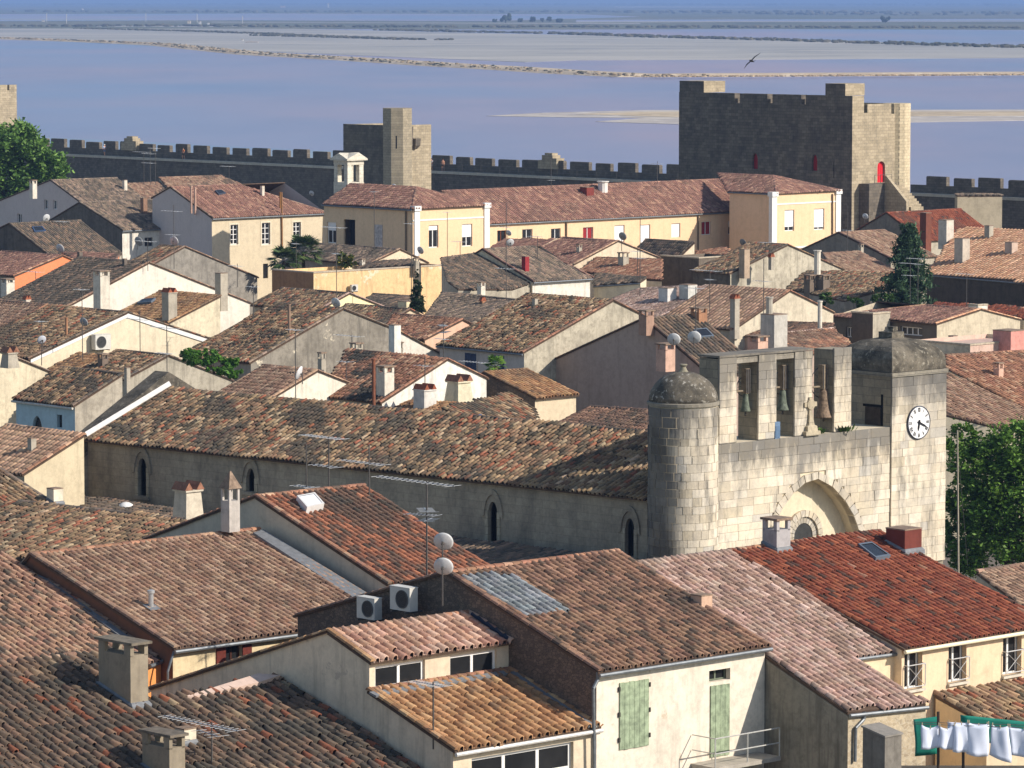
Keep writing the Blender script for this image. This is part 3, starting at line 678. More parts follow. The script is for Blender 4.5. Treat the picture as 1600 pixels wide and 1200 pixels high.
sheet('salt_bank', [(-60, 29.3), (200, 29.8), (200, 30.6), (-60, 30.4)], WZ + .3, SALT)
sheet('salt_bank', [(150, 40), (420, 40.6), (300, 42.4), (150, 41.6)], WZ + .3, SALT)
sheet('salt_bank', [(960, 10), (1180, 10.4), (1180, 11.2), (960, 11.6)], WZ + .4, SALT)
sheet('shore_strip', [(60, 214), (180, 219), (330, 227), (520, 236), (560, 262), (60, 252)], WZ + .03, SHOAL)
sheet('sand_bar', [(760, 181), (850, 176), (1010, 172), (1180, 172), (1660, 171), (1660, 187), (1420, 191), (1060, 194), (930, 190), (1010, 184), (880, 183)], WZ + .09, MUD)
sheet('sand_bar', [(900, 178), (1010, 174.5), (1660, 174), (1660, 180), (1060, 183)], WZ + .15, SAND)
m = MB()
def berm(mb, px, z, wd, ht):
    pts = [P(x, y, z) for x, y in px]; rr = []
    for i, p in enumerate(pts):
        d = (pts[min(i + 1, len(pts) - 1)] - pts[max(i - 1, 0)]).normalized(); q = d.cross(Z)
        rr.append([p + q * wd / 2, p + q * wd * .28 + Z * ht, p - q * wd * .28 + Z * ht, p - q * wd / 2])
    mb.ring(rr, 0, None, False, False); return pts
D1 = [(-80, 58), (100, 64), (250, 70), (400, 85), (560, 94), (700, 103), (800, 108.5), (900, 115), (1000, 120), (1100, 119.5), (1300, 118.5), (1660, 116.5)]
berm(m, D1, WZ, 26, 1.3); tag(m.build('dyke', SAND), kind='structure')
def scrub(name, px, z, n, wd, h0, h1, cols, seed=3):
    """low bushes along a line of the plain, one mass"""
    rg = random.Random(seed); pts = [P(x, y, z) for x, y in px]; ds = [(b - a).length for a, b in zip(pts, pts[1:])]; tot = sum(ds); mb = MB()
    for _ in range(n):
        t = rg.random() * tot; i = 0
        while t > ds[i] and i < len(ds) - 1: t -= ds[i]; i += 1
        d = (pts[i + 1] - pts[i]).normalized(); c = pts[i] + d * t + d.cross(Z) * rg.uniform(-wd, wd) / 2; h = rg.uniform(h0, h1); r = h * rg.uniform(.7, 2.2)
        col = rgb(*rg.choice(cols)); rings = []
        for zz, k in ((-.1, .9), (.45, 1.0), (.85, .6)):
            rings.append([c + Vector((math.cos(a) * r * k * rg.uniform(.7, 1.2), math.sin(a) * r * k * rg.uniform(.7, 1.2), h * zz * rg.uniform(.8, 1.15))) for a in (6.283 * j / 6 for j in range(6))])
        mb.ring(rings, 0, col)
    return tag(mb.build(name, tinted('scrub', .95, 1.2, .35)), kind='stuff')
GR = [(88, 86, 66), (74, 76, 58), (104, 98, 78), (66, 66, 56)]
scrub('dyke_scrub', [(x, y - 1.5) for x, y in D1[:10]], WZ + 1.1, 900, 22, .3, .9, GR + [(150, 132, 102), (166, 146, 116)] * 2, 4)
scrub('dyke_stones', D1[8:], WZ + .9, 700, 20, .25, .6, [(196, 172, 136), (170, 146, 112), (150, 126, 98)], 5)
scrub('marsh_scrub', [(120, 44.5), (300, 49), (420, 53), (440, 54.5), (640, 62)], WZ + .2, 700, 26, .7, 1.7, GR, 6)
scrub('marsh_scrub', [(400, 55.5), (520, 58.5), (640, 62), (700, 62.5)], WZ + .2, 160, 18, .8, 1.8, GR, 16)
scrub('marsh_scrub', [(610, 47), (740, 50), (900, 53), (1050, 58.5), (1200, 62), (1420, 69), (1600, 74), (1660, 75)], WZ + .2, 1000, 44, .8, 2.0, GR, 7)
scrub('marsh_scrub', [(-60, 41), (300, 41), (640, 42.5), (1000, 42.5), (1660, 44)], WZ + .2, 520, 160, 1.2, 3.2, GR, 8)
scrub('marsh_scrub', [(-60, 18), (500, 19), (1000, 18), (1660, 24)], WZ + .2, 500, 900, 2, 6, GR, 9)
scrub('far_wood', [(-60, 7), (500, 8), (1000, 7), (1660, 7)], WZ + .2, 700, 9000, 5, 12, GR, 10)
# posts, sheds and lone trees out on the salt works
def far_tree(label, x, y, wpx, hpx):
    b = P(x, y, WZ); D = b.y; r = wpx * D / FPX / 2; h = hpx * D / FPX; root = thing('far_tree', label, 'tree', b, 'lone trees on the salt marsh'); m = MB(); rg = random.Random(int(x))
    for _ in range(26):
        c = b + Vector((rg.uniform(-r, r) * .75, rg.uniform(-r, r) * .7, h * rg.uniform(.3, .88))); q = r * rg.uniform(.22, .42); col = rgb(*rg.choice([(52, 62, 44), (64, 74, 50), (44, 52, 40)]))
        m.ring([[c + Vector((math.cos(a) * q * k, math.sin(a) * q * k, z * q)) for a in (6.283 * j / 6 for j in range(6))] for z, k in ((-.8, .5), (0, 1), (.8, .5))], 0, col)
    part(m, 'crown', tinted('scrub', .95, 1.2, .35), root); m = MB(); m.tube(b, b + Z * h * .5, r * .12, 6); part(m, 'trunk', flat((70, 60, 50), .9, name='bark'), root)
far_tree('dark round tree alone on the marsh left of the tower, tallest on the skyline', 790, 36, 18, 15)
far_tree('low bush tree just left of the tall round marsh tree', 773, 35.5, 8, 6)
for i, (x, y, a, b) in enumerate(((813, 35, 9, 6), (832, 35, 11, 9), (847, 35, 6, 7), (858, 35, 9, 9), (874, 35.5, 12, 6))): far_tree(('first', 'second', 'third', 'fourth', 'last')[i] + ' small tree from the left in the short row on the far salt bank', x, y, a, b)
far_tree('single dark tree on the far salt bank near the right edge', 1383, 36, 16, 10)
for i, (x, y, h, t) in enumerate(((73, 35, 14, 'thin pale pole leftmost on the far marsh'), (104, 37, 15, 'second thin pale pole on the far marsh, nearest the dark scrub'), (228, 34, 13, 'thin pale pole left of the little white sheds'), (308, 36, 14, 'thin pale pole right beside the little white sheds'), (379, 37, 12, 'thin pale pole right of the white sheds on the marsh'))):
    b = P(x, y, WZ); m = MB(); m.tube(b, b + Z * (h * b.y / FPX), .45, 5); tag(m.build('marsh_pole', flat((214, 208, 196), .7, name='pole_paint'), None, b), t, 'pole', 'poles on the marsh')
for i, (x, y, w_, h_, c, t) in enumerate(((295, 37, 5, 4, (214, 200, 176), 'small cream shed on the salt works'), (312, 38, 3.5, 4, (220, 216, 206), 'tall narrow white shed right of the cream shed'), (325, 38.5, 3, 2.5, (228, 226, 220), 'tiny white shed furthest right of the shed group'), (67, 34, 4, 2, (222, 214, 200), 'low pale shed beside the leftmost marsh pole'), (129, 16, 2.5, 2.6, (236, 232, 224), 'white hut far out on the horizon marsh'), (513, 12, 2.6, 6, (232, 226, 214), 'tall white building far out near the skyline'), (442, 12, 8, 2.6, (214, 190, 170), 'low pinkish building near the skyline'), (378, 63.6, 3, 1.6, (232, 228, 220), 'white hut on the grey salt flat'), (393, 66.5, 20, 1.2, (222, 210, 196), 'long low white shed on the salt flat'))):
    b = P(x, y, WZ); k = b.y / FPX; m = MB(); m.box(b - Vector((w_ * k / 2, 0, 0)), Vector((w_ * k, 0, 0)), Vector((0, 8, 0)), Z * h_ * k); q = w_ * k / 2
    root = thing('shed', t, 'shed', b); part(m, 'wall', flat(c, .8, name='shed_wall'), root); m = MB(); m.prism([b + Vector((-q - .3, -.3, h_ * k)), b + Vector((q + .3, -.3, h_ * k)), b + Vector((0, -.3, h_ * k * 1.25))], Vector((0, 8.6, 0))); part(m, 'roof', flat((190, 170, 150), .8, name='shed_roof'), root)
# haze over the plain
m = MB(); m.box(Vector((-29000, -900, -2.2)), Vector((58000, 0, 0)), Vector((0, 62000, 0)), Z * 37.4)
hz = bpy.data.materials.new('haze'); hz.use_nodes = True; t = hz.node_tree; t.nodes.remove(t.nodes['Principled BSDF']); pv = t.nodes.new('ShaderNodeVolumePrincipled')
pv.inputs['Color'].default_value = (.30, .46, .80, 1); pv.inputs['Density'].default_value = 1.0e-4; pv.inputs['Anisotropy'].default_value = 0
t.links.new(pv.outputs[0], t.nodes['Material Output'].inputs['Volume']); tag(m.build('haze', hz), kind='stuff')

# ------------------------------------------------------------------ the rampart and its towers
RAMP = stonework((124, 114, 100), (100, 92, 80), (72, 66, 58), .6, .32, amt=.55)
TOW = stonework((184, 168, 140), (160, 146, 120), (116, 106, 90), .7, .36, amt=.45, key='tower', lo=.48); TOWD = stonework((128, 117, 102), (100, 92, 80), (72, 66, 58), .7, .36, amt=.65, key='tower_dark', lo=.42)  # dark copy of the tower stone: shade of the north side painted in, plus weathering
def north_shade(mb):  # puts the darker stone on north faces, painting in their shade and weathering
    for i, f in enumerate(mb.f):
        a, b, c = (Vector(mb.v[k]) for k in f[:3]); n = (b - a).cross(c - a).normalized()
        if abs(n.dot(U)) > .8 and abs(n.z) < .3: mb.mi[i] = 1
def rampart_run(label, x0, x1, zt=10.6, zw=8.4):
    a = along(RA, V, x0); b = along(RA, V, x1); a, b = max(a, b), min(a, b); A = RA + V * b; L = a - b
    root = thing('rampart', label, 'town wall', A, 'stretches of the town wall'); m = MB()
    m.box(A - U * .2, V * L, U * 1.0, Z * (zw - .35)); m.box(A + U * .82, V * L, U * .65, Z * (zw + 1.0)); part(m, 'wall', RAMP, root)
    m = MB(); m.box(A - U * .45 + Z * (zw - .349), V * L, U * 1.268, Z * .345); part(m, 'walkway', stonework((206, 196, 176), (190, 180, 160), (150, 142, 126), 1.2, .5, amt=.2, key='walk'), root)
    t = .3; rg = random.Random(int(x0))
    while t + 3.4 < L:
        q = MB(); wd = 3.5 * rg.uniform(.84, 1.10); h = zt - zw - 1.004 + rg.uniform(-.22, .16); o = A + V * t + U * .83 + Z * (zw + 1.003); r = rg.uniform(.05, .2)
        q.ring([[o + V * x + U * y + Z * (h * z) for x, y in ((0, 0), (wd, 0), (wd, .62), (0, .62))] if z < 1 else [o + V * x + U * y + Z * h for x, y in ((r * .3, .02), (wd - r, .02), (wd - r, .6), (r * .3, .6))] for z in (0, .85, 1)]); part(q, 'merlon', RAMP, root); t += wd + rg.uniform(1.05, 1.5)
    return root, A, L
rampart_run('crenellated dark town wall left of the small watch tower', -150, 541)
rampart_run('crenellated dark town wall between the two towers', 636, 1062)
rampart_run('crenellated grey town wall right of the great tower', 1415, 1900)
def ruin(x, label):
    a = along(RA, V, x); A = RA + V * a; root = thing('turret_stub', label, 'wall turret', A + Z * 9.4, 'broken turrets on the town wall'); m = MB()
    m.box(A + U * .4 + Z * 9.38, V * 2.2, U * 1.5, Z * 1.9); m.box(A + V * 2.2 + U * .4 + Z * 9.38, V * .8, U * 1.5, Z * 1.2); m.box(A - V * .8 + U * .4 + Z * 9.38, V * .8, U * 1.5, Z * 1.5); part(m, 'wall', TOW, root)
    m = MB(); m.box(A + V * .3 + U * .6 + Z * 11.285, V * 1.5, U * 1.1, Z * .3); part(m, 'cap', TOW, root)
ruin(205, 'stone turret stub on the left stretch of the town wall'); ruin(860, 'stepped stone turret stub on the wall between the towers')
# the great tower
TC = PY(1331, 290, 478); TC = Vector((TC.x, TC.y, 0)); TL = along(TC, V, 1060); TW = along(TC, U, 1400)
zt = lambda y, D: CAM_H - (y + 1) * D / FPX
root = thing('fortress_tower', 'massive dark stone gate tower with lit right side and red door', 'tower', TC); ztop = zt(149, 478)
m = MB(); S = Vector
hol = []
def tface(px, O, ax, nr):
    x0, y0, x1, y1 = px; ym, xm = (y0 + y1) / 2, (x0 + x1) / 2; a0 = (PPL(x0, ym, O, nr) - O).dot(ax); a1 = (PPL(x1, ym, O, nr) - O).dot(ax); return min(a0, a1), max(a0, a1), PPL(xm, y1, O, nr).z, PPL(xm, y0, O, nr).z
slots = [tface(q, TC, V, -U) for q in ((1148, 146, 1156, 161), (1199, 146, 1207, 161), (1252, 150, 1259, 163))]
wins_ = [tface(q, TC, V, -U) for q in ((1175, 239, 1184, 264), (1268, 241, 1277, 267))]
slit = tface((1302, 253, 1303.5, 278), TC, V, -U)
door = tface((1371, 252, 1383, 285), TC, U, -V)
top_l = [(0, ztop)]
for a0, a1, z0, z1 in sorted(slots): top_l += [(a0, ztop), (a0, z0), (a1, z0), (a1, ztop)]
poly = [(TL, 0), (0, 0)] + top_l + [(TL, ztop)]
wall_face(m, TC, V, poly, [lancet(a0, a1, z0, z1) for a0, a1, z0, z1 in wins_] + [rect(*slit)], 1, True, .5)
zr = ztop - 1.0
wall_face(m, TC, U, [(0, 0), (TW, 0), (TW, zr), (TW - .55, zr), (TW - .55, zr - 1.2), (TW - 1.1, zr - 1.2), (TW - 1.1, zr), (2.6, zr), (2.6, zr - 1.0), (2.0, zr - 1.0), (2.0, ztop), (0, ztop)], [lancet(*door, k=.5)], 0, False, .5)
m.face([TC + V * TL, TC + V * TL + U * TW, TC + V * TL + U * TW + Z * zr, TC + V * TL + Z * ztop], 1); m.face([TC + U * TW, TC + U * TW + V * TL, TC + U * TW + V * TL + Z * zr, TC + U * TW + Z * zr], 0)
# parapet thickness and deck
prev = 0
for a0, a1, z0, z1 in sorted(slots) + [(TL, TL, 0, 0)]:
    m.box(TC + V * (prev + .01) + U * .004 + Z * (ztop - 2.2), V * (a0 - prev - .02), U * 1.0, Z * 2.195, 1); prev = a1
m.box(TC + V * .01 + U * 1.01 + Z * (zr - 2.4), V * (TL - .02), U * (TW - 1.02), Z * .2, 0); m.box(TC + V * .004 + U * 2.62 + Z * (zr - 2.1), U * (TW - 3.8), V * .8, Z * 2.09, 0)
m.box(TC + V * (TL - 1) + U * 1.01 + Z * (zr - 2.1), U * (TW - 1.02), V * .98, Z * 2.09, 0)
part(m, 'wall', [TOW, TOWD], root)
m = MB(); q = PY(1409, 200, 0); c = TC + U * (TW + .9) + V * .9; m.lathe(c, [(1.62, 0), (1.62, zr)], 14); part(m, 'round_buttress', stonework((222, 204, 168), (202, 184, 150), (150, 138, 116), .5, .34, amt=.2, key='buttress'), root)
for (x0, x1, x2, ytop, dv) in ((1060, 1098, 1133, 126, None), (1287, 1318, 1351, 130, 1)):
    b0 = along(TC, V, x1); b1 = along(TC, V, x0); O = TC + V * b0 + U * .06 + Z * (ztop + .003) - V * 0; D = O.y; wu = along(O, U, x2); q = MB(); q.box(O - (Z * 0.0), V * (b1 - b0 - (.01 if dv is None else 0)), U * wu, Z * (zt(ytop, D) - ztop)); north_shade(q); part(q, 'corner_turret', [TOW, TOWD], root)
for a0, a1, z0, z1 in wins_: q = MB(); q.face([TC + V * a + U * .35 + Z * (z - 0) for a, z in ((a0, z0), (a1, z0), (a1, z1), (a0, z1))]); part(q, 'shutter', flat((150, 24, 30), .6, name='red_paint', var=.1), root)
a0, a1, z0, z1 = door; q = MB(); q.face([TC + U * a + V * .3 + Z * z for a, z in ((a0, z0), (a1, z0), (a1, z1), (a0, z1))]); dd = part(q, 'door', flat((206, 30, 40), .5, name='red_paint', var=.05), root)
for i in range(3):
    q = MB(); q.box(TC + U * (a0 + (a1 - a0) * (i + .08) / 3) + V * .27 + Z * z0, U * ((a1 - a0) * .28), V * .028, Z * (z1 - z0 - .3)); sub(q, 'plank', flat((206, 30, 40), .5, name='red_paint', var=.05), dd, root)
# stair from the red door down to the wall walk
st = thing('stone_stair', 'grey stone stair descending from the red tower door', 'stair', TC + U * a0 - V * .1); q = MB(); z = z0 - .02; o = TC + U * (a0 - .5) - V * 1.6
q.box(TC + U * (a0 - 3.2) - V * 1.6 + Z * 0, U * 4.8, V * 1.58, Z * z); part(q, 'landing', TOWD, st)
for i in range(9):
    s_ = MB(); s_.box(o + U * 1.0 - V * (.36 * i + .36), U * 2.2 + Z * 0, V * .355, Z * (z - .30 * (i + 1))); part(s_, 'step', TOW, st)
q = MB(); q.prism([o - U * 0 + Z * 0, o + Z * (z + .9), o - V * .2 + Z * (z + .9), o - V * 3.4 + Z * (z - 2.0), o - V * 3.4], U * -.0 + U * .45); part(q, 'parapet', TOW, st)
q = MB(); c0 = TC + U * (a0 - 2.2) - V * 1.55 + Z * z
for i in range(4): q.tube(c0 + U * i * 1.0, c0 + U * i * 1.0 + Z * 1.0, .03, 5)
q.tube(c0 + Z * 1.0, c0 + U * 3.0 + Z * 1.0, .03, 5); part(q, 'railing', IRON(), st)
# block wall beyond the stair
wb = Slope('WB', 'garden_wall', 'pale concrete wall with flat top beyond the red tiled house', 'U', (1496, 306, 9.5), 0.5, [(1496, 306), (1566, 306), (1560, 303.5), (1492, 303.5)], 'grey', plaster((186, 172, 146), .3, .3), cat='wall')
# the small watch tower
def box_tower():
    D = 541; C = PY(612, 250, D); C = Vector((C.x, C.y, 0)); root = thing('watch_tower', 'grey stone watch tower with tall eight sided stair turret', 'tower', C); zb = zt(195, D)
    lu = along(C, U, 674); lv = along(C, V, 537); m = MB(); m.box(C, U * lu, V * lv, Z * (zb - .9), 0)
    m.box(C + Z * (zb - .899), U * lu, V * .6, Z * .9); m.box(C + V * .601 + Z * (zb - .899), U * .6, V * (lv - .6), Z * .9); m.box(C + V * (lv - .6) + U * .601 + Z * (zb - .899), U * (lu - .6), V * .6, Z * .85); north_shade(m); part(m, 'wall', [TOW, stonework((130, 120, 102), (108, 100, 86), (80, 74, 64), .7, .36, amt=.6, key='tower_dark2', lo=.40)], root)  # second, darker stone carries the shade and weathering of the north face
    m = MB(); c = C + U * 1.2 + V * .2; zt2 = zt(168, D); off = R(22.5); rr = 2.05
    m.ring([[c + Vector((math.cos(off + i * math.pi / 4) * rr, math.sin(off + i * math.pi / 4) * rr, z)) for i in range(8)] for z in (0, zt2)]); tr = part(m, 'stair_turret', stonework((176, 162, 136), (158, 146, 122), (118, 108, 92), .6, .34, amt=.3, key='turret'), root)
    q = MB(); a = c + Vector((-.1, -rr * .924 - .004, zt(220, D))); q.box(a - Vector((.09, 0, .9)), Vector((.18, 0, 0)), Vector((0, .1, 0)), Z * 1.7); sub(q, 'arrow_slit', flat((14, 14, 14), .9, name='dark_gap'), tr, root)
    for x, y0, y1 in ((639, 197, 234), (651, 216, 233)):
        u = along(C, U, x); q = MB(); o = C + U * (u - .35); q.ring([[o + U * p + V * d + Z * z for p, d in ((-k, 0), (k, 0), (k, -dd), (-k, -dd))] for z, k, dd in ((zt(y1, D), .2, .25), (zt(y1, D) + .5, .42, .7), (zt(y0, D), .45, .8))]); part(q, 'bartizan', TOWD, root)
box_tower()
a = along(RA, V, -8); C = RA + V * a - U * .6; D = C.y; root = thing('far_tower', 'sunlit stone tower top behind the tree at the left edge', 'tower', C); lu = along(C, U, 28); zz = zt(132, D); m = MB(); m.box(C, U * lu, V * 7, Z * (zz - .9))
part(m, 'wall', [TOW], root)
for t in (0, .36, .72): q = MB(); q.box(C + U * (lu * t) + Z * (zz - .898), U * (lu * .28), V * .6, Z * .9); part(q, 'merlon', TOW, root)
# ------------------------------------------------------------------ the church
def lichen_stone(c1, c2, c3):
    n = NT('lichen_stone'); p = n.pos(); a = n.noise(p, 1.1, 6, .7); b = n.noise(p, 4.5, 6, .75); c = n.noise(p, 9, 3, .6)
    col = n.mix(n.ramp(a, [(.40, K0), (.62, K1)]), rgb(*c1), rgb(*c2)); col = n.mix(n.ramp(b, [(.56, K0), (.63, K1)]), col, rgb(*c3)); col = n.mix(n.math('MULTIPLY', n.ramp(c, [(.5, K0), (.7, K1)]), .6), col, (.045, .042, .036, 1)); n.bump(b, .5, .06)
    return n.out(col, .95)
NAVE_Z = 9.5
CC = P(1012, 776, NAVE_Z); FARC = P(137, 684, NAVE_Z); NE = (FARC - CC).normalized(); NW = Vector((NE.y, -NE.x, 0)); NW = NW if NW.dot(U) > 0 else -NW
qa = PPL(264, 608, FARC, NE); RUN, RZ = (qa - FARC).dot(NW), qa.z
sx = along(CC, -V, 1067); FO = CC - V * sx; FO = Vector((FO.x, FO.y, 0))
apx = proj(CC + NW * RUN + Z * (RZ - NAVE_Z)); bpx = proj(CC + NW * 2 * RUN)
NAVEM = stonework((172, 160, 138), (162, 150, 130), (148, 138, 120), .8, .40, amt=.6, key='nave', lo=.44)
lw = lambda x0, y0, x1, y1: ('front', (x0, y0, x1, y1), 'dark', {'lancet': 1, 'depth': .5})
nave = House('nave', 'church', 'old stone church with long tiled nave, open belfry wall, clock tower and domed round turret', 'V', [bpx, apx, (1012, 776)], NAVE_Z, 137, 'old', NAVEM, NAVEM, cat='church',
   wins=[lw(216, 716, 229, 775), lw(385, 732, 398, 768), lw(763, 784, 777, 847), lw(977, 810, 991, 870)], pitch=.285, exp=.40, nind=300, detail=2, lichen=.8, rough=1.3, verge=False, ov=.35, axes=(NE, NW), ridge_pal='dark')
ch = nave.root
for O, ax, nr, a0, a1, z0, z1, st_, kw in nave.wins:
    pt = lambda a, z, d: Vector((O.x, O.y, 0)) + ax * a + Z * z + nr * d
    m = MB(); n_ = 8; c, hw = (a0 + a1) / 2, (a1 - a0) / 2
    inn = lancet(a0 - .22, a1 + .22, z0, z1 + .35)[2:]; outr = lancet(a0 - .40, a1 + .40, z0, z1 + .62)[2:]
    for (p, q_), (p2, q2) in zip(zip(inn, outr), zip(inn[1:], outr[1:])):
        A, B, Cc, Dd = [pt(*v_, .09) for v_ in (p, p2, q2, q_)]; m.face([A, B, Cc, Dd]); m.face([pt(*q_, .0), pt(*q_, .09), pt(*q2, .09), pt(*q2, 0)]); m.face([pt(*p, .09), pt(*p, 0), pt(*p2, 0), pt(*p2, .09)])
    part(m, 'hood_mould', NAVEM, ch)
    q = MB(); q.box(pt(a0 - .25, z0 - .18, .002), ax * (a1 - a0 + .5), Z * .16, nr * .14); part(q, 'sill', NAVEM, ch)
    q = MB()
    for aa in (a0 - .20, a1 + .002): q.box(pt(aa, z0, .002), ax * .19, Z * (z1 - z0 - .5), nr * .05)
    part(q, 'jamb', stonework((190, 178, 152), (172, 160, 136), (140, 130, 112), .5, .40, amt=.3, key='jamb'), ch)
# gable parapet at the far end of the nave, lead along it
e0 = nave.L; w_ = nave.pt
m = MB(); prof = [(-.55, NAVE_Z - .3), (RUN, RZ + .95), (2 * RUN + .5, NAVE_Z - .3)]
for (a, z), (b, z2) in zip(prof, prof[1:]): m.prism([w_(a, z, e0), w_(b, z2, e0), w_(b, z2 - .9, e0), w_(a, z - .9, e0)], NE * 1.1)
part(m, 'gable_parapet', lichen_stone((104, 96, 84), (70, 66, 58), (140, 132, 116)), ch)
m = MB(); nn = nave.up(); m.prism([w_(-.2, NAVE_Z + .10, e0 - .20), w_(RUN, RZ + .22, e0 - .20), w_(RUN, RZ + .40, e0 - .02), w_(-.2, NAVE_Z + .28, e0 - .02)], nn * .05); part(m, 'flashing', flat((214, 210, 204), .6, name='lime_fillet', var=.1), ch)
m = MB(); m.box(w_(-.6, 0, e0 + .01), NW * .75, NE * .9, Z * (NAVE_Z - .5)); part(m, 'buttress', NAVEM, ch)
# facade frame: along U from FO, facing -V
FM = plaster((210, 196, 168), .2, .15)
def f2(x, y, O=FO, nr=V): p = PPL(x, y, O, nr); return (p - O).dot(U), p.z
t_l, LEDGE = f2(1127, 692); t_r = f2(1391, 670)[0]; t_e = f2(1476, 620)[0]; LEDGE = (LEDGE + f2(1390, 670)[1]) / 2
BT = (f2(1127, 559)[1] + f2(1333, 543)[1]) / 2; PT = 1.35                     # belfry top, thickness
ARCH = [f2(x, y) for x, y in ((1211, 832), (1212, 815), (1222, 795), (1240, 770), (1258, 754), (1278, 748), (1300, 760), (1320, 782), (1334, 806), (1344, 835))]
ARCHO = [f2(x, y) for x, y in ((1203, 832), (1205, 811), (1216, 786), (1236, 760), (1256, 743), (1278, 737), (1303, 749), (1326, 773), (1341, 800), (1353, 835))]
zb_ = 5.0
hole = [(ARCH[0][0], zb_)] + ARCH + [(ARCH[-1][0], zb_)]
m = MB(); core = -.06
PO = FO - V * core
wall_face(m, PO, U, [(0.2, 0), (t_r, 0), (t_r, LEDGE - .02), (0.2, LEDGE - .02)], [hole[::-1]], 0, False, 1.5)
m.box(FO + V * 1.6 + Z * 0, U * t_r, V * .3, Z * (LEDGE - .03)); m.box(FO + V * .065 + U * .2 + Z * (LEDGE - .06), U * (t_r - .2), V * 2.2, Z * .05)
fac = part(m, 'facade', FM, ch)
STONES = [((217, 204, 180), .36), ((211, 197, 172), .28), ((222, 210, 188), .2), ((207, 193, 166), .10), ((200, 192, 177), .06)]
def ashlar_mat(ledge=True):
    n = NT('ashlar'); at = n.n('Attribute', attribute_name='tint'); p = n.pos(); sp = n.n('SeparateXYZ'); n.l(p, sp.inputs[0]); z = sp.outputs['Z']
    st = n.noise(n.mapping(p, (1.5, 1.5, .35)), 1.0, 6, .72); f = n.noise(p, 7, 5, .75); g = n.noise(p, .8, 5, .65)
    def sm(a, b): return n.ramp(n.math('DIVIDE', n.math('SUBTRACT', z, a), b - a), [(0, K0), (1, K1)])
    top = n.math('MAXIMUM', n.math('MULTIPLY', sm(LEDGE - 1.9, LEDGE - .1), n.math('LESS_THAN', z, LEDGE + .05)), sm(13.0, 16.2)) if ledge else sm(12.2, 14.6)      # black crust under the copings
    k = n.math('ADD', n.math('MULTIPLY', top, .27), .11); msk = n.ramp(n.math('ADD', st, k), [(.60, K0), (.80, K1)])
    col = n.mix(n.math('MULTIPLY', msk, .8), at.outputs['Color'], (.105, .10, .09, 1))
    col = n.mix(n.math('MULTIPLY', n.ramp(g, [(.5, K0), (.75, K1)]), .22), col, (.36, .27, .16, 1)); g2 = n.noise(p, .45, 7, .72); col = n.mix(n.math('MULTIPLY', n.ramp(g2, [(.46, K0), (.66, K1)]), .42), col, (.26, .245, .22, 1)); col = n.mix(n.math('MULTIPLY', n.ramp(f, [(.45, K0), (.75, K1)]), .22), col, (.12, .11, .09, 1))
    n.bump(f, .35, .03); return n.out(col, .92)
STM = ashlar_mat(); STP = ashlar_mat(False); BOXME = {}
def box_me(col, key):
    if key not in BOXME:
        q = MB(); b = .02
        q.ring([[Vector((x, y, z)) for x, z in ((0, 0), (1, 0), (1, 1), (0, 1))] for y in (1,)] + [[Vector((x, .06, z)) for x, z in ((0, 0), (1, 0), (1, 1), (0, 1))]] + [[Vector((x, 0, z)) for x, z in ((b, b * 1.6), (1 - b, b * 1.6), (1 - b, 1 - b * 1.6), (b, 1 - b * 1.6))]], 0, col)
        o = q.build('stone_block', STM); BOXME[key] = o.data; bpy.data.objects.remove(o)
    return BOXME[key]
NB = [0]
def stone_col(grey, rg):
    r = rg.random(); s = 0
    for c, p in STONES:
        s += p
        if r <= s: break
    g = (160, 152, 138) if rg.random() < .7 else (128, 122, 112); k = max(0, min(1, grey + rg.uniform(-.14, .07))); f = rg.uniform(.95, 1.03)
    return tuple(lin((a * (1 - k) + b * k) * f) for a, b in zip(c, g)) + (1,)
def courses(prt, O, ax, nr, a0, a1, z0, z1, h, cut=None, grey=lambda a, z: 0, indiv=True, rest=None, l0=.55, l1=1.35, seed=1):
    """ashlar laid course by course; cut(z) gives spans of a left open"""
    rg = random.Random(seed); nz = max(1, round((z1 - z0) / h)); hs = [rg.uniform(.8, 1.2) for _ in range(nz)]; tot = sum(hs); z = z0
    for hh in hs:
        hc = hh * (z1 - z0) / tot; spans = [(a0, a1)]
        if cut:
            for c0, c1 in cut(z + hc / 2):
                ns = []
                for s0, s1 in spans:
                    if c0 > s0: ns.append((s0, min(s1, c0)))
                    if c1 < s1: ns.append((max(s0, c1), s1))
                spans = [q for q in ns if q[1] - q[0] > .08]
        for s0, s1 in spans:
            a = s0
            while a < s1 - .05:
                L = rg.uniform(l0, l1)
                if s1 - a - L < l0 * .7: L = s1 - a
                L = min(L, s1 - a); col = stone_col(grey(a, z), rg); pr = rg.uniform(0, .018) + (.025 if rg.random() < .05 else 0); g = .005; d = .12
                o = O + ax * (a + g) + Z * (z + g) + nr * pr
                if indiv and NB[0] < 298:
                    if len(BK) < 60: BK.append((col, box_me(col, len(BK)))); bm_ = BK[-1][1]
                    else: bm_ = min(BK, key=lambda q: sum(abs(q[0][i] - col[i]) for i in range(3)))[1]
                    ob = bpy.data.objects.new('stone_block', bm_); COL.objects.link(ob); ob.parent = prt
                    M = Matrix((tuple(ax * (L - 2 * g)), tuple(-nr * d), tuple(Z * (hc - 2 * g)))).transposed().to_4x4(); M.translation = o - org(ch); ob.matrix_local = M; NB[0] += 1
                else: rest.box(o, ax * (L - 2 * g), -nr * d, Z * (hc - 2 * g), 0, col)
                a += L
        z += hc
BK = []
def arch_span(z):
    xs = []
    pl = [(ARCHO[0][0], zb_)] + ARCHO + [(ARCHO[-1][0], zb_)]
    for (a, q), (b, q2) in zip(pl, pl[1:]):
        if (q - z) * (q2 - z) < 0: xs.append(a + (b - a) * (z - q) / (q2 - q))
    return [(min(xs), max(xs))] if len(xs) > 1 else []
rest = MB()
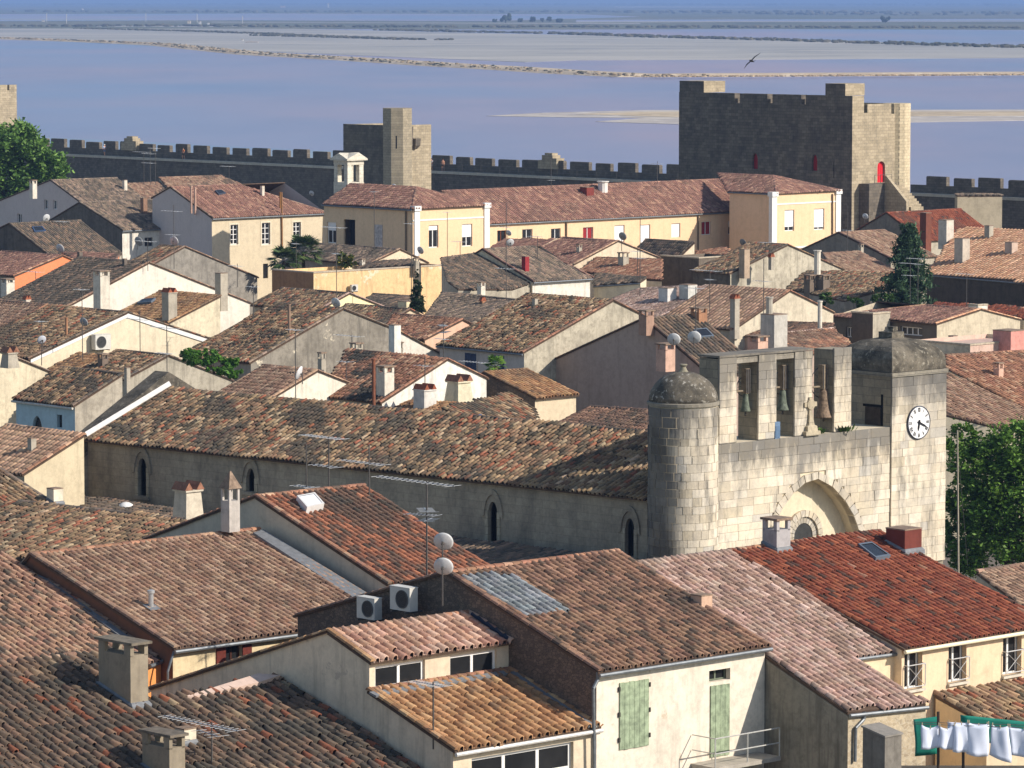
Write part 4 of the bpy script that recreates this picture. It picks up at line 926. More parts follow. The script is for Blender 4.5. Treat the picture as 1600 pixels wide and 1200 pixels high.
courses(fac, FO, U, -V, .35, t_r - .004, zb_ + .6, LEDGE, .43, arch_span, lambda a, z: max(0, (z - LEDGE + 1.3)) * .3, True, rest, seed=3)
# voussoirs of the pointed arch
for (i0, o0), (i1, o1) in zip(zip(ARCH, ARCHO), zip(ARCH[1:], ARCHO[1:])):
    for k in range(2):
        f0, f1 = k / 2 + .02, (k + 1) / 2 - .02; L_ = lambda p, q_, t: (p[0] + (q_[0] - p[0]) * t, p[1] + (q_[1] - p[1]) * t)
        pts = [FO + U * a + Z * z - V * random.uniform(.02, .05) for a, z in (L_(i0, i1, f0), L_(i0, i1, f1), L_(o0, o1, f1), L_(o0, o1, f0))]
        q = MB(); q.prism(pts, V * .45, 0, stone_col(.15, random)); part(q, 'voussoir', STM, ch)
m = MB(); q0 = f2(1205, 860, FO + V * .9)
wall_face(m, FO + V * .9, U, [(ARCH[0][0] - .2, 4), (ARCH[-1][0] + .2, 4), (ARCH[-1][0] + .2, ARCH[5][1] + .3), (ARCH[0][0] - .2, ARCH[5][1] + .3)], [], 0, False); part(m, 'portal_recess', FM, ch)
PO2 = FO + V * .9; pc = PPL(1254, 838, PO2, V); ca, cz = (pc - PO2).dot(U), pc.z; R1 = abs((PPL(1226, 838, PO2, V) - PO2).dot(U) - ca); R1 = 1.32
for r0, r1, d0, nme, cc in ((.98, 1.30, .16, 'arch_ring', .1), (.66, .95, .06, 'inner_ring', .45)):
    m = MB()
    for i in range(12):
        t0, t1 = math.pi * i / 12 + .015, math.pi * (i + 1) / 12 - .015
        m.prism([PO2 + U * (ca + math.cos(t) * r) + Z * (cz + math.sin(t) * r) for r, t in ((r0, t0), (r0, t1), (r1, t1), (r1, t0))], -V * d0, 0, stone_col(cc, random))
    for s_ in (-1, 1): m.box(PO2 + U * (ca + s_ * (r0 + r1) / 2 - (r1 - r0) / 2) + Z * (cz - 3), U * (r1 - r0), -V * d0, Z * 2.98, 0, stone_col(.1, random))
    part(m, nme, STM, ch)
m = MB(); m.face([PO2 - V * .02 + U * (ca + math.cos(t) * .68) + Z * (cz + math.sin(t) * .68) for t in (math.pi * i / 10 for i in range(11))] + [PO2 - V * .02 + U * (ca - .68) + Z * (cz - 3), PO2 - V * .02 + U * (ca + .68) + Z * (cz - 3)]); part(m, 'portal_window', flat((60, 60, 58), .5, name='leaded_glass', var=.3), ch)
# belfry wall: piers, lintels, bells
BO = FO + V * .12
piers = [(f2(1127, 620)[0], f2(1154, 620)[0]), (f2(1188, 620)[0], f2(1216, 620)[0]), (f2(1244.5, 620)[0], f2(1272, 620)[0]), (f2(1306, 620)[0], f2(1333, 620)[0])]
G = lambda a, z: max(0, z - BT + 1.4) * .3
for i, (a0, a1) in enumerate(piers):
    q = MB(); q.box(BO + V * .13 + U * (a0 + .006) + Z * (LEDGE - .02), U * (a1 - a0 - .012), V * (PT - .13), Z * (BT - LEDGE - .05)); pr_ = part(q, 'belfry_pier', stonework((168, 156, 132), (146, 136, 116), (120, 112, 96), .8, .42, amt=.35, key='pier'), ch)
    courses(pr_, BO, U, -V, a0, a1, LEDGE, BT if i in (0, 3) else BT - .02, .42, None, G, True, rest, .5, .9, seed=20 + i)
for a0, a1, y in ((piers[0][1], piers[1][0], 567), (piers[1][1], piers[2][0], 561)):
    z0 = f2(1170 if y == 567 else 1230, y)[1]; q = MB(); q.box(BO + U * a0 + Z * z0 + V * .05, U * (a1 - a0), V * (PT - .1), Z * (BT - z0)); part(q, 'lintel', stonework((160, 152, 136), (140, 132, 118), (110, 104, 94), .8, .42, amt=.4, key='lintel'), ch)
q = MB(); a0, a1 = piers[0][0] - .05, piers[2][1] + .03; q.box(BO + U * a0 + Z * (BT + .002) - V * .05, U * (a1 - a0), V * (PT + .1), Z * .10); part(q, 'coping', stonework((138, 130, 116), (118, 112, 102), (96, 90, 82), 1.0, .5, amt=.5, key='coping'), ch)
def bell(label, x, ytop, ybot, wpx, cols, wheel):
    c = PPL(x, ytop, BO + V * .55, V); D = c.y; r = wpx * D / FPX / 2; zb = PPL(x, ybot, BO + V * .55, V).z; h = c.z - zb; root = thing('church_bell', label, 'bell', Vector((c.x, c.y, zb)), 'bells hung in the belfry openings'); b = Vector((c.x, c.y, zb)); m = MB()
    m.lathe(b, [(r * .9, .04), (r, 0), (r * .98, .05), (r * .72, h * .28), (r * .55, h * .62), (r * .50, h * .86), (r * .32, h * .98), (r * .05, h)], 18); part(m, 'body', cols, root, True)
    m = MB(); hb = PPL(x, ytop, BO + V * .55, V); m.cbox(b + Z * (h + .55), U * r * 1.1, V * .3, Z * 1.2); m.tube(b + Z * (h + .08) - U * .9, b + Z * (h + .08) + U * .9, .05, 8); part(m, 'headstock', flat((150, 134, 112), .85, name='headstock_wood', var=.3), root)
    m = MB()
    for s_ in (-.3, 0, .3): m.box(b + U * (r * s_ * 1.4 - .03) - V * .17 + Z * (h - .02), U * .05, -V * .02, Z * 1.15)
    part(m, 'strap', IRON(), root)
    if wheel:
        m = MB(); wc = b + Z * (h + .25) + U * .1 + V * .25; rr = wheel
        for i in range(20): t0, t1 = 6.283 * i / 20, 6.283 * (i + 1) / 20; m.tube(wc + (U * math.cos(t0) + Z * math.sin(t0)) * rr, wc + (U * math.cos(t1) + Z * math.sin(t1)) * rr, .03, 4)
        for i in range(4): t0 = math.pi * i / 4; m.tube(wc - (U * math.cos(t0) + Z * math.sin(t0)) * rr, wc + (U * math.cos(t0) + Z * math.sin(t0)) * rr, .015, 4)
        part(m, 'wheel', IRON(), root)
    m = MB(); m.tube(b + Z * .1, b - Z * .12, .05, 6); m.lathe(b - Z * .16, [(.02, -.06), (.07, 0), (.02, .06)], 8); part(m, 'clapper', IRON(), root)
VERD = flat((116, 124, 108), .75, .1, name='verdigris_bronze', var=.4, scale=7)
bell('small green bell in the left belfry opening', 1165, 613, 643, 17, VERD, .45); bell('green bell in the middle belfry opening', 1223, 607, 641, 21, VERD, .55); bell('large tan bronze bell in the right open topped belfry opening', 1287, 606, 652, 29, flat((150, 128, 106), .75, .1, name='tan_bronze', var=.4, scale=7), .75)
# stone cross on the ledge
b = PPL(1267, 679, FO + V * .02, V); b.z = LEDGE; cr = thing('stone_cross', 'weathered stone cross standing on the ledge before the belfry', 'cross', b); m = MB(); b = b + V * .1
m.ring([[b + U * x * k + V * y * k2 + Z * z for x, y in ((-1, -1), (1, -1), (1, 1), (-1, 1))] for z, k, k2 in ((0, .52, .28), (.20, .50, .27), (.22, .36, .24), (.45, .33, .2), (.5, .20, .16), (.85, .13, .13), (1.05, .13, .12))]); part(m, 'pedestal', stonework((190, 176, 148), (170, 158, 134), (140, 130, 112), .9, .6, amt=.4, key='cross'), cr)
m = MB(); m.cbox(b + Z * 1.42, U * .22, V * .2, Z * .86); m.cbox(b + Z * 1.5, U * .86, V * .19, Z * .22); m.ring([[b + Z * 1.5 + (U * math.cos(t) + Z * math.sin(t)) * r_ + V * d for t in (6.283 * i / 12 for i in range(12))] for r_, d in ((.26, -.13), (.26, .13))]); part(m, 'cross_head', stonework((190, 176, 148), (170, 158, 134), (140, 130, 112), .9, .6, amt=.4, key='cross'), cr)
# tools left in the openings and weeds on the ledge
for x0, y0, x1, y1, c, t in ((1211, 660, 1219, 684, (106, 130, 156), 'blue grey metal cabinet in the middle belfry opening'),):
    p = PPL(x0, y1, FO + V * .08, V); p.z = LEDGE; a1 = (PPL(x1, y1, FO + V * .08, V) - p).dot(U); root = thing('bell_cabinet', t, 'cabinet', p); m = MB(); m.box(p, U * a1, V * .5, Z * (f2(x0, y0)[1] - LEDGE)); part(m, 'casing', flat(c, .5, name='cabinet_paint'), root); m = MB(); m.box(p + U * .04 - V * .022 + Z * .06, U * (a1 - .08), V * .02, Z * .55); part(m, 'door', flat((92, 116, 142), .5, name='cabinet_door'), root)
def tuft(label, p, r, n, cols, cat='plant', name='wall_plant', h=.4):
    root = thing(name, label, cat, p); m = MB(); rg = random.Random(int(p.x * 100))
    for _ in range(n):
        a = rg.uniform(0, 6.283); q = p + Vector((math.cos(a), math.sin(a), 0)) * rg.uniform(0, r) ; d = Vector((math.cos(a) * .7, math.sin(a) * .7, 1)) * h * rg.uniform(.4, 1); s_ = Vector((-math.sin(a), math.cos(a), 0)) * h * .18; m.face([q, q + d * .5 + s_, q + d, q + d * .5 - s_], 0, rgb(*rg.choice(cols)))
    part(m, 'leaves', tinted('leaf', .7, 3, .2), root); m = MB(); m.tube(p - Z * .05, p + Z * h * .4, .02, 5); part(m, 'stem', flat((80, 90, 50), .8, name='stem'), root)
GRN = [(62, 92, 34), (82, 112, 44), (48, 74, 30)]
p = FO + U * f2(1322, 672)[0] + Z * LEDGE + V * .05; tuft('weeds sprouting on the ledge beside the right belfry pier', p, .5, 60, GRN)
p = FO + U * f2(1289, 674)[0] + Z * LEDGE + V * .3; tuft('bright weeds on the ledge below the large bell', p, .3, 60, GRN, h=.3)
# clock tower
TO = FO - V * .10 + U * (t_r + .004); tw = t_e - t_r; zc_ = PPL(1392, 590, TO, V).z; zd = PPL(1400, 526, TO + V * 1.5, V).z; dep = 3.7
m = MB(); m.box(TO + V * .10, U * (tw - .006), V * dep, Z * zc_); tw_p = part(m, 'clock_tower', stonework((160, 148, 126), (140, 130, 112), (116, 108, 94), .8, .42, amt=.5, key='ctower'), ch)
GT = lambda a, z: max(0, min(.85, (z - zc_ + 2.8) * .38)) + (.25 if z > 10 and abs(a - tw * .55) < .7 and z < zc_ - 2 else 0)
trest = MB(); courses(tw_p, TO, U, -V, 0, tw, zb_, zc_, .42, None, GT, False, trest, .5, 1.0, seed=50); o = sub(trest, 'ashlar_stones', STP, tw_p, ch); o['kind'] = 'stuff'
m = MB(); m.box(TO - V * .07 - U * .07 + Z * (zc_ + .003), U * (tw + .14), V * (dep + .24), Z * .2); part(m, 'cornice', stonework((150, 142, 126), (130, 124, 110), (100, 96, 86), 1.2, .5, amt=.4, key='cornice'), ch)
m = MB(); c = TO + U * tw / 2 + V * (dep / 2 + .05); zz0 = zc_ + .225; hh = zd - zz0; rr = []
for i in range(9):
    t = i / 8; k = math.sqrt(max(0.0, 1 - max(0, (t - .25) / .75) ** 2)) if t > .25 else 1.0; k = max(k, .10); rr.append([c + U * (tw / 2 - .02) * k * s_ + V * (dep / 2 + .02) * k * r_ + Z * (zz0 + hh * t) for s_, r_ in ((-1, -1), (1, -1), (1, 1), (-1, 1))])
m.ring(rr); LICH = lichen_stone((116, 108, 94), (66, 62, 54), (164, 156, 138)); part(m, 'tower_dome', LICH, ch)
m = MB(); m.cbox(c + Z * (zd + .08), U * .9, V * .9, Z * .3); m.cbox(c + Z * (zd + .3) + U * .1, U * .35, V * .35, Z * .35); part(m, 'dome_cap', LICH, ch)
# the dark door in the tower's left side
dO = TO; q = MB(); y_ = PPL(1356, 640, TO, U); p0 = PPL(1353, 636, TO, U); p1 = PPL(1377, 636, TO, U); a0, a1 = sorted(((p0 - TO).dot(V), (p1 - TO).dot(V))); q.box(Vector((TO.x, TO.y, LEDGE + .03)) + V * a0 - U * .06, V * (a1 - a0), U * .055, Z * (PPL(1365, 637, TO, U).z - LEDGE)); part(q, 'tower_door', flat((70, 60, 50), .9, name='old_wood', var=.3), ch)
q = MB(); q.box(Vector((TO.x, TO.y, LEDGE + .02)) + V * (a0 - .12) - U * .03, V * .12, U * .03, Z * 1.55); q.box(Vector((TO.x, TO.y, PPL(1365, 637, TO, U).z + .04)) + V * (a0 - .12) - U * .03, V * (a1 - a0 + .3), U * .03, Z * .12); part(q, 'door_frame', flat((20, 18, 16), .95, name='dark_gap'), ch)
# clock
ck = PPL(1434, 660, TO, V) - V * .05; cr_ = 26.5 * ck.y / FPX
m = MB(); n_ = 40; ringp = lambda r_, d: [ck - V * d + (U * math.cos(t) + Z * math.sin(t)) * r_ for t in (6.283185 * i / n_ for i in range(n_))]
m.ring([ringp(cr_, -.04), ringp(cr_, .05), ringp(cr_ * .95, .06), ringp(cr_ * .94, .03)], 0, None, False); ckp = part(m, 'clock', flat((70, 74, 86), .4, .3, name='clock_rim'), ch)
m = MB(); m.face(ringp(cr_ * .945, .035)); sub(m, 'clock_face', flat((236, 234, 230), .4, name='clock_enamel', var=.02), ckp, ch)
BLK = flat((24, 24, 28), .5, name='black_paint', var=.05)
STROKE = {'I': [((0, -1), (0, 1))], 'V': [((-.5, 1), (0, -1)), ((.5, 1), (0, -1))], 'X': [((-.5, 1), (.5, -1)), ((.5, 1), (-.5, -1))]}
for hnum, txt in zip(range(1, 13), ('I', 'II', 'III', 'IIII', 'V', 'VI', 'VII', 'VIII', 'IX', 'X', 'XI', 'XII')):
    a = math.pi / 2 - hnum * math.pi / 6; od = U * math.cos(a) + Z * math.sin(a); td = U * math.sin(a) - Z * math.cos(a); wd = {'I': .45, 'V': 1.0, 'X': 1.0}; tot = sum(wd[q] for q in txt); x = -tot / 2; m = MB(); s_ = cr_ * .125
    for q in txt:
        cx = x + wd[q] / 2; x += wd[q]
        for (xa, ya), (xb, yb) in STROKE[q]:
            A = ck - V * .04 + od * (cr_ * .76 + ya * s_) + td * ((cx + xa * .8) * s_ * 1.0); B = ck - V * .04 + od * (cr_ * .76 + yb * s_) + td * ((cx + xb * .8) * s_ * 1.0); dd = (B - A).normalized(); sd_ = dd.cross(V) * (s_ * .17); m.face([A - sd_, B - sd_, B + sd_, A + sd_])
    sub(m, 'numeral', BLK, ckp, ch)
for ang, L_, wd_, nm in ((6 + 19 / 60, .55, .075, 'hour_hand'), (19 / 5, .80, .055, 'minute_hand')):
    a = math.pi / 2 - ang * math.pi / 6; od = U * math.cos(a) + Z * math.sin(a); td = U * math.sin(a) - Z * math.cos(a); m = MB(); A = ck - V * (.06 if nm[0] == 'h' else .075); k = cr_
    m.face([A - od * k * .16 - td * k * wd_, A + od * k * L_ * .6 - td * k * wd_, A + od * k * L_, A + od * k * L_ * .6 + td * k * wd_, A - od * k * .16 + td * k * wd_]); sub(m, nm, BLK, ckp, ch)
m = MB(); m.lathe(ck - V * .03, [(cr_ * .09, 0), (cr_ * .09, .06)], 10, 0, -V); sub(m, 'hub', BLK, ckp, ch)
# round turret with domed cap
zt_c = zt(638, FO.y - 1.6); rad = (1122 - 1011) / 2 * FO.y / FPX; m = MB(); m.lathe(FO, [(rad - .05, 0), (rad - .05, zt_c)], 32); tp = part(m, 'round_turret', FM, ch, True); rg = random.Random(9); tm = MB(); z = 4.5
while z < zt_c - .05:
    hc = min(rg.uniform(.34, .5), zt_c - z); a = rg.uniform(0, .5); end = a + 2 * math.pi
    while a < end - .02:
        da = min(rg.uniform(.35, .75) / rad, end - a); pr_ = rad + rg.uniform(-.015, .02); g = .006; az = (a + da / 2) % (2 * math.pi)
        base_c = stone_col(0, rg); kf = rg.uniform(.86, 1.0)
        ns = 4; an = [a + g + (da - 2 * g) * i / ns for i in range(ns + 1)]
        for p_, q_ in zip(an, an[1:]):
            lf = math.cos((p_ + q_) / 2 - math.pi * 1.08); kk = max(0, min(1, (lf - .15 + .12 * math.sin(z * 1.7 + p_ * 5)) / .6)) * kf; col = tuple(c_ * (1 - kk * .95) + e_ * kk * .95 for c_, e_ in zip(base_c[:3], (.058, .054, .048))) + (1,)  # left side darkened: black crust and the shade there, both painted into the stones
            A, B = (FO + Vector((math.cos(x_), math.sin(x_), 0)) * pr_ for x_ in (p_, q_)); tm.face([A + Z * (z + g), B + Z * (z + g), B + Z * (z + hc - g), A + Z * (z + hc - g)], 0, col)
        a += da
    z += hc
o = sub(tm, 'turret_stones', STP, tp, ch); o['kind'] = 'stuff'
m = MB(); m.lathe(FO + Z * zt_c, [(rad - .1, 0), (rad + .05, .02), (rad + .06, .16), (rad - .05, .2)], 32); part(m, 'turret_cornice', stonework((150, 142, 126), (130, 124, 110), (100, 96, 86), 1.2, .5, amt=.4, key='cornice'), ch)
m = MB(); hd = PPL(1067, 580, FO, Vector((0, 1, 0))).z - zt_c - .2; m.lathe(FO + Z * (zt_c + .2), [((rad - .03) * math.cos(t), hd * math.sin(t)) for t in (math.pi / 2 * i / 10 for i in range(10))] + [(.06, hd)], 32); part(m, 'turret_dome', lichen_stone((112, 104, 90), (70, 66, 58), (196, 190, 176)), ch, True)
m = MB(); m.lathe(FO + Z * (zt_c + .2 + hd - .1), [(.32, 0), (.18, .15), (.12, .3), (.20, .4), (.17, .44)], 12); part(m, 'finial', stonework((150, 142, 120), (130, 124, 106), (100, 96, 86), 1.2, .5, amt=.3, key='finial'), ch)
o = sub(rest, 'ashlar_stones', STM, fac, ch); o['kind'] = 'stuff'
# ------------------------------------------------------------------ plasters
CREAM = plaster((216, 198, 170), .32, .3); CREAMW = plaster((222, 210, 190), .34, .3, patch=(190, 174, 150)); WHITEW = plaster((224, 216, 200), .38, .45); GREYW = plaster((178, 168, 148), .5, .5)
BEIGE = plaster((206, 188, 158), .25, .2); GREYD = plaster((150, 142, 128), .55, .5); MAUVE = plaster((176, 154, 138), .25, .3); YELL = plaster((228, 194, 154), .14, .14); YELLP = plaster((220, 188, 152), .14, .14)
OCHREW = plaster((226, 192, 142), .35, .5, patch=(222, 204, 172)); ORANGEW = plaster((226, 136, 92), .15, .1); GREYM = plaster((146, 138, 124), .7, .7, patch=(200, 188, 164)); STUC = plaster((216, 202, 172), .45, .4, patch=(178, 166, 142)); BLUEW = plaster((168, 190, 196), .2, .2); PALEY = plaster((218, 203, 174), .25, .3)
RUBD = stonework((128, 110, 94), (96, 84, 73), (84, 74, 65), .17, .2, amt=.5, key='rubble', rubble=True); RUBL = stonework((204, 186, 154), (170, 152, 124), (196, 182, 156), .2, .2, amt=.35, key='rubble_light', rubble=True); GREYST = plaster((140, 134, 120), .55, 1.0)
LILAC = plaster((200, 186, 178), .12, .12); CONC = plaster((176, 168, 154), .4, .3)
gz = ZINC()
# ------------------------------------------------------------------ far houses before the rampart
House('L1', 'house', 'large pale grey gabled house beside the tall tree at the left edge', 'U', [(-12, 319), (80, 282), (130, 319)], 8.5, 232, 'grey', BEIGE, LILAC, wins=[('gable', (69, 312, 75, 327), 'casement', {'fw': .08}), ('gable', (83, 313, 89, 327), 'casement', {'fw': .08}), ('gable', (27, 334, 34, 348), 'casement', {'fw': .08})], lichen=.4)
Slope('L1b', 'house', 'low brown roof just right of the large pale gable', 'U', (234, 318, 8.2), 17, [(186, 288), (267, 284), (300, 300), (234, 318), (205, 303)], 'brown', GREYW)
Slope('L1c', 'house', 'brown roofed house directly below the dark rampart, with small white ventilator at its ridge', 'U', (330, 303, 9), 17, [(249, 278), (346, 275), (402, 298), (330, 303), (268, 300)], 'brown', GREYW, caps=(0,))
WIN3 = lambda x0, x1, y0, y1: ('front', (x0, y0, x1, y1), 'casement', {'nh': 4, 'surround': (226, 212, 184), 'fw': .09})
House('L2', 'house', 'beige two storey house with three pale framed windows and a red hipped roof', 'U', [(238, 310), (267, 293), (331, 340)], 9.5, 509, 'rose', plaster((206, 190, 160), .2, .15), LILAC, wins=[WIN3(360, 372, 351, 382), WIN3(409, 422, 348, 382), WIN3(458, 470, 347, 376), ('front', (411, 412, 419, 435), 'dark')], ridge_end=372, gutter=gz, lichen=.3, verge_pal='brown')
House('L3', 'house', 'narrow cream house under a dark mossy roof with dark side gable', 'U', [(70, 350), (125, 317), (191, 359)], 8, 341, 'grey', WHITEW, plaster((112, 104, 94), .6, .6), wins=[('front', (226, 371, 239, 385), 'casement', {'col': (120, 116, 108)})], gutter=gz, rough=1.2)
House('L4', 'house', 'house with dark grey green roof and blue skylight near the left edge', 'U', [(-30, 372), (15, 350), (76, 398)], 8, 186, 'dark', GREYW, plaster((104, 96, 86), .6, .6), rough=1.2)
Slope('L4b', 'house', 'brown roof cut by the left edge below the dark roof with skylight', 'U', (30, 398, 7.6), 17, [(-60, 372), (0, 374), (32, 398), (-60, 404)], 'dark', GREYW)
House('L5', 'house', 'house with a bright orange rendered gable', 'V', [(123, 411), (97, 400), (23, 431)], 8, -70, 'rose', GREYD, ORANGEW, lichen=.4, verge_pal='warm')
Slope('L5b', 'house', 'low roofs wedged behind the orange gable', 'V', (130, 412, 7.6), 15, [(96, 393), (186, 398), (178, 414), (124, 411)], 'rose', ORANGEW)
House('L7', 'house', 'house with stained grey gable behind the long white gable', 'V', [(402, 434), (288, 386), (222, 422)], 8, 185, 'old', GREYD, plaster((150, 143, 131), .65, .55), verge_pal='brown')
House('L6', 'house', 'house with a long smooth whitish gable and two tall chimneys', 'V', [(390, 474), (232, 411), (104, 480)], 8, -2, 'dark', GREYW, plaster((220, 210, 194), .25, .25), ridge_end=None, rough=1.2, verge_pal='brown')
House('L8', 'house', 'small ochre tiled roof against the whitish gable, with ornate chimney', 'V', [(344, 463), (265, 504)], 8, 172, 'ochre', GREYW, STUC, lichen=.4, verge_pal='ochre')
House('L10', 'house', 'brown roof with red edge tiles at the left edge', 'V', [(74, 477), (-2, 521)], 8, -160, 'brown', GREYW, STUC, verge_pal='warm')
House('L9', 'house', 'pale yellow gabled house with white eave band and air conditioner', 'V', [(332, 532), (198, 489), (47, 560)], 8, -72, 'old', STUC, PALEY, detail=2, coping=WHITE(), rough=1.2, wins=[])
House('L11', 'house', 'peeling cream stucco gable at the left edge', 'V', [(97, 590), (-30, 538), (-130, 592)], 7.5, -260, 'old', STUC, STUC, detail=2, verge_pal='grey')
Slope('L13b', 'house', 'small brown roof with flue against the yellow gable house', 'V', (92, 592, 7), 16, [(73, 576), (122, 551), (172, 556), (178, 575), (140, 588), (92, 594)], 'ochre', STUC)
House('L13', 'house', 'grey gabled house with tall pale chimney and moss stained roof', 'V', [(362, 595), (262, 556), (196, 592)], 7.5, 118, 'old', GREYW, plaster((176, 167, 148), .65, .6), rough=1.2, detail=2, verge_pal='grey')
House('L12', 'house', 'small pale blue fronted house with cornice and old mixed tiles', 'V', [(191, 585), (117, 633)], 8, 25, 'old', BLUEW, plaster((174, 164, 146), .65, .6), wins=[('front', (50, 650, 66, 668), 'dark', {'lancet': 1}), ('front', (89, 648, 97, 668), 'dark')], rough=1.4, lichen=.85, detail=2, gutter=flat((196, 190, 178), .7, name='cornice_paint'))
# ------------------------------------------------------------------ yellow institution
def pilaster(h, x, y0, y1, wpx, O=None):
    p = PPL(x, (y0 + y1) / 2, h.C, V); D = p.y; w_ = wpx * D / FPX / 1.0; zt_, zb_ = PPL(x, y0, h.C, V).z, PPL(x, y1, h.C, V).z; b = Vector((p.x, p.y, 0)); m = MB()
    m.box(b - U * w_ * .5 - V * .12 + Z * zb_, U * w_, V * .5, Z * (zt_ - zb_ - .5)); m.box(b - U * w_ * .62 - V * .25 + Z * (zt_ - .498), U * w_ * 1.25, V * .75, Z * .5); part(m, 'pilaster', WHITE(), h.root)
RW = lambda x0, x1, y0, y1, f: ('front', (x0, y0, x1, y1), 'roller', {'fr': f, 'fw': .09})
y1 = House('YW', 'institution_wing', 'long pale yellow wing with red brown roof and a row of small windows', 'U', [(640, 330), (690, 299), (757, 349)], 9.3, 1216, 'rose', YELL, YELLP, cat='building', gutter=gz, lichen=.25, pitch=.34, exp=.5, verge=False,
  wins=[('front', (777, 360, 791, 378), 'casement', {'col': (128, 66, 38)}), ('front', (816, 358, 832, 373), 'casement'), ('front', (861, 357, 876, 374), 'casement'), ('front', (911, 355, 927, 374), 'curtain'), RW(960, 976, 352, 378, .95), RW(1001, 1016, 351, 380, .95), RW(1049, 1063, 349, 371, .95), ('front', (1096, 346, 1111, 367), 'curtain'), RW(1138, 1154, 345, 366, .45), ('front', (1173, 343, 1189, 364), 'casement')])
yl = House('YL', 'institution_pavilion', 'left yellow pavilion with white corner pilasters and hipped roof', 'V', [(645, 326)], 11.8, 506, 'rose', plaster((220, 192, 154), .15, .15), YELL, cat='building', gutter=gz, lichen=.25, pitch=.34, exp=.5, verge=False, ridge_end=548, hip0=(762, (650, 293)),
  wins=[('gable', (670, 352, 685, 387), 'roller', {'fr': .22, 'fw': .09}), ('gable', (722, 350, 738, 385), 'roller', {'fr': .58, 'fw': .09}), ('front', (511, 347, 525, 380), 'roller', {'fr': .4, 'fw': .09}), ('front', (537, 343, 555, 384), 'dark', {'depth': .9}), ('front', (586, 351, 598, 387), 'planks', {'col': (196, 190, 184), 'hinges': False, 'n': 2})])
yr = House('YR', 'institution_pavilion', 'right yellow pavilion with white corner pilasters in front of the great tower', 'V', [(1213, 302)], 11.7, 1140, 'rose', YELLP, YELL, cat='building', gutter=gz, lichen=.25, pitch=.34, exp=.5, verge=False, ridge_end=1122, hip0=(1312, (1208, 275)),
  wins=[tuple(['gable']) + q[1:] for q in (RW(1226, 1241, 328, 361, .8), RW(1272, 1288, 326, 359, .88))])
for x, h_, a, b in ((651, yl, 322, 400), (760, yl, 317, 390), (1209, yr, 300, 384), (1309, yr, 296, 362)): pilaster(h_, x, a, b, 11)
for h_, ys in ((yl, (339, 398)), (yr, (305, 372))):
    for dz in (-1.0,):
        b = Vector((h_.C.x, h_.C.y, 0)); m = MB(); m.box(b - V * .05 + Z * (h_.zc - 1.3), U * h_.pr[0][0], V * .048, Z * .16); part(m, 'string_course', WHITE(), h_.root); m = MB(); m.box(b - V * .07 + Z * (h_.zc - 6.2), U * h_.pr[0][0], V * .068, Z * .2); part(m, 'string_course', WHITE(), h_.root)
for hh, xs in ((y1, (884, 1090)),):
    for x in xs: u = along(hh.C, U, x); m = MB(); b = Vector((hh.C.x, hh.C.y, 0)) + U * u - V * .12; m.tube(b, b + Z * (hh.zc - .2), .09, 8); part(m, 'downpipe', flat((120, 104, 84), .5, .3, name='pipe_metal'), hh.root)
# little bell turret on the pavilion roof
bt = thing('roof_bell_turret', 'small white stone bell turret with pediments on the yellow building roof', 'bell turret', PY(545, 293, 438)); o = org(bt); mm = stonework((228, 220, 200), (214, 206, 186), (180, 172, 156), .6, .4, amt=.2, key='whitestone'); hw = 1.15; zt0 = zt(257, 438) - o.z
m = MB(); m.box(o - U * hw - V * hw - Z * 1.6, U * hw * 2, V * hw * 2, Z * 2.2); part(m, 'base', mm, bt); m = MB()
for i in (-1, 1):
    for j in (-1, 1): m.cbox(o + U * i * hw * .72 + V * j * hw * .72 + Z * ((.6 + zt0) / 2 + .3), U * hw * .5, V * hw * .5, Z * (zt0 - .6 + .6))
part(m, 'piers', mm, bt); m = MB(); m.box(o - U * hw - V * hw + Z * (zt0 + .1), U * hw * 2, V * hw * 2, Z * .45); m.box(o - U * hw * 1.25 - V * hw * 1.25 + Z * (zt0 + .553), U * hw * 2.5, V * hw * 2.5, Z * .16); part(m, 'entablature', mm, bt); m = MB(); zz = zt0 + .716
for ax, bx in ((U, V), (V, U)): m.prism([o + ax * hw * 1.25 * s_ - bx * hw * 1.25 + Z * (zz + h_) for s_, h_ in ((-1, 0), (1, 0), (0, .62))], bx * hw * 2.5 + Z * (.001 if ax is U else 0))
part(m, 'pediment', mm, bt)
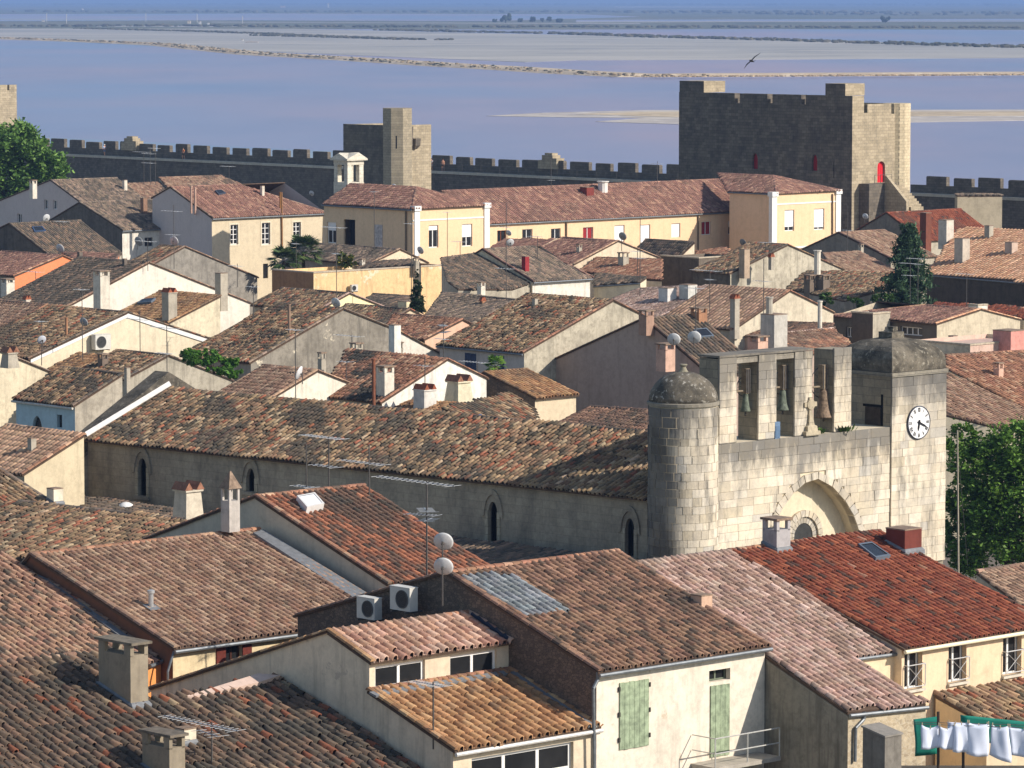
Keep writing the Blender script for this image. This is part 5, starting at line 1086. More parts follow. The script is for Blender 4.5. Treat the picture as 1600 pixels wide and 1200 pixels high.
# ------------------------------------------------------------------ middle distance, left and centre
House('Y3', 'house', 'low house with cream gable behind the ochre wall', 'V', [(668, 411), (624, 390), (578, 412)], 8, 440, 'grey', GREYW, CREAM, verge_pal='brown')
def flatbox(key, name, label, typ, C, zc, ex, dpt, fm, gm, cop=None, cat='building', wins=()):
    e, w_ = (U, V) if typ == 'U' else (V, U); c = P(*C, zc); L = along(c, e, ex); b = Vector((c.x, c.y, 0)); root = thing(name, label, cat, b); m = MB(); hs = []; fl = []
    for (x0, y0, x1, y1), style, kw in wins:
        O, nr = b, -w_; a0 = (PPL(x0, (y0 + y1) / 2, O, nr) - O).dot(e); a1 = (PPL(x1, (y0 + y1) / 2, O, nr) - O).dot(e); z1 = PPL((x0 + x1) / 2, y0, O, nr).z; z0 = PPL((x0 + x1) / 2, y1, O, nr).z; a0, a1 = sorted((a0, a1)); hs.append(rect(a0, a1, z0, z1)); fl.append((O, e, nr, a0, a1, z0, z1, style, kw))
    wall_face(m, b, e, rect(0, L, 0, zc), hs, 0, typ == 'V'); wall_face(m, b, w_, rect(0, dpt, 0, zc), [], 1, typ == 'U'); p = [b, b + e * L, b + e * L + w_ * dpt, b + w_ * dpt]
    m.face([p[1], p[2], p[2] + Z * zc, p[1] + Z * zc], 1); m.face([p[2], p[3], p[3] + Z * zc, p[2] + Z * zc], 0); m.face([q + Z * (zc - .3) for q in p], 0); part(m, 'wall', [fm, gm], root)
    q = MB(); q.box(b + Z * (zc + .002) - e * .06 - w_ * .06, e * (L + .12), w_ * .4, Z * .12); q.box(b + Z * (zc + .002) - e * .06 + w_ * .341, e * .4, w_ * (dpt - .34), Z * .118); part(q, 'coping', cop or flat((196, 180, 156), .9, name='coping_stone', var=.25), root)
    for a in fl: fill_window(root, *a[:7], a[7], None, dict(a[8]))
    class _B: pass
    o_ = _B(); o_.root, o_.C, o_.e, o_.w, o_.L, o_.planes = root, c, e, w_, L, [(b + Z * zc, Z.copy(), e, w_, dpt)]; o_.on = lambda x, y, k=-1: PPL(x, y, b + Z * zc, Z); o_.up = lambda k=-1: Z.copy(); H[key] = o_; return o_
flatbox('Y2', 'terrace_building', 'ochre yellow stained terrace wall with pale coping, flat topped', 'U', (490, 427), 8, 703, 6, OCHREW, plaster((160, 124, 88), .4, .4))
flatbox('Y2b', 'terrace_building', 'small lower ochre block right of the stained ochre wall', 'U', (702, 433), 6.85, 725, 4, OCHREW, OCHREW)
Slope('Y4b', 'house', 'dark roof with small skylight between the yellow pavilion and the white house', 'U', (828, 440, 7.9), 17, [(690, 404), (757, 395), (832, 441), (800, 452), (716, 452), (700, 440)], 'dark', GREYW, lichen=.8, caps=(0,))
House('Y4', 'house', 'white walled house with broad dark hipped roof and red chimney', 'U', [(730, 405), (755, 390), (832, 439)], 8, 922, 'grey', WHITEW, STUC, ridge_end=832, gutter=gz, lichen=.5, verge_pal='rose')
flatbox('Y4c', 'house', 'cream lean-to wall left of the white walled house', 'U', (755, 438), 7.9, 826, 5, plaster((222, 210, 178), .3, .4), STUC, cat='wall')
House('R1', 'house', 'house with cream gable below the yellow wing, red brown roof', 'V', [(1034, 405), (965, 377), (893, 415)], 8, 800, 'rose', GREYW, CREAM, ridge_end=880, lichen=.4, verge_pal='beige')
Slope('R1b', 'house', 'low brown roof under the windows of the yellow wing', 'V', (846, 392, 8.3), 14, [(788, 374), (880, 375), (846, 394), (762, 392)], 'rose', GREYW, lichen=.4)
Slope('R2', 'house', 'bright orange tiled roof with a grey chimney', 'V', (906, 425, 7.6), 13, [(932, 403), (1034, 406), (1034, 438), (1000, 436), (904, 424)], 'warm', CREAM, lichen=.15, caps=(0,))
Slope('R2b', 'house', 'dark low roof with zinc gutter behind the white house', 'V', (928, 444, 7.2), 12, [(930, 428), (1010, 434), (1000, 441), (928, 446)], 'dark', PALEY, gutter=[(2, gz)])
House('R3', 'house', 'small house with dark mossy roof and cream end wall under the yellow wing', 'V', [(1085, 379), (1060, 403)], 8.2, 985, 'dark', CREAM, CREAM, lichen=.8, verge=False)
flatbox('R4b', 'house', 'dark blank side wall next to the pale gable', 'V', (1092, 404), 8.6, 1033, 6, plaster((96, 86, 74), .5, .5), plaster((120, 108, 94), .5, .5))
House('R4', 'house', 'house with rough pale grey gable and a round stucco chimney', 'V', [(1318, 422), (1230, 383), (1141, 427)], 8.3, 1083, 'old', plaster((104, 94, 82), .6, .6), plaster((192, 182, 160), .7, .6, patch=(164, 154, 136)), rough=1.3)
Slope('R5b', 'house', 'pinkish brown roof with two white box chimneys', 'V', (1000, 491, 7.6), 13, [(952, 470), (1000, 452), (1064, 448), (1112, 447), (1030, 497), (960, 488)], 'pink', GREYW, lichen=.4, caps=(1,))
House('R5', 'house', 'house with beige roof, orange edged gable and tall stack', 'V', [(1302, 489), (1233, 455), (1148, 514)], 8, 1026, 'beige', GREYW, plaster((204, 192, 168), .4, .4), lichen=.2, verge_pal='warm', pitch=.40, exp=.58, rough=.3)
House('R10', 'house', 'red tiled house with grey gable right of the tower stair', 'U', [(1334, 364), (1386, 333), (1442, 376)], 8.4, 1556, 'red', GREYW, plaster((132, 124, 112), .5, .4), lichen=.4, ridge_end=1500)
Slope('R11', 'house', 'wide orange tiled roof with tall chimneys at the right edge, dark wall beneath', 'V', (1452, 429, 7.6), 16, [(1496, 357), (1680, 365), (1680, 448), (1448, 428)], 'orange', plaster((88, 78, 66), .5, .4), lichen=.1, pitch=.42, exp=.62, rough=.25, gutter=[(2, gz)])
House('R12', 'house', 'grey gabled house with brown roof in front of the tower foot', 'U', [(1248, 393), (1311, 364), (1392, 404)], 7.8, 1462, 'brown', GREYW, plaster((142, 132, 118), .5, .4), verge_pal='rose', lichen=.5)
Slope('R12b', 'house', 'low brown roof left of the dark conifer', 'U', (1392, 424, 7.2), 14, [(1286, 397), (1342, 393), (1400, 424), (1302, 430)], 'brown', GREYD, lichen=.6)
Slope('R13', 'house', 'old mottled roof with two dark chimneys left of the conifer', 'V', (1236, 450, 7.2), 12, [(1262, 424), (1398, 426), (1402, 446), (1320, 470), (1228, 450)], 'old', GREYD, lichen=.6, rough=1.3)
Slope('R9', 'house', 'dark brown roof behind the tall grey chimney', 'V', (1150, 524, 7.4), 12, [(1172, 502), (1302, 507), (1302, 521), (1224, 528), (1146, 524)], 'brickbrown', MAUVE, lichen=.6, caps=(0,))
Slope('R8', 'house', 'red brown tiled roof right of the tall grey chimney', 'U', (1334, 542, 7.4), 15, [(1216, 522), (1301, 514), (1336, 542), (1216, 562)], 'warm', MAUVE, lichen=.6, caps=(0,), ridge_pal='pink')
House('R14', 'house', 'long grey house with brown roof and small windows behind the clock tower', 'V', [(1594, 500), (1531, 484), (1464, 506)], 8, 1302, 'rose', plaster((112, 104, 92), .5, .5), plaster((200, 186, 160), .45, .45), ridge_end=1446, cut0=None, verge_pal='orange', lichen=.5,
   wins=[('front', (1322, 511, 1331, 527), 'casement', {'fw': .08}), ('front', (1370, 514, 1381, 526), 'casement', {'fw': .08}), ('front', (1407, 511, 1441, 524), 'casement', {'nv': 4, 'fw': .08})])
Slope('R14b', 'house', 'low red roof behind the long grey house at the right', 'V', (1592, 491, 7.9), 9, [(1462, 474), (1580, 478), (1640, 492), (1600, 498), (1532, 484), (1455, 482)], 'red', BEIGE, lichen=.3)
Slope('R16', 'house', 'large red brown tiled roof at the right edge above the plane tree', 'U', (1600, 640, 7.4), 18, [(1478, 556), (1700, 544), (1700, 690), (1600, 638), (1478, 574)], 'warm', BEIGE, lichen=.5, detail=2, caps=(0,), rough=1.2)
Slope('R16b', 'house', 'brown roof stepping below the large red roof, behind the clock tower', 'U', (1560, 666, 7.0), 18, [(1478, 580), (1604, 644), (1700, 690), (1560, 668), (1478, 648)], 'brown', PALEY, lichen=.5, detail=2, rough=1.2)
flatbox('R17', 'terrace_building', 'pale pink terrace block at the right edge behind the clock tower', 'U', (1516, 540), 8.2, 1640, 6, plaster((206, 176, 158), .3, .3), STUC)
# ------------------------------------------------------------------ middle distance, centre
House('M2', 'house', 'pale yellow gable with satellite dish behind the big grey gable', 'V', [(614, 486), (545, 459), (498, 485)], 8, 395, 'old', GREYW, plaster((238, 218, 172), .15, .15), rough=1.3, verge_pal='pink')
House('M3', 'house', 'low house with dark roof behind the big grey gable', 'V', [(672, 500), (640, 484), (600, 507)], 8, 500, 'old', GREYW, BEIGE, ridge_end=546)
Slope('M5a', 'house', 'dark mossy roof left of the cypress', 'V', (640, 487, 7.6), 13, [(583, 460), (646, 464), (662, 490), (640, 488), (562, 474)], 'dark', GREYW, lichen=.8, caps=(0,))
Slope('M5', 'house', 'broad grey brown roof right of the cypress', 'V', (668, 505, 7.6), 13, [(690, 458), (806, 469), (716, 520), (655, 506)], 'grey', GREYW, lichen=.6, caps=(0,))
House('M4', 'house', 'red tiled house with pink rendered edge between grey roofs', 'V', [(745, 512), (722, 500), (664, 530)], 8, 598, 'warm', GREYW, plaster((224, 184, 156), .2, .2), ridge_end=618, lichen=.5, verge_pal='warm')
House('M4b', 'house', 'house with plain white gable behind the two pale chimneys', 'V', [(694, 557), (622, 518), (596, 540)], 7.8, 575, 'old', GREYW, WHITEW, verge_pal='old')
House('M6', 'house', 'big house with mottled red and green roof, blue shutters and rough grey gable', 'V', [(1046, 514), (957, 470), (819, 550)], 8, 687, 'old', plaster((190, 184, 176), .25, .25), plaster((190, 180, 158), .8, .6, patch=(160, 150, 132)), rough=1.4, lichen=.8, detail=2, verge_pal='warm',
   wins=[('front', (727, 552, 744, 580), 'planks', {'col': (58, 74, 104), 'hinges': False, 'n': 4}), ('front', (771, 556, 788, 582), 'planks', {'col': (58, 74, 104), 'hinges': False, 'n': 4})], gutter=gz)
House('M1', 'house', 'house with the big rough grey gable, patched in paler render', 'V', [(613, 514), (535, 483), (392, 566)], 8, 285, 'old', GREYW, GREYM, rough=1.4, lichen=.8, detail=2, verge_pal='grey')
House('M7', 'house', 'house with weathered white gable and red and black tiled roof', 'V', [(760, 592), (698, 562), (597, 628)], 7.6, 500, 'warm', GREYW, plaster((228, 222, 208), .35, .6), rough=1.3, lichen=1.0, ridge_end=545, detail=2, verge_pal='warm')
House('M8', 'house', 'house with white gable right behind the church roof, brown roof', 'V', [(582, 614), (495, 580), (410, 631)], 7.5, 328, 'brown', GREYW, plaster((226, 216, 196), .3, .5), lichen=.5, detail=2, verge_pal='beige')
House('M9', 'house', 'small brown roofed house with dark stone gable beside the tall blank gable', 'U', [(738, 596), (758, 583), (836, 622)], 7.4, 900, 'ochre', BEIGE, RUBD, lichen=.4, detail=2, verge_pal='ochre')
Slope('M9b', 'house', 'brown ribbed roof with white box chimney just behind the church ridge', 'V', (640, 662, 6.6), 15, [(600, 626), (640, 622), (746, 636), (760, 668), (640, 668), (598, 652)], 'ochre', GREYW, lichen=.7, detail=2)
Slope('M9c', 'house', 'red and dark roof with roof lights just behind the church ridge', 'U', (836, 668, 6.6), 15, [(690, 637), (796, 616), (838, 640), (838, 690), (760, 668)], 'old', GREYW, lichen=.8, detail=2)
Slope('M9d', 'house', 'low mottled roof behind the church ridge, left of the ribbed roof', 'V', (500, 640, 6.8), 14, [(498, 627), (598, 634), (600, 656), (470, 640)], 'old', GREYW, lichen=.8, detail=2, caps=(0,))
Slope('M10b', 'house', 'dark red brown lean-to roof against the tall blank gable', 'V', (850, 674, 6.8), 17, [(848, 676), (922, 636), (1014, 642), (1014, 694), (940, 694)], 'brickbrown', GREYW, lichen=.4, detail=2, caps=(1,))
House('M10', 'house', 'tall house with plain mauve brown gable wall and two dishes', 'U', [(829, 580), (1008, 498), (1110, 586)], 7.2, 1190, 'dark', MAUVE, MAUVE, lichen=.7, pitch=.36, exp=.5, rough=.6, detail=2, verge_pal='brickbrown')
# ------------------------------------------------------------------ near left, before the church
House('L16', 'house', 'house with beige ribbed roof and orange edge tiles left of the church', 'V', [(131, 680), (38, 740)], 8.5, -80, 'beige', GREYW, plaster((206, 190, 158), .25, .3), lichen=.15, detail=2, verge_pal='warm', rough=.4, pitch=.36, exp=.46, gutter=None)
Slope('L18b', 'house', 'low dark roof in the shade at the foot of the church wall', 'V', (262, 812, 6.4), 6, [(120, 776), (275, 796), (300, 822), (40, 790)], 'dark', GREYD, lichen=.8, detail=2)
Slope('L18c', 'house', 'shaded low roof at the foot of the church wall by the turret', 'V', (760, 878, 6.2), 9, [(690, 838), (1006, 880), (1006, 900), (720, 900)], 'dark', GREYD, lichen=.8)
Slope('L18', 'house', 'old roof of pale mixed tiles behind the regular brown roof', 'V', (150, 862, 8.3), 15, [(30, 785), (286, 813), (304, 824), (225, 850), (60, 872), (-80, 880), (-80, 800)], 'old', GREYW, lichen=.6, detail=2, rough=1.4, nind=280, caps=(0,), ridge_pal='grey')
Slope('L17', 'house', 'old roof corner with steep ribbed tiles at the left edge', 'U', (75, 785, 8.4), 17, [(-80, 722), (-2, 733), (77, 784), (0, 796), (-80, 802)], 'old', plaster((186, 172, 148), .4, .4), lichen=.5, detail=2, rough=1.3, caps=(1,), ridge_pal='grey')
# ------------------------------------------------------------------ nearest row
House('F2', 'house', 'house with dark flecked orange red roof and pale blue grey gable', 'U', [(228, 844), (402, 777), (607, 913)], 9.6, 772, 'orange_red', BEIGE, plaster((200, 186, 164), .2, .2), nind=300, detail=2, pitch=.29, lichen=.8, rough=.9, ridge_pal='warm', verge_pal='warm', ov=.1)
House('F1', 'house', 'house with wide regular brown tiled roof, pale wall and red shuttered window', 'U', [(20, 905), (50, 868), (270, 1011)], 8.5, 625, 'brown', plaster((220, 200, 160), .4, .3), plaster((120, 84, 62), .3, .3), nind=300, detail=2, pitch=.285, exp=.37, lichen=.15, rough=.7, verge=True, ridge_pal='warm', verge_pal='brown', gutter=gz,
   wins=[('front', (352, 1009, 378, 1040), 'leaves', {'leaf': (110, 48, 36), 'lw': .45, 'col': (70, 40, 30)})])
Slope('F3', 'house', 'old roof of large pale mixed tiles at the left edge, orange wall below', 'U', (262, 1026, 8.0), 17, [(-80, 818), (0, 866), (34, 884), (262, 1024), (232, 1036), (116, 1052), (-80, 1078)], 'oldp', [plaster((160, 140, 116), .4, .4), plaster((160, 140, 116), .4, .4), plaster((160, 140, 116), .4, .4), plaster((226, 150, 84), .2, .2), plaster((226, 160, 92), .2, .2)], nind=300, detail=2, pitch=.30, exp=.40, lichen=.55, rough=1.5, gutter=[(3, gz)])
House('F5', 'house', 'cream house with dormer storey, two white strip windows and stepped tiled roofs', 'U', [(236, 1078), (515, 988), (577, 1032), (577, 1080), (708, 1170)], 7.5, 930, ['ochre', 'pinkbeige'], CREAM, plaster((216, 200, 174), .25, .5, patch=(186, 172, 152)), nind=150, detail=2, pitch=.40, exp=.42, lichen=.2, rough=.6, ridge_pal='warm', verge_pal='ochre', gutter=flat((216, 212, 204), .4, .2, name='pale_gutter'),
   wins=[('front', (586, 1036, 664, 1072), 'casement', {'at': 'U', 'fw': .10, 'depth': .15}), ('front', (703, 1020, 776, 1056), 'casement', {'at': 'U', 'fw': .10, 'depth': .15}), ('front', (737, 1172, 896, 1216), 'casement', {'nv': 3, 'fw': .12, 'depth': .2})])
House('F6', 'house', 'house with green shutters, peeling cream wall and brick brown roof with glass tiles', 'U', [(465, 964), (700, 896), (932, 1047)], 9.5, 1195, 'brickbrown', CREAMW, RUBD, nind=300, detail=2, pitch=.30, exp=.37, lichen=.45, rough=.8, ridge_pal='warm', verge_pal='brickbrown', gutter=gz, skip=((722, 903), (800, 899), (887, 958), (812, 964)),
   wins=[('front', (967, 1064, 1013, 1168), 'planks', {'col': (158, 172, 140), 'n': 6}), ('front', (1108, 1046, 1141, 1064), 'casement', {'col': (112, 120, 100), 'fw': .06, 'depth': .3}), ('front', (1109, 1070, 1139, 1181), 'planks', {'col': (158, 172, 140), 'n': 4, 'hinges': False})])
Slope('F7', 'house', 'pink tiled roof stepping down beside the red roof, grey stained side wall', 'U', (1325, 1113, 7.5), 21, [(995, 881), (1140, 863), (1412, 1015), (1330, 1026), (1447, 1100), (1325, 1113), (1190, 1020)], 'pink', [CREAM, CREAM, plaster((218, 196, 162), .15, .15), plaster((218, 196, 162), .15, .15), RUBL, GREYST, GREYST], nind=300, detail=2, pitch=.30, exp=.40, lichen=.12, rough=.9, caps=(0,), ridge_pal='pink', gutter=[(4, gz), (2, gz)])
House('F8', 'house', 'house with deep red tiled roof, roof window and three railed windows', 'U', [(1010, 905), (1140, 862), (1409, 1011)], 8.9, 1640, 'red', plaster((220, 194, 160), .2, .2), CREAM, nind=300, detail=2, pitch=.27, exp=.40, lichen=.25, rough=.9, ridge_pal='warm', verge=False, gutter=flat((232, 222, 190), .6, name='cream_gutter', var=.05),
   wins=[('front', (1413, 1012, 1441, 1077), 'casement', {'rail': 1, 'fw': .08, 'depth': .3, 'sill': True}), ('front', (1482, 1003, 1510, 1066), 'casement', {'rail': 1, 'fw': .08, 'depth': .3, 'sill': True}), ('front', (1567, 993, 1596, 1054), 'casement', {'rail': 1, 'fw': .08, 'depth': .3, 'sill': True})])
Slope('F9', 'house', 'small roof of mossy mixed tiles below the railed windows, bottom right', 'U', (1462, 1086, 6.9), 17, [(1462, 1086), (1680, 1046), (1760, 1120), (1542, 1130)], 'old', [CREAM, CREAM, plaster((218, 196, 162), .2, .2), plaster((218, 196, 158), .15, .2)], nind=200, detail=2, pitch=.32, exp=.42, lichen=.6, rough=1.6)
f5 = H['F5']; A4 = PPL(437, 1056, f5.C, f5.e)
Slope('F4', 'house', 'nearest old roof of weathered mixed tiles at the bottom left', 'U', [A4], 17, [(-80, 1056), (116, 1024), (160, 1020), (236, 1097), (302, 1085), (406, 1060), (437, 1057), (690, 1230), (690, 1260), (-80, 1290)], 'oldd', [GREYW], nind=300, detail=2, pitch=.36, exp=.44, lichen=.8, rough=1.6, caps=(0,), ridge_pal='brown')
Slope('Y3b', 'lean_to', 'narrow dark lean-to roof just behind the coping of the ochre stained wall', 'V', (560, 419, 7.8), 10, [(564, 412), (642, 406), (658, 413), (556, 421)], 'dark', GREYW, lichen=.7)
Slope('R3b', 'lean_to', 'little red roof between the dark mossy roof and the rough pale gable house', 'V', (1095, 403, 7.9), 12, [(1086, 393), (1130, 387), (1152, 396), (1094, 404)], 'warm', GREYW, lichen=.5)
Slope('R14c', 'lean_to', 'small ochre roof directly behind the long grey house, below the conifer', 'V', (1424, 491, 7.9), 10, [(1428, 482), (1466, 479), (1472, 489), (1420, 492)], 'ochre', GREYW, lichen=.3)
flatbox('R14d', 'rooftop_block', 'small dark box structure on the left end of the long grey house', 'V', (1364, 491), 8.6, 1331, 2, plaster((90, 82, 74), .4, .4), GREYW, cat='roof block'); flatbox('R14e', 'rooftop_block', 'small white box on the low red roof at the right', 'V', (1528, 478), 8.4, 1513, 1.2, WHITEW, WHITEW, cat='roof block')
Slope('M3b', 'lean_to', 'tiny red tiled patch between the red roof and the big mottled roof', 'V', (700, 524, 7.6), 12, [(706, 514), (742, 516), (734, 526), (694, 527)], 'warm', GREYW, lichen=.4)
Slope('L3b', 'lean_to', 'low mossy roof before the dark gable, left of the cream wall', 'V', (150, 399, 7.6), 12, [(132, 384), (190, 396), (184, 404), (140, 402)], 'dark', GREYW, lichen=.7)
# ------------------------------------------------------------------ chimneys, pipes and vents (parts of their houses)
WH, GY, BR, DK, PK = (214, 204, 186), (176, 166, 148), (166, 122, 92), (112, 102, 92), (206, 168, 146)
for key, x, yb, wp, yt, st_, col in (
  ('L1', 52, 300, 12, 281, 'slab', WH), ('L3', 225, 334, 11, 309, 'plain', (150, 118, 96)), ('L2', 299, 322, 5, 291, 'pipe', PK), ('L2', 305, 324, 5, 293, 'pipe', PK), ('L2', 438, 326, 4, 300, 'pipe', (156, 112, 66)),
  ('L6', 159, 484, 26, 422, 'slab', WH), ('L6', 346, 470, 20, 426, 'plain', GY), ('L8', 265, 500, 24, 450, 'tiles', GY), ('L5', 125, 414, 9, 393, 'plain', DK), ('L5', 12, 450, 22, 435, 'slab', WH), ('L6', 42, 474, 12, 462, 'tiles', WH),
  ('L9', 104, 524, 6, 496, 'pipe', BR), ('L13', 199, 618, 10, 574, 'plain', GY), ('L13', 161, 572, 17, 552, 'slab', (128, 112, 98)), ('L11', 15, 556, 28, 541, 'flare', GY),
  ('M1', 617, 566, 19, 507, 'plain', (222, 216, 204)), ('M4b', 622, 566, 16, 534, 'slab', GY), ('M1', 557, 556, 20, 535, 'slab', GY), ('M1', 503, 580, 13, 550, 'slab', GY), ('M1', 452, 524, 6, 475, 'pipe', (150, 124, 104)),
  ('M7', 602, 616, 28, 571, 'slab', WH), ('M7', 584, 634, 8, 560, 'pipe', (132, 84, 62)), ('M9b', 664, 636, 36, 600, 'tiles', (218, 212, 200)), ('M9b', 717, 616, 44, 585, 'flare', (214, 204, 174)),
  ('M2', 636, 490, 28, 470, 'plain', (232, 216, 176)), ('Y4', 821, 424, 12, 400, 'plain', (150, 52, 54)), ('Y4', 752, 456, 13, 440, 'slab', WH), ('R2', 974, 415, 17, 394, 'slab', GY),
  ('R5b', 1043, 470, 28, 449, 'plain', (220, 214, 206)), ('R5b', 1075, 466, 28, 444, 'plain', (206, 202, 192)), ('R4', 1163, 421, 17, 389, 'plain', (178, 156, 132)), ('R4', 1277, 424, 15, 391, 'pipe', WH), ('R13', 1265, 456, 18, 429, 'slab', (120, 106, 92)), ('R13', 1286, 452, 22, 429, 'slab', (128, 114, 100)),
  ('R5', 1148, 513, 15, 460, 'tiles', GY), ('R5', 1281, 507, 10, 470, 'pipe', WH), ('R8', 1209, 552, 42, 490, 'plain', (190, 184, 172)), ('R8', 1202, 494, 15, 464, 'pipe', (184, 176, 160)), ('M10', 1092, 500, 26, 480, 'slab', BR), ('M10', 1010, 506, 24, 484, 'slab', (168, 136, 116)), ('M10', 1040, 562, 30, 536, 'slab', PK), ('M10', 1184, 548, 32, 524, 'slab', PK),
  ('R10', 1446, 392, 18, 332, 'plain', (120, 72, 56)), ('R11', 1503, 410, 24, 372, 'plain', (196, 182, 164)), ('R11', 1478, 376, 24, 343, 'plain', (206, 196, 180)), ('R11', 1580, 396, 20, 378, 'plain', (200, 176, 156)), ('R14', 1489, 552, 15, 524, 'plain', GY), ('R17', 1577, 550, 52, 515, 'plain', (214, 150, 136)),
  ('Y3b', 566, 416, 9, 404, 'slab', WH), ('Y3b', 650, 414, 10, 403, 'slab', GY), ('R4', 1205, 408, 9, 396, 'tiles', GY), ('R12', 1345, 392, 9, 381, 'slab', GY), ('M6', 836, 480, 9, 466, 'plain', GY), ('M5', 754, 474, 8, 464, 'tiles', BR), ('L6', 195, 416, 8, 404, 'plain', DK), ('L16', 50, 705, 14, 684, 'plain', GY), ('R16', 1560, 590, 16, 566, 'slab', PK), ('R11', 1545, 372, 14, 352, 'plain', GY), ('R1', 905, 394, 9, 381, 'slab', GY), ('L1', 195, 297, 8, 281, 'plain', WH), ('L2', 410, 306, 7, 290, 'plain', WH),
  ('L18b', 294, 816, 50, 752, 'flare', (206, 194, 172)), ('F2', 360, 800, 30, 736, 'spire', (188, 180, 170)), ('L17', 86, 787, 26, 762, 'plain', (226, 214, 190)), ('F7', 1096, 958, 34, 928, 'plain', (200, 166, 140)), ('F8', 1213, 858, 44, 808, 'slab', (170, 166, 164)), ('F8', 1412, 858, 56, 824, 'plain', (112, 58, 48)),
  ('YW', 942, 300, 22, 283, 'pipe', (222, 216, 206)), ('YW', 917, 304, 22, 292, 'plain', (120, 56, 48))):
    if key in ('R8',) and st_ == 'pipe': b = PY(x, yb, H['R8'].on(1209, 552).y); chimney(H[key], x, yb, wp, yt, st_, col, base=b)
    elif key in ('R17',): chimney(H[key], x, yb, wp, yt, st_, col, base=PY(x, yb, H['R17'].C.y + 2.5))
    else: chimney(H[key], x, yb, wp, yt, st_, col)
f4 = H['F4']
chimney(f4, 193, 1090, 84, 998, 'slab', (150, 138, 118), ratio=.42, capcol=(126, 116, 100)); chimney(f4, 256, 1215, 72, 1142, 'slab', (146, 134, 114), ratio=.45, capcol=(120, 110, 96)); chimney(f4, 290, 1162, 34, 1136, 'plain', (216, 204, 180))
b = H['F1'].on(236, 953); m = MB(); m.lathe(b - Z * .3, [(.10, 0), (.10, .95), (.15, .96), (.15, 1.06), (.05, 1.1)], 12); v = part(m, 'vent_pipe', flat((190, 188, 184), .4, .4, name='vent_metal'), H['F1'].root); m = MB(); m.cbox(b + H['F1'].up() * .13, U * .5, V * .5 + Z * .15, Z * .03); sub(m, 'flashing', LEAD(), v, H['F1'].root)
# roof windows, flashings, pipes
skylight(H['F2'], [(464, 774), (492, 769), (507, 786), (480, 792)], white=True, col=(226, 224, 218), lift=.35); skylight(H['F8'], [(1341, 849), (1362, 846), (1392, 867), (1369, 871)]); skylight(H['L8'], [(222, 467), (243, 465), (236, 471), (214, 473)]); skylight(H['L4'], [(50, 354), (66, 353), (72, 360), (54, 361)], col=(70, 90, 120))
skylight(H['M10'], [(1084, 514), (1104, 512), (1116, 524), (1096, 526)]); skylight(H['M9c'], [(738, 650), (752, 647), (758, 655), (745, 658)], col=(100, 120, 160)); skylight(H['L2'], [(336, 297), (346, 296), (353, 301), (342, 303)], col=(80, 90, 104)); skylight(H['M6'], [(846, 474), (852, 472), (846, 478), (840, 480)], white=True, col=(200, 200, 204), lift=.05)
def strip(hk, name, px, lift, mat, k=-1):
    h = H[hk]; O, n = h.planes[k][:2]; pts = [PPL(x, y, O + n * lift, n) for x, y in px]; m = MB(); m.prism(pts, -n * (lift - .06)); part(m, name, mat, h.root)
strip('F1', 'lead_valley', [(396, 832), (412, 827), (598, 941), (572, 946)], .16, LEAD()); strip('F5', 'lead_apron', [(577, 1081), (790, 1047), (794, 1052), (588, 1087)], .14, LEAD()); strip('F5', 'lead_apron', [(736, 957), (748, 952), (806, 990), (792, 997)], .15, flat((70, 80, 100), .5, .3, name='dark_lead'), 0); strip('F5', 'lead_apron', [(796, 1050), (806, 1048), (934, 1128), (920, 1134)], .14, LEAD())
strip('F4', 'mortar_apron', [(288, 1088), (404, 1052), (438, 1055), (404, 1066), (303, 1088)], .2, plaster((206, 180, 162), .2, .2)); strip('F3', 'lead_valley', [(60, 898), (72, 903), (210, 1000), (196, 1000)], .14, LEAD())
fr = H['F6']; O, n, e_, d_, Ls = fr.planes[-1]; pp = [PPL(x, y, O, n) - O for x, y in ((722, 903), (800, 899), (887, 958), (812, 964))]; gp = [(q.dot(e_), q.dot(d_)) for q in pp]
m = MB(); m.prism([O + e_ * a + d_ * b + n * .02 for a, b in gp], n * .02); gpan = part(m, 'glass_roof_panel', flat((120, 128, 134), .3, name='glass_bed'), fr.root); lay_tiles(fr.root, gpan, O + n * .02, e_, d_, gp, 'glass', .30, .37, 2, 0, 0, .6)
def pipe(hk, name, px, side, r=.06, mat=None):
    h = H[hk]; O, nr = (h.C, -h.w) if side == 'front' else (h.C, -h.e); m = MB(); pts = [PPL(x, y, O + nr * .12, nr) for x, y in px]; m.path(pts, r, 8); part(m, name, mat or gz, h.root)
pipe('F6', 'downpipe', [(934, 1050), (934, 1062), (927, 1076), (929, 1210)], 'front', .065); pipe('F1', 'downpipe', [(272, 1018), (268, 1030), (262, 1050), (262, 1062)], 'front', .05); pipe('L3', 'downpipe', [(336, 354), (335, 402)], 'front', .06); pipe('L2', 'downpipe', [(507, 334), (505, 396)], 'front', .06); pipe('L2', 'soil_pipe', [(440, 300), (441, 388)], 'front', .09, flat((150, 108, 66), .6, name='pipe_paint')); pipe('YL', 'downpipe', [(634, 330), (634, 398)], 'front', .09, flat((120, 104, 84), .5, .3, name='pipe_metal')); pipe('YR', 'downpipe', [(1301, 303), (1301, 366)], 'gable', .08, flat((120, 104, 84), .5, .3, name='pipe_metal'))
f7 = H['F7']; wp_ = f7.pts[5]; m = MB(); nr = -V
m.path([PPL(x, y, wp_ + nr * .12, nr) for x, y in ((1352, 1112), (1350, 1124), (1337, 1138), (1336, 1190))], .06, 8); part(m, 'downpipe', gz, f7.root)
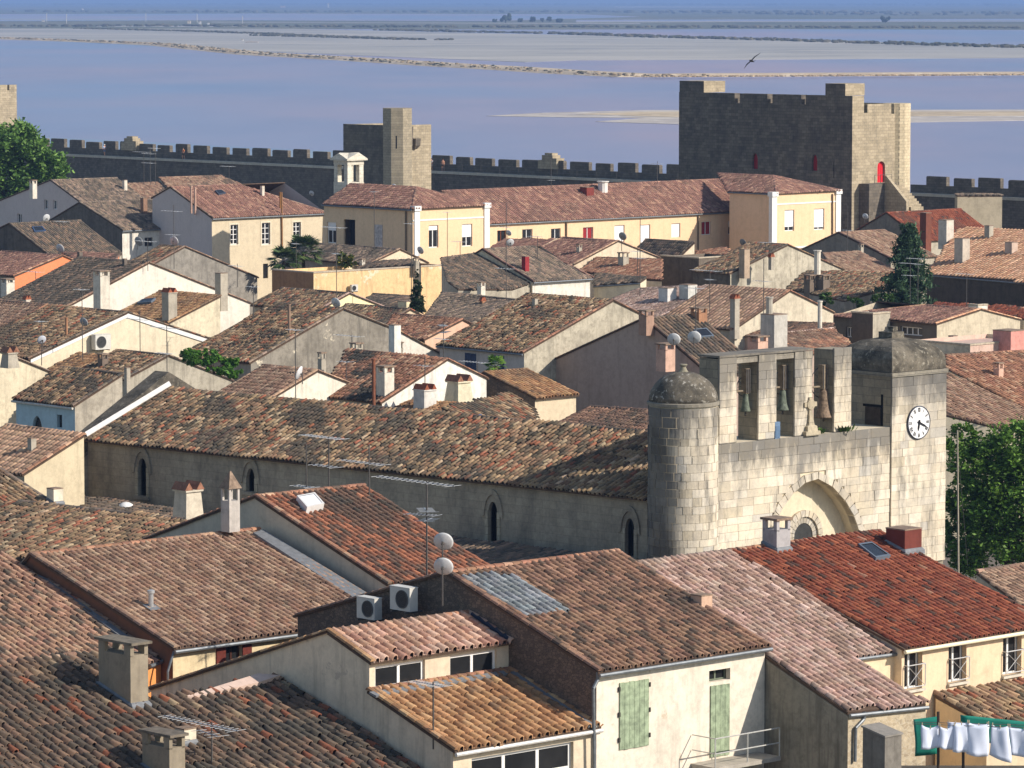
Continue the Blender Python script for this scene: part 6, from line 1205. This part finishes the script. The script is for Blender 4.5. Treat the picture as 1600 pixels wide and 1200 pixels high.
# balcony of the cream house
bO = fr.C; q = lambda x, y, d: PPL(x, y, bO - V * d, V); m = MB(); zf = PPL(1140, 1182, bO, V).z; a0 = along(bO, U, 1080); base = Vector((bO.x, bO.y, 0)); L_ = 3.4
m.box(base + U * a0 - V * 1.25 + Z * (zf - .15), U * L_, V * 1.245, Z * .15); bl = part(m, 'balcony', CONC, fr.root); m = MB(); c0 = base + U * (a0 + .03) - V * 1.2
pr_ = [c0, c0 + U * (L_ - .06)]
for t in (0, .5, 1): p = c0 + U * (L_ - .06) * t; m.tube(p + Z * (zf + .001), p + Z * (zf + 1.05), .025, 6)
for zz in (1.05, .5): m.tube(c0 + Z * (zf + zz), c0 + U * (L_ - .06) + Z * (zf + zz), .025, 6); m.tube(c0 + Z * (zf + zz), c0 + V * 1.15 + Z * (zf + zz), .022, 6)
sub(m, 'railing', flat((196, 194, 186), .5, .2, name='railing_metal'), bl, fr.root)
# ------------------------------------------------------------------ air conditioners, aerials, dishes
g6 = lambda x, y: PPL(x, y, fr.C, U)
aircon('air conditioner with round fan, left and lower of the pair by the dark stone gable', 577, 950, 30, g6(577, 950).y - 1.0, 'V'); aircon('larger air conditioner, right and higher of the pair by the dark stone gable', 631, 935, 33, g6(631, 935).y - 1.0, 'V')
aircon('white air conditioner on the gable of the pale yellow house', 158, 534, 21, PPL(158, 534, H['L9'].C, V).y - .5); aircon('small air conditioner on the ochre stained wall', 553, 450, 9, PPL(553, 450, H['Y2'].C, V).y - .5)
B1 = lambda f=1.0, n=9, l=1.6, t=0: (f, n, l, t)
def A(key, x, yt, yb, what, *booms, D=None, r=.03):
    h = H[key]; b = PY(x, yb, D) if D else h.on(x, yb); aerial(what, b, yt, booms or (B1(),), r)
A('M2', 526, 352, 480, 'tall aerial mast with two booms rising from the pale yellow gable', B1(.98, 10, 2.6), B1(.66, 6, 1.4, 30)); A('Y3', 585, 297, 392, 'plain tall mast before the shaded side of the left yellow pavilion', B1(.98, 3, .6)); A('Y3', 463, 377, 440, 'thin mast standing beside the palm', B1(.95, 6, 1.2, 20), D=384)
A('M5', 643, 335, 470, 'very tall thin mast rising left of the cypress', B1(.9, 4, 1.0)); A('YL', 699, 331, 396, 'short boomed aerial between the two pavilion windows', B1(1, 6, .9), D=408); A('Y4b', 719, 377, 410, 'low aerial in front of the left pavilion, below its right window', B1(1, 7, 1.6)); A('M5', 791, 318, 462, 'tall thin mast beside the white walled house', B1(.75, 4, 1.2), B1(.3, 6, 1.8)); A('Y4', 840, 369, 405, 'small aerial on the dark hipped roof', B1(1, 8, 1.8))
A('R1', 996, 390, 432, 'aerial standing before the orange roof with grey chimney', B1(.95, 8, 1.4), D=377); A('R5b', 1000, 340, 465, 'thin mast left of the white box chimneys', B1(.5, 5, 1.0)); A('R5', 1109, 422, 492, 'aerial with very wide boom on the beige roof with orange edges', B1(1, 12, 3.0), B1(.8, 6, 1.2, 30)); A('R5', 1193, 404, 490, 'tall thin mast on the beige roof, right of the wide aerial', B1(.6, 5, 1.4)); A('R12', 1324, 320, 398, 'tall thin mast in front of the great tower foot', B1(.5, 4, 1.2)); A('R4', 1196, 378, 395, 'short aerial on the rough pale gabled house', B1(1, 6, 1.2))
A('R13', 1422, 408, 462, 'left of two aerials standing against the conifer', B1(.95, 9, 1.8), B1(.6, 6, 1.2), D=352); A('R13', 1434, 402, 470, 'right and taller of two aerials standing against the conifer', B1(.98, 9, 1.8), B1(.85, 5, 1.6, 40), D=350); A('R14', 1510, 426, 484, 'aerial on the low red roof at the right', B1(.98, 7, 1.5), D=330); A('M10', 1087, 448, 522, 'mast with aerial on the roof of the mauve gabled house', B1(.98, 7, 1.4)); A('YW', 1027, 252, 290, 'small aerial on the ridge of the yellow wing, against the water', B1(.92, 5, 1.6)); A('YW', 861, 246, 296, 'thin plain mast on the yellow wing by the turret stub', B1(.3, 3, .6))
A('L1c', 225, 236, 284, 'leftmost of three masts before the dark rampart', B1(.98, 8, 3.0)); A('L1c', 235, 228, 286, 'middle of three masts before the dark rampart', B1(.8, 8, 2.2), B1(.55, 8, 2.2)); A('L1c', 243, 230, 285, 'rightmost of three masts before the dark rampart', B1(.98, 8, 1.8)); A('L1c', 358, 258, 284, 'aerial by the white ventilator below the rampart', B1(.95, 9, 2.4)); A('L5b', 99, 340, 395, 'aerial on the low roof behind the orange gable', B1(.9, 6, 1.8), D=402)
A('L9', 129, 446, 552, 'tall lattice like mast beside the white air conditioner', B1(.95, 4, 1.0)); A('L9', 65, 500, 560, 'mast carrying a dish at the lower left roof', B1(.98, 4, .8)); A('L13', 219, 486, 548, 'mast on the gable of the pale yellow house', B1(.8, 8, 2.4)); A('L13', 261, 508, 580, 'mast with wide boom on the grey gable with tall pale chimney', B1(.95, 10, 2.8), B1(.4, 7, 1.6)); A('L6', 56, 424, 452, 'low aerial with long boom by the orange gable', B1(1, 6, 2.0)); A('L7', 272, 320, 412, 'tall aerial mast behind the stained grey gable', B1(.9, 6, 2.4), B1(.5, 5, 1.4)); A('L6', 231, 372, 414, 'aerial mast at the peak of the long whitish gable', B1(.9, 7, 2.2)); A('M1', 396, 446, 498, 'mast on the mottled roof right of the whitish gable', B1(.98, 3, .8)); A('L7', 371, 412, 440, 'mast at the foot of the stained grey gable', B1(.9, 7, 1.6), D=368)
A('M8', 462, 512, 622, 'tall mast on the white gable behind the church roof', B1(.98, 5, 1.0)); A('M1', 550, 524, 552, 'short mast with wide boom on the big rough gable', B1(1, 8, 2.6)); A('M6', 693, 505, 558, 'cluster of aerials left of the blue shutters', B1(.95, 9, 1.4, 30), B1(.75, 9, 1.6, 60), B1(.55, 8, 1.4)); A('M7', 746, 564, 612, 'aerial mast in front of the blue shutters', B1(.98, 9, 2.4), D=264); A('M7', 664, 556, 592, 'mast on the ridge of the red and black roof', B1(.6, 4, 1.2)); A('M7', 541, 560, 600, 'thin mast at the left end of the red and black roof', B1(.9, 4, 1.0))
d2 = H['F2'].on(560, 800).y
A('F2', 479, 694, 775, 'bare dark mast left of the wide aerial before the church roof', B1(.2, 6, 1.2), D=172); A('F2', 514, 682, 772, 'mast with wide double boom before the church roof', B1(1, 12, 2.6), B1(.5, 6, 1.6), D=172); A('F2', 577, 694, 764, 'mast at the ridge end of the orange red roof', B1(.6, 10, 2.8), D=172); A('F6', 667, 752, 920, 'tall mast with long boom and stacked grid aerial beside the two dishes', B1(1, 16, 4.4), B1(.74, 9, 1.3, 35), B1(.70, 9, 1.3, -20), B1(.65, 8, 1.0, 60), D=152, r=.035)
A('F5', 677, 1066, 1148, 'mast with boom on the lower ochre roof of the cream house', B1(.98, 12, 1.6)); A('F4', 331, 1128, 1196, 'mast with very long thin booms on the nearest old roof', B1(.95, 16, 4.0), B1(.75, 4, 1.4, 10))
b = PY(1499, 884, 214); rt = thing('tall_pole', 'tall bare pole with stay wires beside the clock tower and tree', 'pole', b); m = MB(); m.tube(b - Z * 3, PY(1496, 672, 214), .06, 8, 0, .04); part(m, 'pole', flat((170, 160, 140), .6, .2, name='pole_metal'), rt); m = MB(); m.tube(PY(1496, 690, 214), PY(1512, 884, 214), .012, 4); m.tube(PY(1441, 668, 204), PY(1496, 678, 214), .012, 4); m.tube(PY(1441, 668, 204), PY(1480, 671, 204), .04, 6); part(m, 'stay_wires', IRON(), rt)
for lab, x, y, dp, D, yp, f, c in (
  ('upper of two grey dishes on one pole beside the air conditioners', 693, 846, 32, 146, 870, 10, None), ('lower of two grey dishes on one pole beside the air conditioners', 693, 885, 32, 146, 945, 10, None),
  ('left of two white dishes on the mauve gabled house', 1053, 530, 21, 276, 545, 8, None), ('right of two white dishes on the mauve gabled house', 1085, 527, 22, 276, 542, 8, None),
  ('white dish on the roof behind the pale yellow gable peak', 525, 473, 17, 326, 485, 30, None), ('dish beside the cream chimney and cypress', 648, 479, 12, 322, 490, -60, None), ('edge on dish on the mast of the white gable behind the church', 467, 583, 24, 256, 600, -72, (214, 212, 210)),
  ('white dish on the dark roof with blue skylight', 94, 388, 15, 394, 396, 30, None), ('white dish against the large pale gable', 72, 341, 14, 440, 350, -40, None), ('grey dish on the cream wall under the dark mossy roof', 217, 377, 16, 438, 390, 30, (150, 150, 148)), ('white dish at the ridge before the cream wall', 272, 376, 16, 400, 395, 30, None),
  ('grey dish above the air conditioner of the pale yellow house', 131, 503, 15, 286, 520, 30, (160, 162, 164)), ('pale dish on the mast at the lower left roof edge', 65, 531, 15, 282, 550, -30, (190, 192, 198)), ('grey dish on the peak of the cream gable under the yellow wing', 973, 369, 14, 384, 392, 30, (150, 150, 146)), ('upper small dish left of the row of yellow wing windows', 795, 364, 10, 392, 375, 30, None), ('larger dish below it, left of the row of yellow wing windows', 797, 379, 13, 390, 390, -20, None),
  ('dark dish before the yellow wing, left of the right pavilion', 1161, 379, 13, 385, 388, 40, (120, 118, 114)), ('white dish at the foot of the great tower', 1352, 338, 10, 425, 348, 30, (214, 214, 214)), ('pale dish at the corner of the left yellow pavilion', 657, 391, 13, 405, 400, 40, (180, 180, 180)), ('small white dish on the ridge below the watch tower', 616, 291, 8, 428, 296, 30, (222, 222, 222)), ('small pale dish left of the roof bell turret', 487, 302, 9, 440, 308, 30, (200, 200, 200))):
    dish(lab, x, y, dp, D, ypole=yp, face=f, col=c or (198, 198, 196))
# ------------------------------------------------------------------ green things
def leafy(name, label, base, blobs, n, leaf, cols, cat='tree', trunk=.25, limbs=6, seed=1, bark=(84, 70, 54), droop=0, group=None, inner=.0):
    """trunk and limbs, and a crown of single leaves gathered in clumps; blobs: (centre, radii)"""
    rg = np.random.default_rng(seed); root = thing(name, label, cat, base, group); C_ = np.array([tuple(c) for c, r in blobs]); Rr = np.array([r for c, r in blobs]); wgt = (Rr.prod(1)) ** .66; wgt /= wgt.sum()
    nc = max(12, n // 70); idx = rg.choice(len(blobs), nc, p=wgt); d = rg.normal(size=(nc, 3)); d /= np.linalg.norm(d, axis=1)[:, None]; rad = rg.uniform(.62, 1.06, nc)[:, None]; cl = C_[idx] + d * Rr[idx] * rad; cs = Rr[idx].min(1) * rg.uniform(.14, .30, nc)
    k = rg.integers(0, nc, n); off = rg.normal(size=(n, 3)) * .55; p = cl[k] + off * cs[k][:, None]; p[:, 2] -= droop * np.linalg.norm(off[:, :2], axis=1) * cs[k]
    a = rg.normal(size=(n, 3)); a[:, 2] *= .55; a /= np.linalg.norm(a, axis=1)[:, None]; b = np.cross(a, rg.normal(size=(n, 3))); b /= np.linalg.norm(b, axis=1)[:, None]; s_ = (leaf * rg.uniform(.6, 1.35, n))[:, None]
    v = np.stack([p - a * s_, p + b * s_ * .45 - a * s_ * .1, p + a * s_, p - b * s_ * .45 - a * s_ * .1], 1).reshape(-1, 3) - np.array(base)
    cc = np.array([[lin(x) for x in c] for c in cols]); t = cc[rg.integers(0, len(cc), n)] * rg.uniform(.75, 1.25, (n, 1)) * (.85 + .3 * rg.random(nc))[k][:, None]
    lm = MATS.get('leafmat')
    if lm is None:
        q = NT('leaf'); at = q.n('Attribute', attribute_name='tint'); q.b.inputs['Roughness'].default_value = .55; q.l(at.outputs['Color'], q.b.inputs['Base Color']); tr = q.n('BsdfTranslucent'); q.l(at.outputs['Color'], tr.inputs[0]); mx = q.n('MixShader'); mx.inputs[0].default_value = .3; q.l(q.b.outputs[0], mx.inputs[1]); q.l(tr.outputs[0], mx.inputs[2]); q.l(mx.outputs[0], q.t.nodes['Material Output'].inputs[0]); lm = MATS['leafmat'] = q.m
    me = np_mesh('crown', v, np.arange(n * 4).reshape(-1, 4), np.repeat(t, 4, 0), lm); o = bpy.data.objects.new('crown', me); COL.objects.link(o); o.parent = root
    m = MB(); top = Vector(C_.mean(0)); b0 = Vector(base); m.tube(b0, b0.lerp(top, .7), trunk, 9, 0, trunk * .6)
    for i in range(min(limbs, len(blobs) * 3)): q = Vector(cl[i * 3 % nc]); s0 = b0.lerp(top, .35 + .3 * (i % 3) / 3); m.tube(s0, s0.lerp(q, .85), trunk * .4, 6, 0, trunk * .12)
    part(m, 'trunk', flat(bark, .9, name='bark', var=.3), root); return root
def blob(x, y, D, rx, ry, rz): return (PY(x, y, D), (rx, ry, rz))
D = 226; leafy('plane_tree', 'big green leafy tree right of the clock tower', Vector((PY(1585, 700, D).x, D, 0)), [blob(1575, 735, D, 2.7, 2.6, 2.3), blob(1528, 735, D, 1.7, 2, 1.9), blob(1520, 800, D, 1.7, 2.2, 2.2), blob(1600, 700, D, 2.4, 2.5, 1.7), blob(1600, 800, D, 3.0, 3, 3.0), blob(1555, 850, D, 2.6, 2.6, 2.2), blob(1500, 690, D, .9, 1, 1.0), blob(1505, 850, D, 1.2, 1.6, 1.8), blob(1640, 760, D, 3, 3, 4)], 40000, .14, [(80, 114, 40), (100, 134, 48), (62, 92, 34), (116, 148, 62)], seed=3, trunk=.4)
D = 508; leafy('plane_tree', 'tall leafy tree at the left edge before the rampart', Vector((PY(30, 300, D).x, D, 0)), [blob(25, 225, D, 3.6, 3, 2.6), blob(-15, 235, D, 3.2, 3, 3), blob(75, 268, D, 2.3, 2.5, 2.8), blob(52, 300, D, 3.2, 3, 3.4), blob(10, 300, D, 4.2, 3, 4.2), blob(58, 240, D, 1.6, 1.8, 1.6)], 30000, .30, [(84, 116, 50), (100, 134, 60), (70, 100, 44), (116, 146, 70)], seed=5, trunk=.5)
def conifer(name, label, D, x, ytop, ybot, rmax, n, cols, seed, cat='tree', layers=13, droop=.35, leaf=.14, prof=None):
    """whorls of drooping boughs carrying needle sprays"""
    rg = np.random.default_rng(seed); zt_, zb_ = PY(x, ytop, D).z, PY(x, ybot, D).z; b = Vector((PY(x, ybot, D).x, D, 0)); root = thing(name, label, cat, b); pts = []
    nb = max(18, n // 60)
    for i in range(nb):
        f = rg.random() ** .8; z = zt_ - (zt_ - zb_) * f; r = rmax * (prof(f) if prof else (.12 + .88 * f) * (1 - .35 * max(0, f - .8) / .2)) * rg.uniform(.3, 1.15); az = rg.uniform(0, 6.283); m_ = n // nb; t = rg.random(m_) ** .6
        q = np.stack([b.x + np.cos(az) * r * t, b.y + np.sin(az) * r * t, z - droop * r * t ** 1.6 + .12 * r], 1) + rg.normal(size=(m_, 3)) * np.array([.16, .16, .10]) * (.4 + rmax * .25); pts.append(q)
    p = np.concatenate(pts); n = len(p); a = rg.normal(size=(n, 3)); a[:, 2] -= .4; a /= np.linalg.norm(a, axis=1)[:, None]; bb = np.cross(a, rg.normal(size=(n, 3))); bb /= np.linalg.norm(bb, axis=1)[:, None]; s_ = (leaf * rg.uniform(.6, 1.4, n))[:, None]
    v = np.stack([p - a * s_, p + bb * s_ * .3, p + a * s_, p - bb * s_ * .3], 1).reshape(-1, 3) - np.array(b); cc = np.array([[lin(x_) for x_ in c] for c in cols]); t = cc[rg.integers(0, len(cc), n)] * rg.uniform(.7, 1.3, (n, 1))
    me = np_mesh('crown', v, np.arange(n * 4).reshape(-1, 4), np.repeat(t, 4, 0), MATS['leafmat']); o = bpy.data.objects.new('crown', me); COL.objects.link(o); o.parent = root; m = MB(); m.tube(b, Vector((b.x, b.y, zt_ - .3)), .28, 8, 0, .04); part(m, 'trunk', flat((78, 64, 52), .9, name='bark'), root)
conifer('cedar', 'dark blue green conifer between the mottled roof and orange roof', 357, 1418, 352, 475, 3.5, 13000, [(52, 76, 52), (66, 92, 60), (44, 64, 48), (82, 106, 70)], 11, leaf=.22, droop=.30)
leafy('cypress', 'narrow dark cypress in front of the ochre stained wall', Vector((PY(651, 470, 319).x, 319, 0)), [blob(651 + .4 * (i % 3), 430 + i * 5.5, 319, .13 + .048 * min(i, 9), .13 + .048 * min(i, 9), .75) for i in range(11)], 9000, .085, [(40, 56, 34), (50, 68, 40), (60, 78, 46)], 'cypress', seed=12, trunk=.1)
leafy('creeper_bush', 'bright green bush growing over the low roofs by the mottled roof', PY(335, 584, 271), [blob(315, 558, 271, 1.4, 1.0, .55), blob(345, 570, 270.5, 1.2, .9, .5), blob(300, 552, 271, .7, .7, .35), blob(358, 582, 270, .8, .7, .35)], 9000, .12, [(84, 126, 44), (104, 148, 56), (66, 102, 36)], 'bush', seed=6, trunk=.1)
leafy('bush', 'dark round bush with yellow leaves right of the palm', Vector((PY(543, 405, 384).x, 384, 0)), [blob(541, 405, 384, .85, .8, .85), blob(551, 408, 384, .5, .5, .5)], 1700, .14, [(52, 72, 30), (70, 88, 36), (120, 116, 44)], 'bush', seed=7, trunk=.1)
for i, (x, y, r, t) in enumerate(((1290, 466, .55, 'small upright green shrub by the two dark chimneys'), (1335, 470, .75, 'low green shrub left of the conifer, by the mottled roof'), (1378, 468, .9, 'green shrub directly left of the conifer foot'))): leafy('shrub', t, Vector((PY(x, y, 346).x, 346, 5)), [blob(x, y, 346, r, .6, r * (1.1 if i == 0 else .6)), blob(x + 8, y + 4, 346, r * .7, .5, r * .5)], 1100, .12, [(58, 86, 36), (76, 104, 44), (48, 70, 30)], 'shrub', seed=20 + i, trunk=.06)
def palm(label, x, y, D, fr, nf, seed, cols):
    rg = random.Random(seed); c = PY(x, y, D); b = Vector((c.x, c.y, 0)); root = thing('palm', label, 'palm tree', b); m = MB(); m.tube(b, c, .2, 9, 0, .17); part(m, 'trunk', flat((92, 78, 62), .95, name='palm_bark', var=.35), root); m = MB()
    for _ in range(nf):
        az = rg.uniform(0, 6.283); el = rg.uniform(-.45, 1.3); d = Vector((math.cos(az) * math.cos(el), math.sin(az) * math.cos(el), math.sin(el))); tip = c + d * fr * rg.uniform(.35, .72); sd = d.cross(Z).normalized(); up = sd.cross(d); col = rgb(*rg.choice(cols)); m.tube(c, tip, .018, 4)
        for j in range(11): t = (j / 10 - .5) * 2.3; dd = d * math.cos(t) + sd * math.sin(t); e = tip + dd * fr * .48 - Z * fr * rg.uniform(.05, .22); w_ = dd.cross(up).normalized() * .085; m.face([tip, tip.lerp(e, .5) + w_, e, tip.lerp(e, .5) - w_], 0, col)
    part(m, 'fronds', tinted('palm_leaf', .5, 2, .15), root)
PC = [(56, 78, 40), (72, 94, 50), (44, 62, 34), (96, 112, 62)]
palm('taller right fan palm in front of the beige house', 474, 394, 391, 2.0, 85, 1, PC); palm('lower left fan palm in front of the beige house', 443, 408, 388, 1.8, 75, 2, PC); palm('small yucca palm before the blue shutters', 774, 572, 283, .9, 30, 3, [(96, 132, 44), (116, 150, 56)])
# ------------------------------------------------------------------ people on the rampart
def skin(name, verts, edges, rad, mat, parent):
    me = bpy.data.meshes.new(name); me.from_pydata([tuple(v) for v in verts], edges, []); me.materials.append(mat); o = bpy.data.objects.new(name, me); COL.objects.link(o); o.parent = parent
    md = o.modifiers.new('skin', 'SKIN'); me.skin_vertices[0].data[0].use_root = True
    for sv, r in zip(me.skin_vertices[0].data, rad): sv.radius = (r, r)
    sb = o.modifiers.new('sub', 'SUBSURF'); sb.levels = 1; sb.render_levels = 1; return o
def person(label, x, yfoot, shirt, legs, hair, face=0, bare=False):
    a = along(RA, V, x); p = RA + V * a + U * .15; p.z = 8.40; k = 1.80 / 1.75; root = thing('person', label, 'person', p); ca, sa = math.cos(face), math.sin(face)
    f = lambda q: (k * (q[0] * ca - q[1] * sa), k * (q[0] * sa + q[1] * ca), k * q[2]); S_ = flat((206, 150, 120), .6, name='skin', var=.08)
    B = [(0, 0, .95), (0, 0, 1.15), (0, 0, 1.38), (0, .01, 1.50), (0, .02, 1.64), (.20, 0, 1.40), (.25, -.04, 1.12), (.26, .10, .90), (-.20, 0, 1.40), (-.25, .06, 1.12), (-.24, .20, .92), (.10, 0, .88), (.11, .14, .48), (.11, .05, .06), (.11, .18, .03), (-.10, 0, .88), (-.11, -.06, .48), (-.11, -.20, .08), (-.11, -.10, .03)]
    E = [(0, 1), (1, 2), (2, 3), (3, 4), (2, 5), (5, 6), (6, 7), (2, 8), (8, 9), (9, 10), (0, 11), (11, 12), (12, 13), (13, 14), (0, 15), (15, 16), (16, 17), (17, 18)]
    Rd = [.13, .12, .14, .055, .10, .055, .045, .035, .055, .045, .035, .085, .06, .04, .035, .085, .06, .04, .035]; skin('body', [f(v) for v in B], E, [r * k for r in Rd], S_, root)
    if not bare: skin('shirt', [f(v) for v in (B[0], B[1], B[2], (.2, 0, 1.40), (.23, -.02, 1.22), (-.2, 0, 1.40), (-.23, .03, 1.22))], [(0, 1), (1, 2), (2, 3), (3, 4), (2, 5), (5, 6)], [.155, .145, .165, .08, .07, .08, .07], flat(shirt, .8, name='cloth', var=.08), root)
    skin('shorts', [f(v) for v in (B[0], (.10, 0, .86), (.11, .10, .58), (-.10, 0, .86), (-.11, -.04, .58))], [(0, 1), (1, 2), (0, 3), (3, 4)], [.15, .11, .10, .11, .10], flat(legs, .8, name='cloth', var=.08), root)
    m = MB(); c = p + Vector(f((0, .0, 1.67))); m.lathe(c - Z * .03, [(.112, 0), (.118, .06), (.09, .12), (.02, .145)], 10); part(m, 'hair', flat(hair, .8, name='hair'), root)
person('person in pale blue top with white hat walking on the left rampart', 163, 256, (190, 206, 226), (120, 130, 150), (226, 222, 214), .6); person('person in orange top leaning at the middle of the left rampart', 286, 268, (214, 120, 62), (96, 84, 70), (70, 52, 40), 2.4); person('person in white top on the rampart right of the watch tower, left of two', 673, 285, (226, 214, 206), (196, 176, 160), (80, 60, 46), 2.6); person('bare chested person in dark shorts on the rampart, right of two', 691, 285, (0, 0, 0), (92, 70, 58), (60, 46, 36), 2.9, True)
m = MB()
A0 = RA + V * along(RA, V, 640) - U * .40; L0 = along(RA, V, 1062) - along(RA, V, 640)
rl = thing('guard_rail', 'thin metal guard rail along the rampart walk between the towers', 'railing', A0 + Z * 8.4); s_ = V * (L0 / 14)
for i in range(15): m.tube(A0 + s_ * i + Z * 8.4, A0 + s_ * i + Z * 9.4, .025, 5)
part(m, 'posts', IRON(), rl)['kind'] = 'stuff'; m = MB()
for z in (8.9, 9.4): m.tube(A0 + Z * z, A0 + V * L0 + Z * z, .02, 5); part(m, 'rail', IRON(), rl); m = MB()
# ------------------------------------------------------------------ bird
b = PY(1174, 95, 78); rt = thing('swift', 'dark swift gliding over the lagoon, wings tilted', 'bird', b); ax = (PY(1189, 83, 62) - PY(1160, 111, 62)).normalized(); fw = Vector((-.35, .9, .1)).normalized(); m = MB()
m.lathe(b - fw * .09, [(.004, 0), (.018, .03), (.024, .08), (.016, .14), (.006, .18)], 8, 0, fw); part(m, 'body', flat((84, 78, 76), .7, name='feather'), rt, True)
for s_ in (-1, 1): m = MB(); m.prism([b + ax * s_ * .01 + fw * .03, b + ax * s_ * .10 + fw * .045, b + ax * s_ * .22 - fw * .04, b + ax * s_ * .10 - fw * .005, b + ax * s_ * .01 - fw * .02], Z * .005); part(m, 'wing', flat((90, 84, 80), .7, name='feather'), rt)
m = MB(); m.prism([b - fw * .08, b - fw * .15 + ax * .03, b - fw * .12, b - fw * .15 - ax * .03], Z * .004); part(m, 'tail', flat((84, 78, 76), .7, name='feather'), rt)
# ------------------------------------------------------------------ washing line terrace, bottom right
DL = 138.0
grn = flat((36, 132, 112), .7, name='green_mesh', var=.12)
def hung(name, label, cat, px, D, mat, depth_w=.06, nx=10, ny=8, seed=0, sag=.0, group=None, pegs=False):
    """cloth hung by its top edge: px = top left, top right, bottom right, bottom left"""
    rg = random.Random(seed); c = [PY(x, y, D) for x, y in px]; o = thing(name, label, cat, c[0], group); m = MB(); ph = [rg.uniform(0, 6.28) for _ in range(4)]; g = []
    for j in range(ny + 1):
        t = j / ny; row = []
        for i in range(nx + 1):
            s_ = i / nx; p = c[0].lerp(c[1], s_).lerp(c[3].lerp(c[2], s_), t) - Z * (sag * math.sin(math.pi * s_) * (1 - t * .6)); d = depth_w * (.3 + t) * (math.sin(s_ * 5 + ph[0] + t * 1.0) + .3 * math.sin(s_ * 9 + ph[1] - t * 2)); row.append(p + Vector((0.02 * math.sin(t * 5 + ph[2]), d, 0)))
        g.append(row)
    m.ring(g, 0, None, False, False)
    n_ = part(m, 'cloth', mat, o, True); n_.modifiers.new('thick', 'SOLIDIFY').thickness = .012
    if pegs:
        m = MB()
        for s_ in (.04, .5, .96): q = c[0].lerp(c[1], s_) - Z * (sag * math.sin(math.pi * s_)); m.cbox(q + Z * .02, Vector((.03, 0, 0)), Vector((0, .05, 0)), Z * .11)
        part(m, 'peg', flat((196, 180, 150), .7, name='peg_wood'), o)['kind'] = 'stuff'
    return o
hung('green_netting', 'small green netting panel, left of the hanging washing', 'netting', [(1428, 1124), (1468, 1119), (1464, 1178), (1430, 1182)], DL + 2.0, grn, .03, seed=1)
hung('green_netting', 'long green netting panel behind the hanging washing at the right edge', 'netting', [(1500, 1117), (1625, 1130), (1625, 1180), (1500, 1150)], DL + 2.2, grn, .03, seed=2)
LIN = flat((218, 224, 238), .8, name='white_linen', var=.04)
for i, (px, lab, sg) in enumerate(((((1440, 1132), (1468, 1132), (1466, 1168), (1438, 1170)), 'white cloth at the left end of the washing line', .12), (((1468, 1134), (1492, 1132), (1490, 1172), (1466, 1166)), 'second white cloth from the left on the washing line', .12), (((1492, 1130), (1513, 1128), (1512, 1176), (1488, 1174)), 'third white cloth from the left on the washing line, narrow', .05), (((1513, 1128), (1546, 1130), (1544, 1182), (1510, 1178)), 'fourth white cloth from the left on the washing line, broad', .10), (((1550, 1132), (1576, 1134), (1580, 1192), (1546, 1180)), 'white shirt like cloth hanging lowest on the washing line', .08), (((1576, 1134), (1625, 1138), (1622, 1184), (1580, 1180)), 'white sheet at the right end of the washing line', .08))): hung('washing', lab, 'laundry', px, DL, LIN, .07, seed=10 + i, sag=sg, group='washing on the line', pegs=True)
hung('washing', 'folded white sheet with dark print hanging behind the front row', 'laundry', ((1480, 1128), (1545, 1132), (1545, 1146), (1480, 1142)), DL + .8, LIN, .03, seed=30, group='washing on the line', pegs=True)
rt = thing('washing_line', 'washing line strung between posts over the bottom right terrace', 'washing line', PY(1436, 1200, DL)); m = MB(); m.tube(PY(1425, 1131, DL), PY(1640, 1138, DL), .012, 5); m.tube(PY(1425, 1128, DL + .8), PY(1640, 1134, DL + .8), .012, 5); part(m, 'line', IRON(), rt)['kind'] = 'stuff'
for x, y0 in ((1466, 1112), (1505, 1165)): m = MB(); m.tube(PY(x, 1240, DL + .3), PY(x, y0, DL + .3), .05, 6); part(m, 'post', flat((70, 58, 50), .8, name='rust_post'), rt)
c = PY(1560, 1196, DL - .6); m = MB(); m.box(Vector((c.x - 4.2, c.y, 0)), Vector((14, 0, 0)), Vector((0, 2.0, 0)), Z * (PY(1560, 1208, DL).z)); tag(m.build('terrace', plaster((96, 88, 78), .5, .4)), kind='structure')
c = PY(1378, 1200, DL - 1); rt = thing('stone_pier', 'dark grey chimney pier with slanted top before the rubble wall', 'pier', Vector((c.x, c.y, 0))); m = MB(); s_ = .42; z1, z2 = PY(1378, 1147, c.y).z, PY(1378, 1137, c.y).z; b = Vector((c.x, c.y, 0))
m.ring([[b + U * (i * s_) + V * (j * s_ * 1.2) + Z * (z if z < 1 else (z2 if j > 0 else z1)) for i, j in ((-1, -1), (1, -1), (1, 1), (-1, 1))] for z in (0, 9)]); part(m, 'shaft', plaster((128, 122, 112), .6, .6), rt); m = MB(); m.ring([[b + U * (i * s_ * 1.1) + V * (j * s_ * 1.3) + Z * ((z2 if j > 0 else z1) + dz) for i, j in ((-1, -1), (1, -1), (1, 1), (-1, 1))] for dz in (.002, .06)]); part(m, 'cap', flat((140, 134, 124), .9, name='cap_stone'), rt)
Slope('F10', 'house', 'low brown roof at the right edge below the big tree', 'U', (1600, 940, 6.5), 16, [(1526, 894), (1690, 870), (1690, 990), (1600, 948)], 'brown', GREYW, lichen=.6, detail=2, nind=120, caps=(0,), rough=1.2)
dm = PPL(197, 796, H['L18b'].planes[0][0], Z); o = thing('roof_dome', 'white domed roof light on the flat ledge before the church', 'roof light', dm); m = MB(); m.lathe(dm, [(.42, 0), (.42, .1), (.36, .26), (.2, .36), (.03, .4)], 16); part(m, 'dome', flat((226, 224, 218), .4, name='acrylic', var=.03), o, True); m = MB(); m.lathe(dm - Z * .1, [(.48, 0), (.48, .12)], 16); part(m, 'kerb', LEAD(), o)
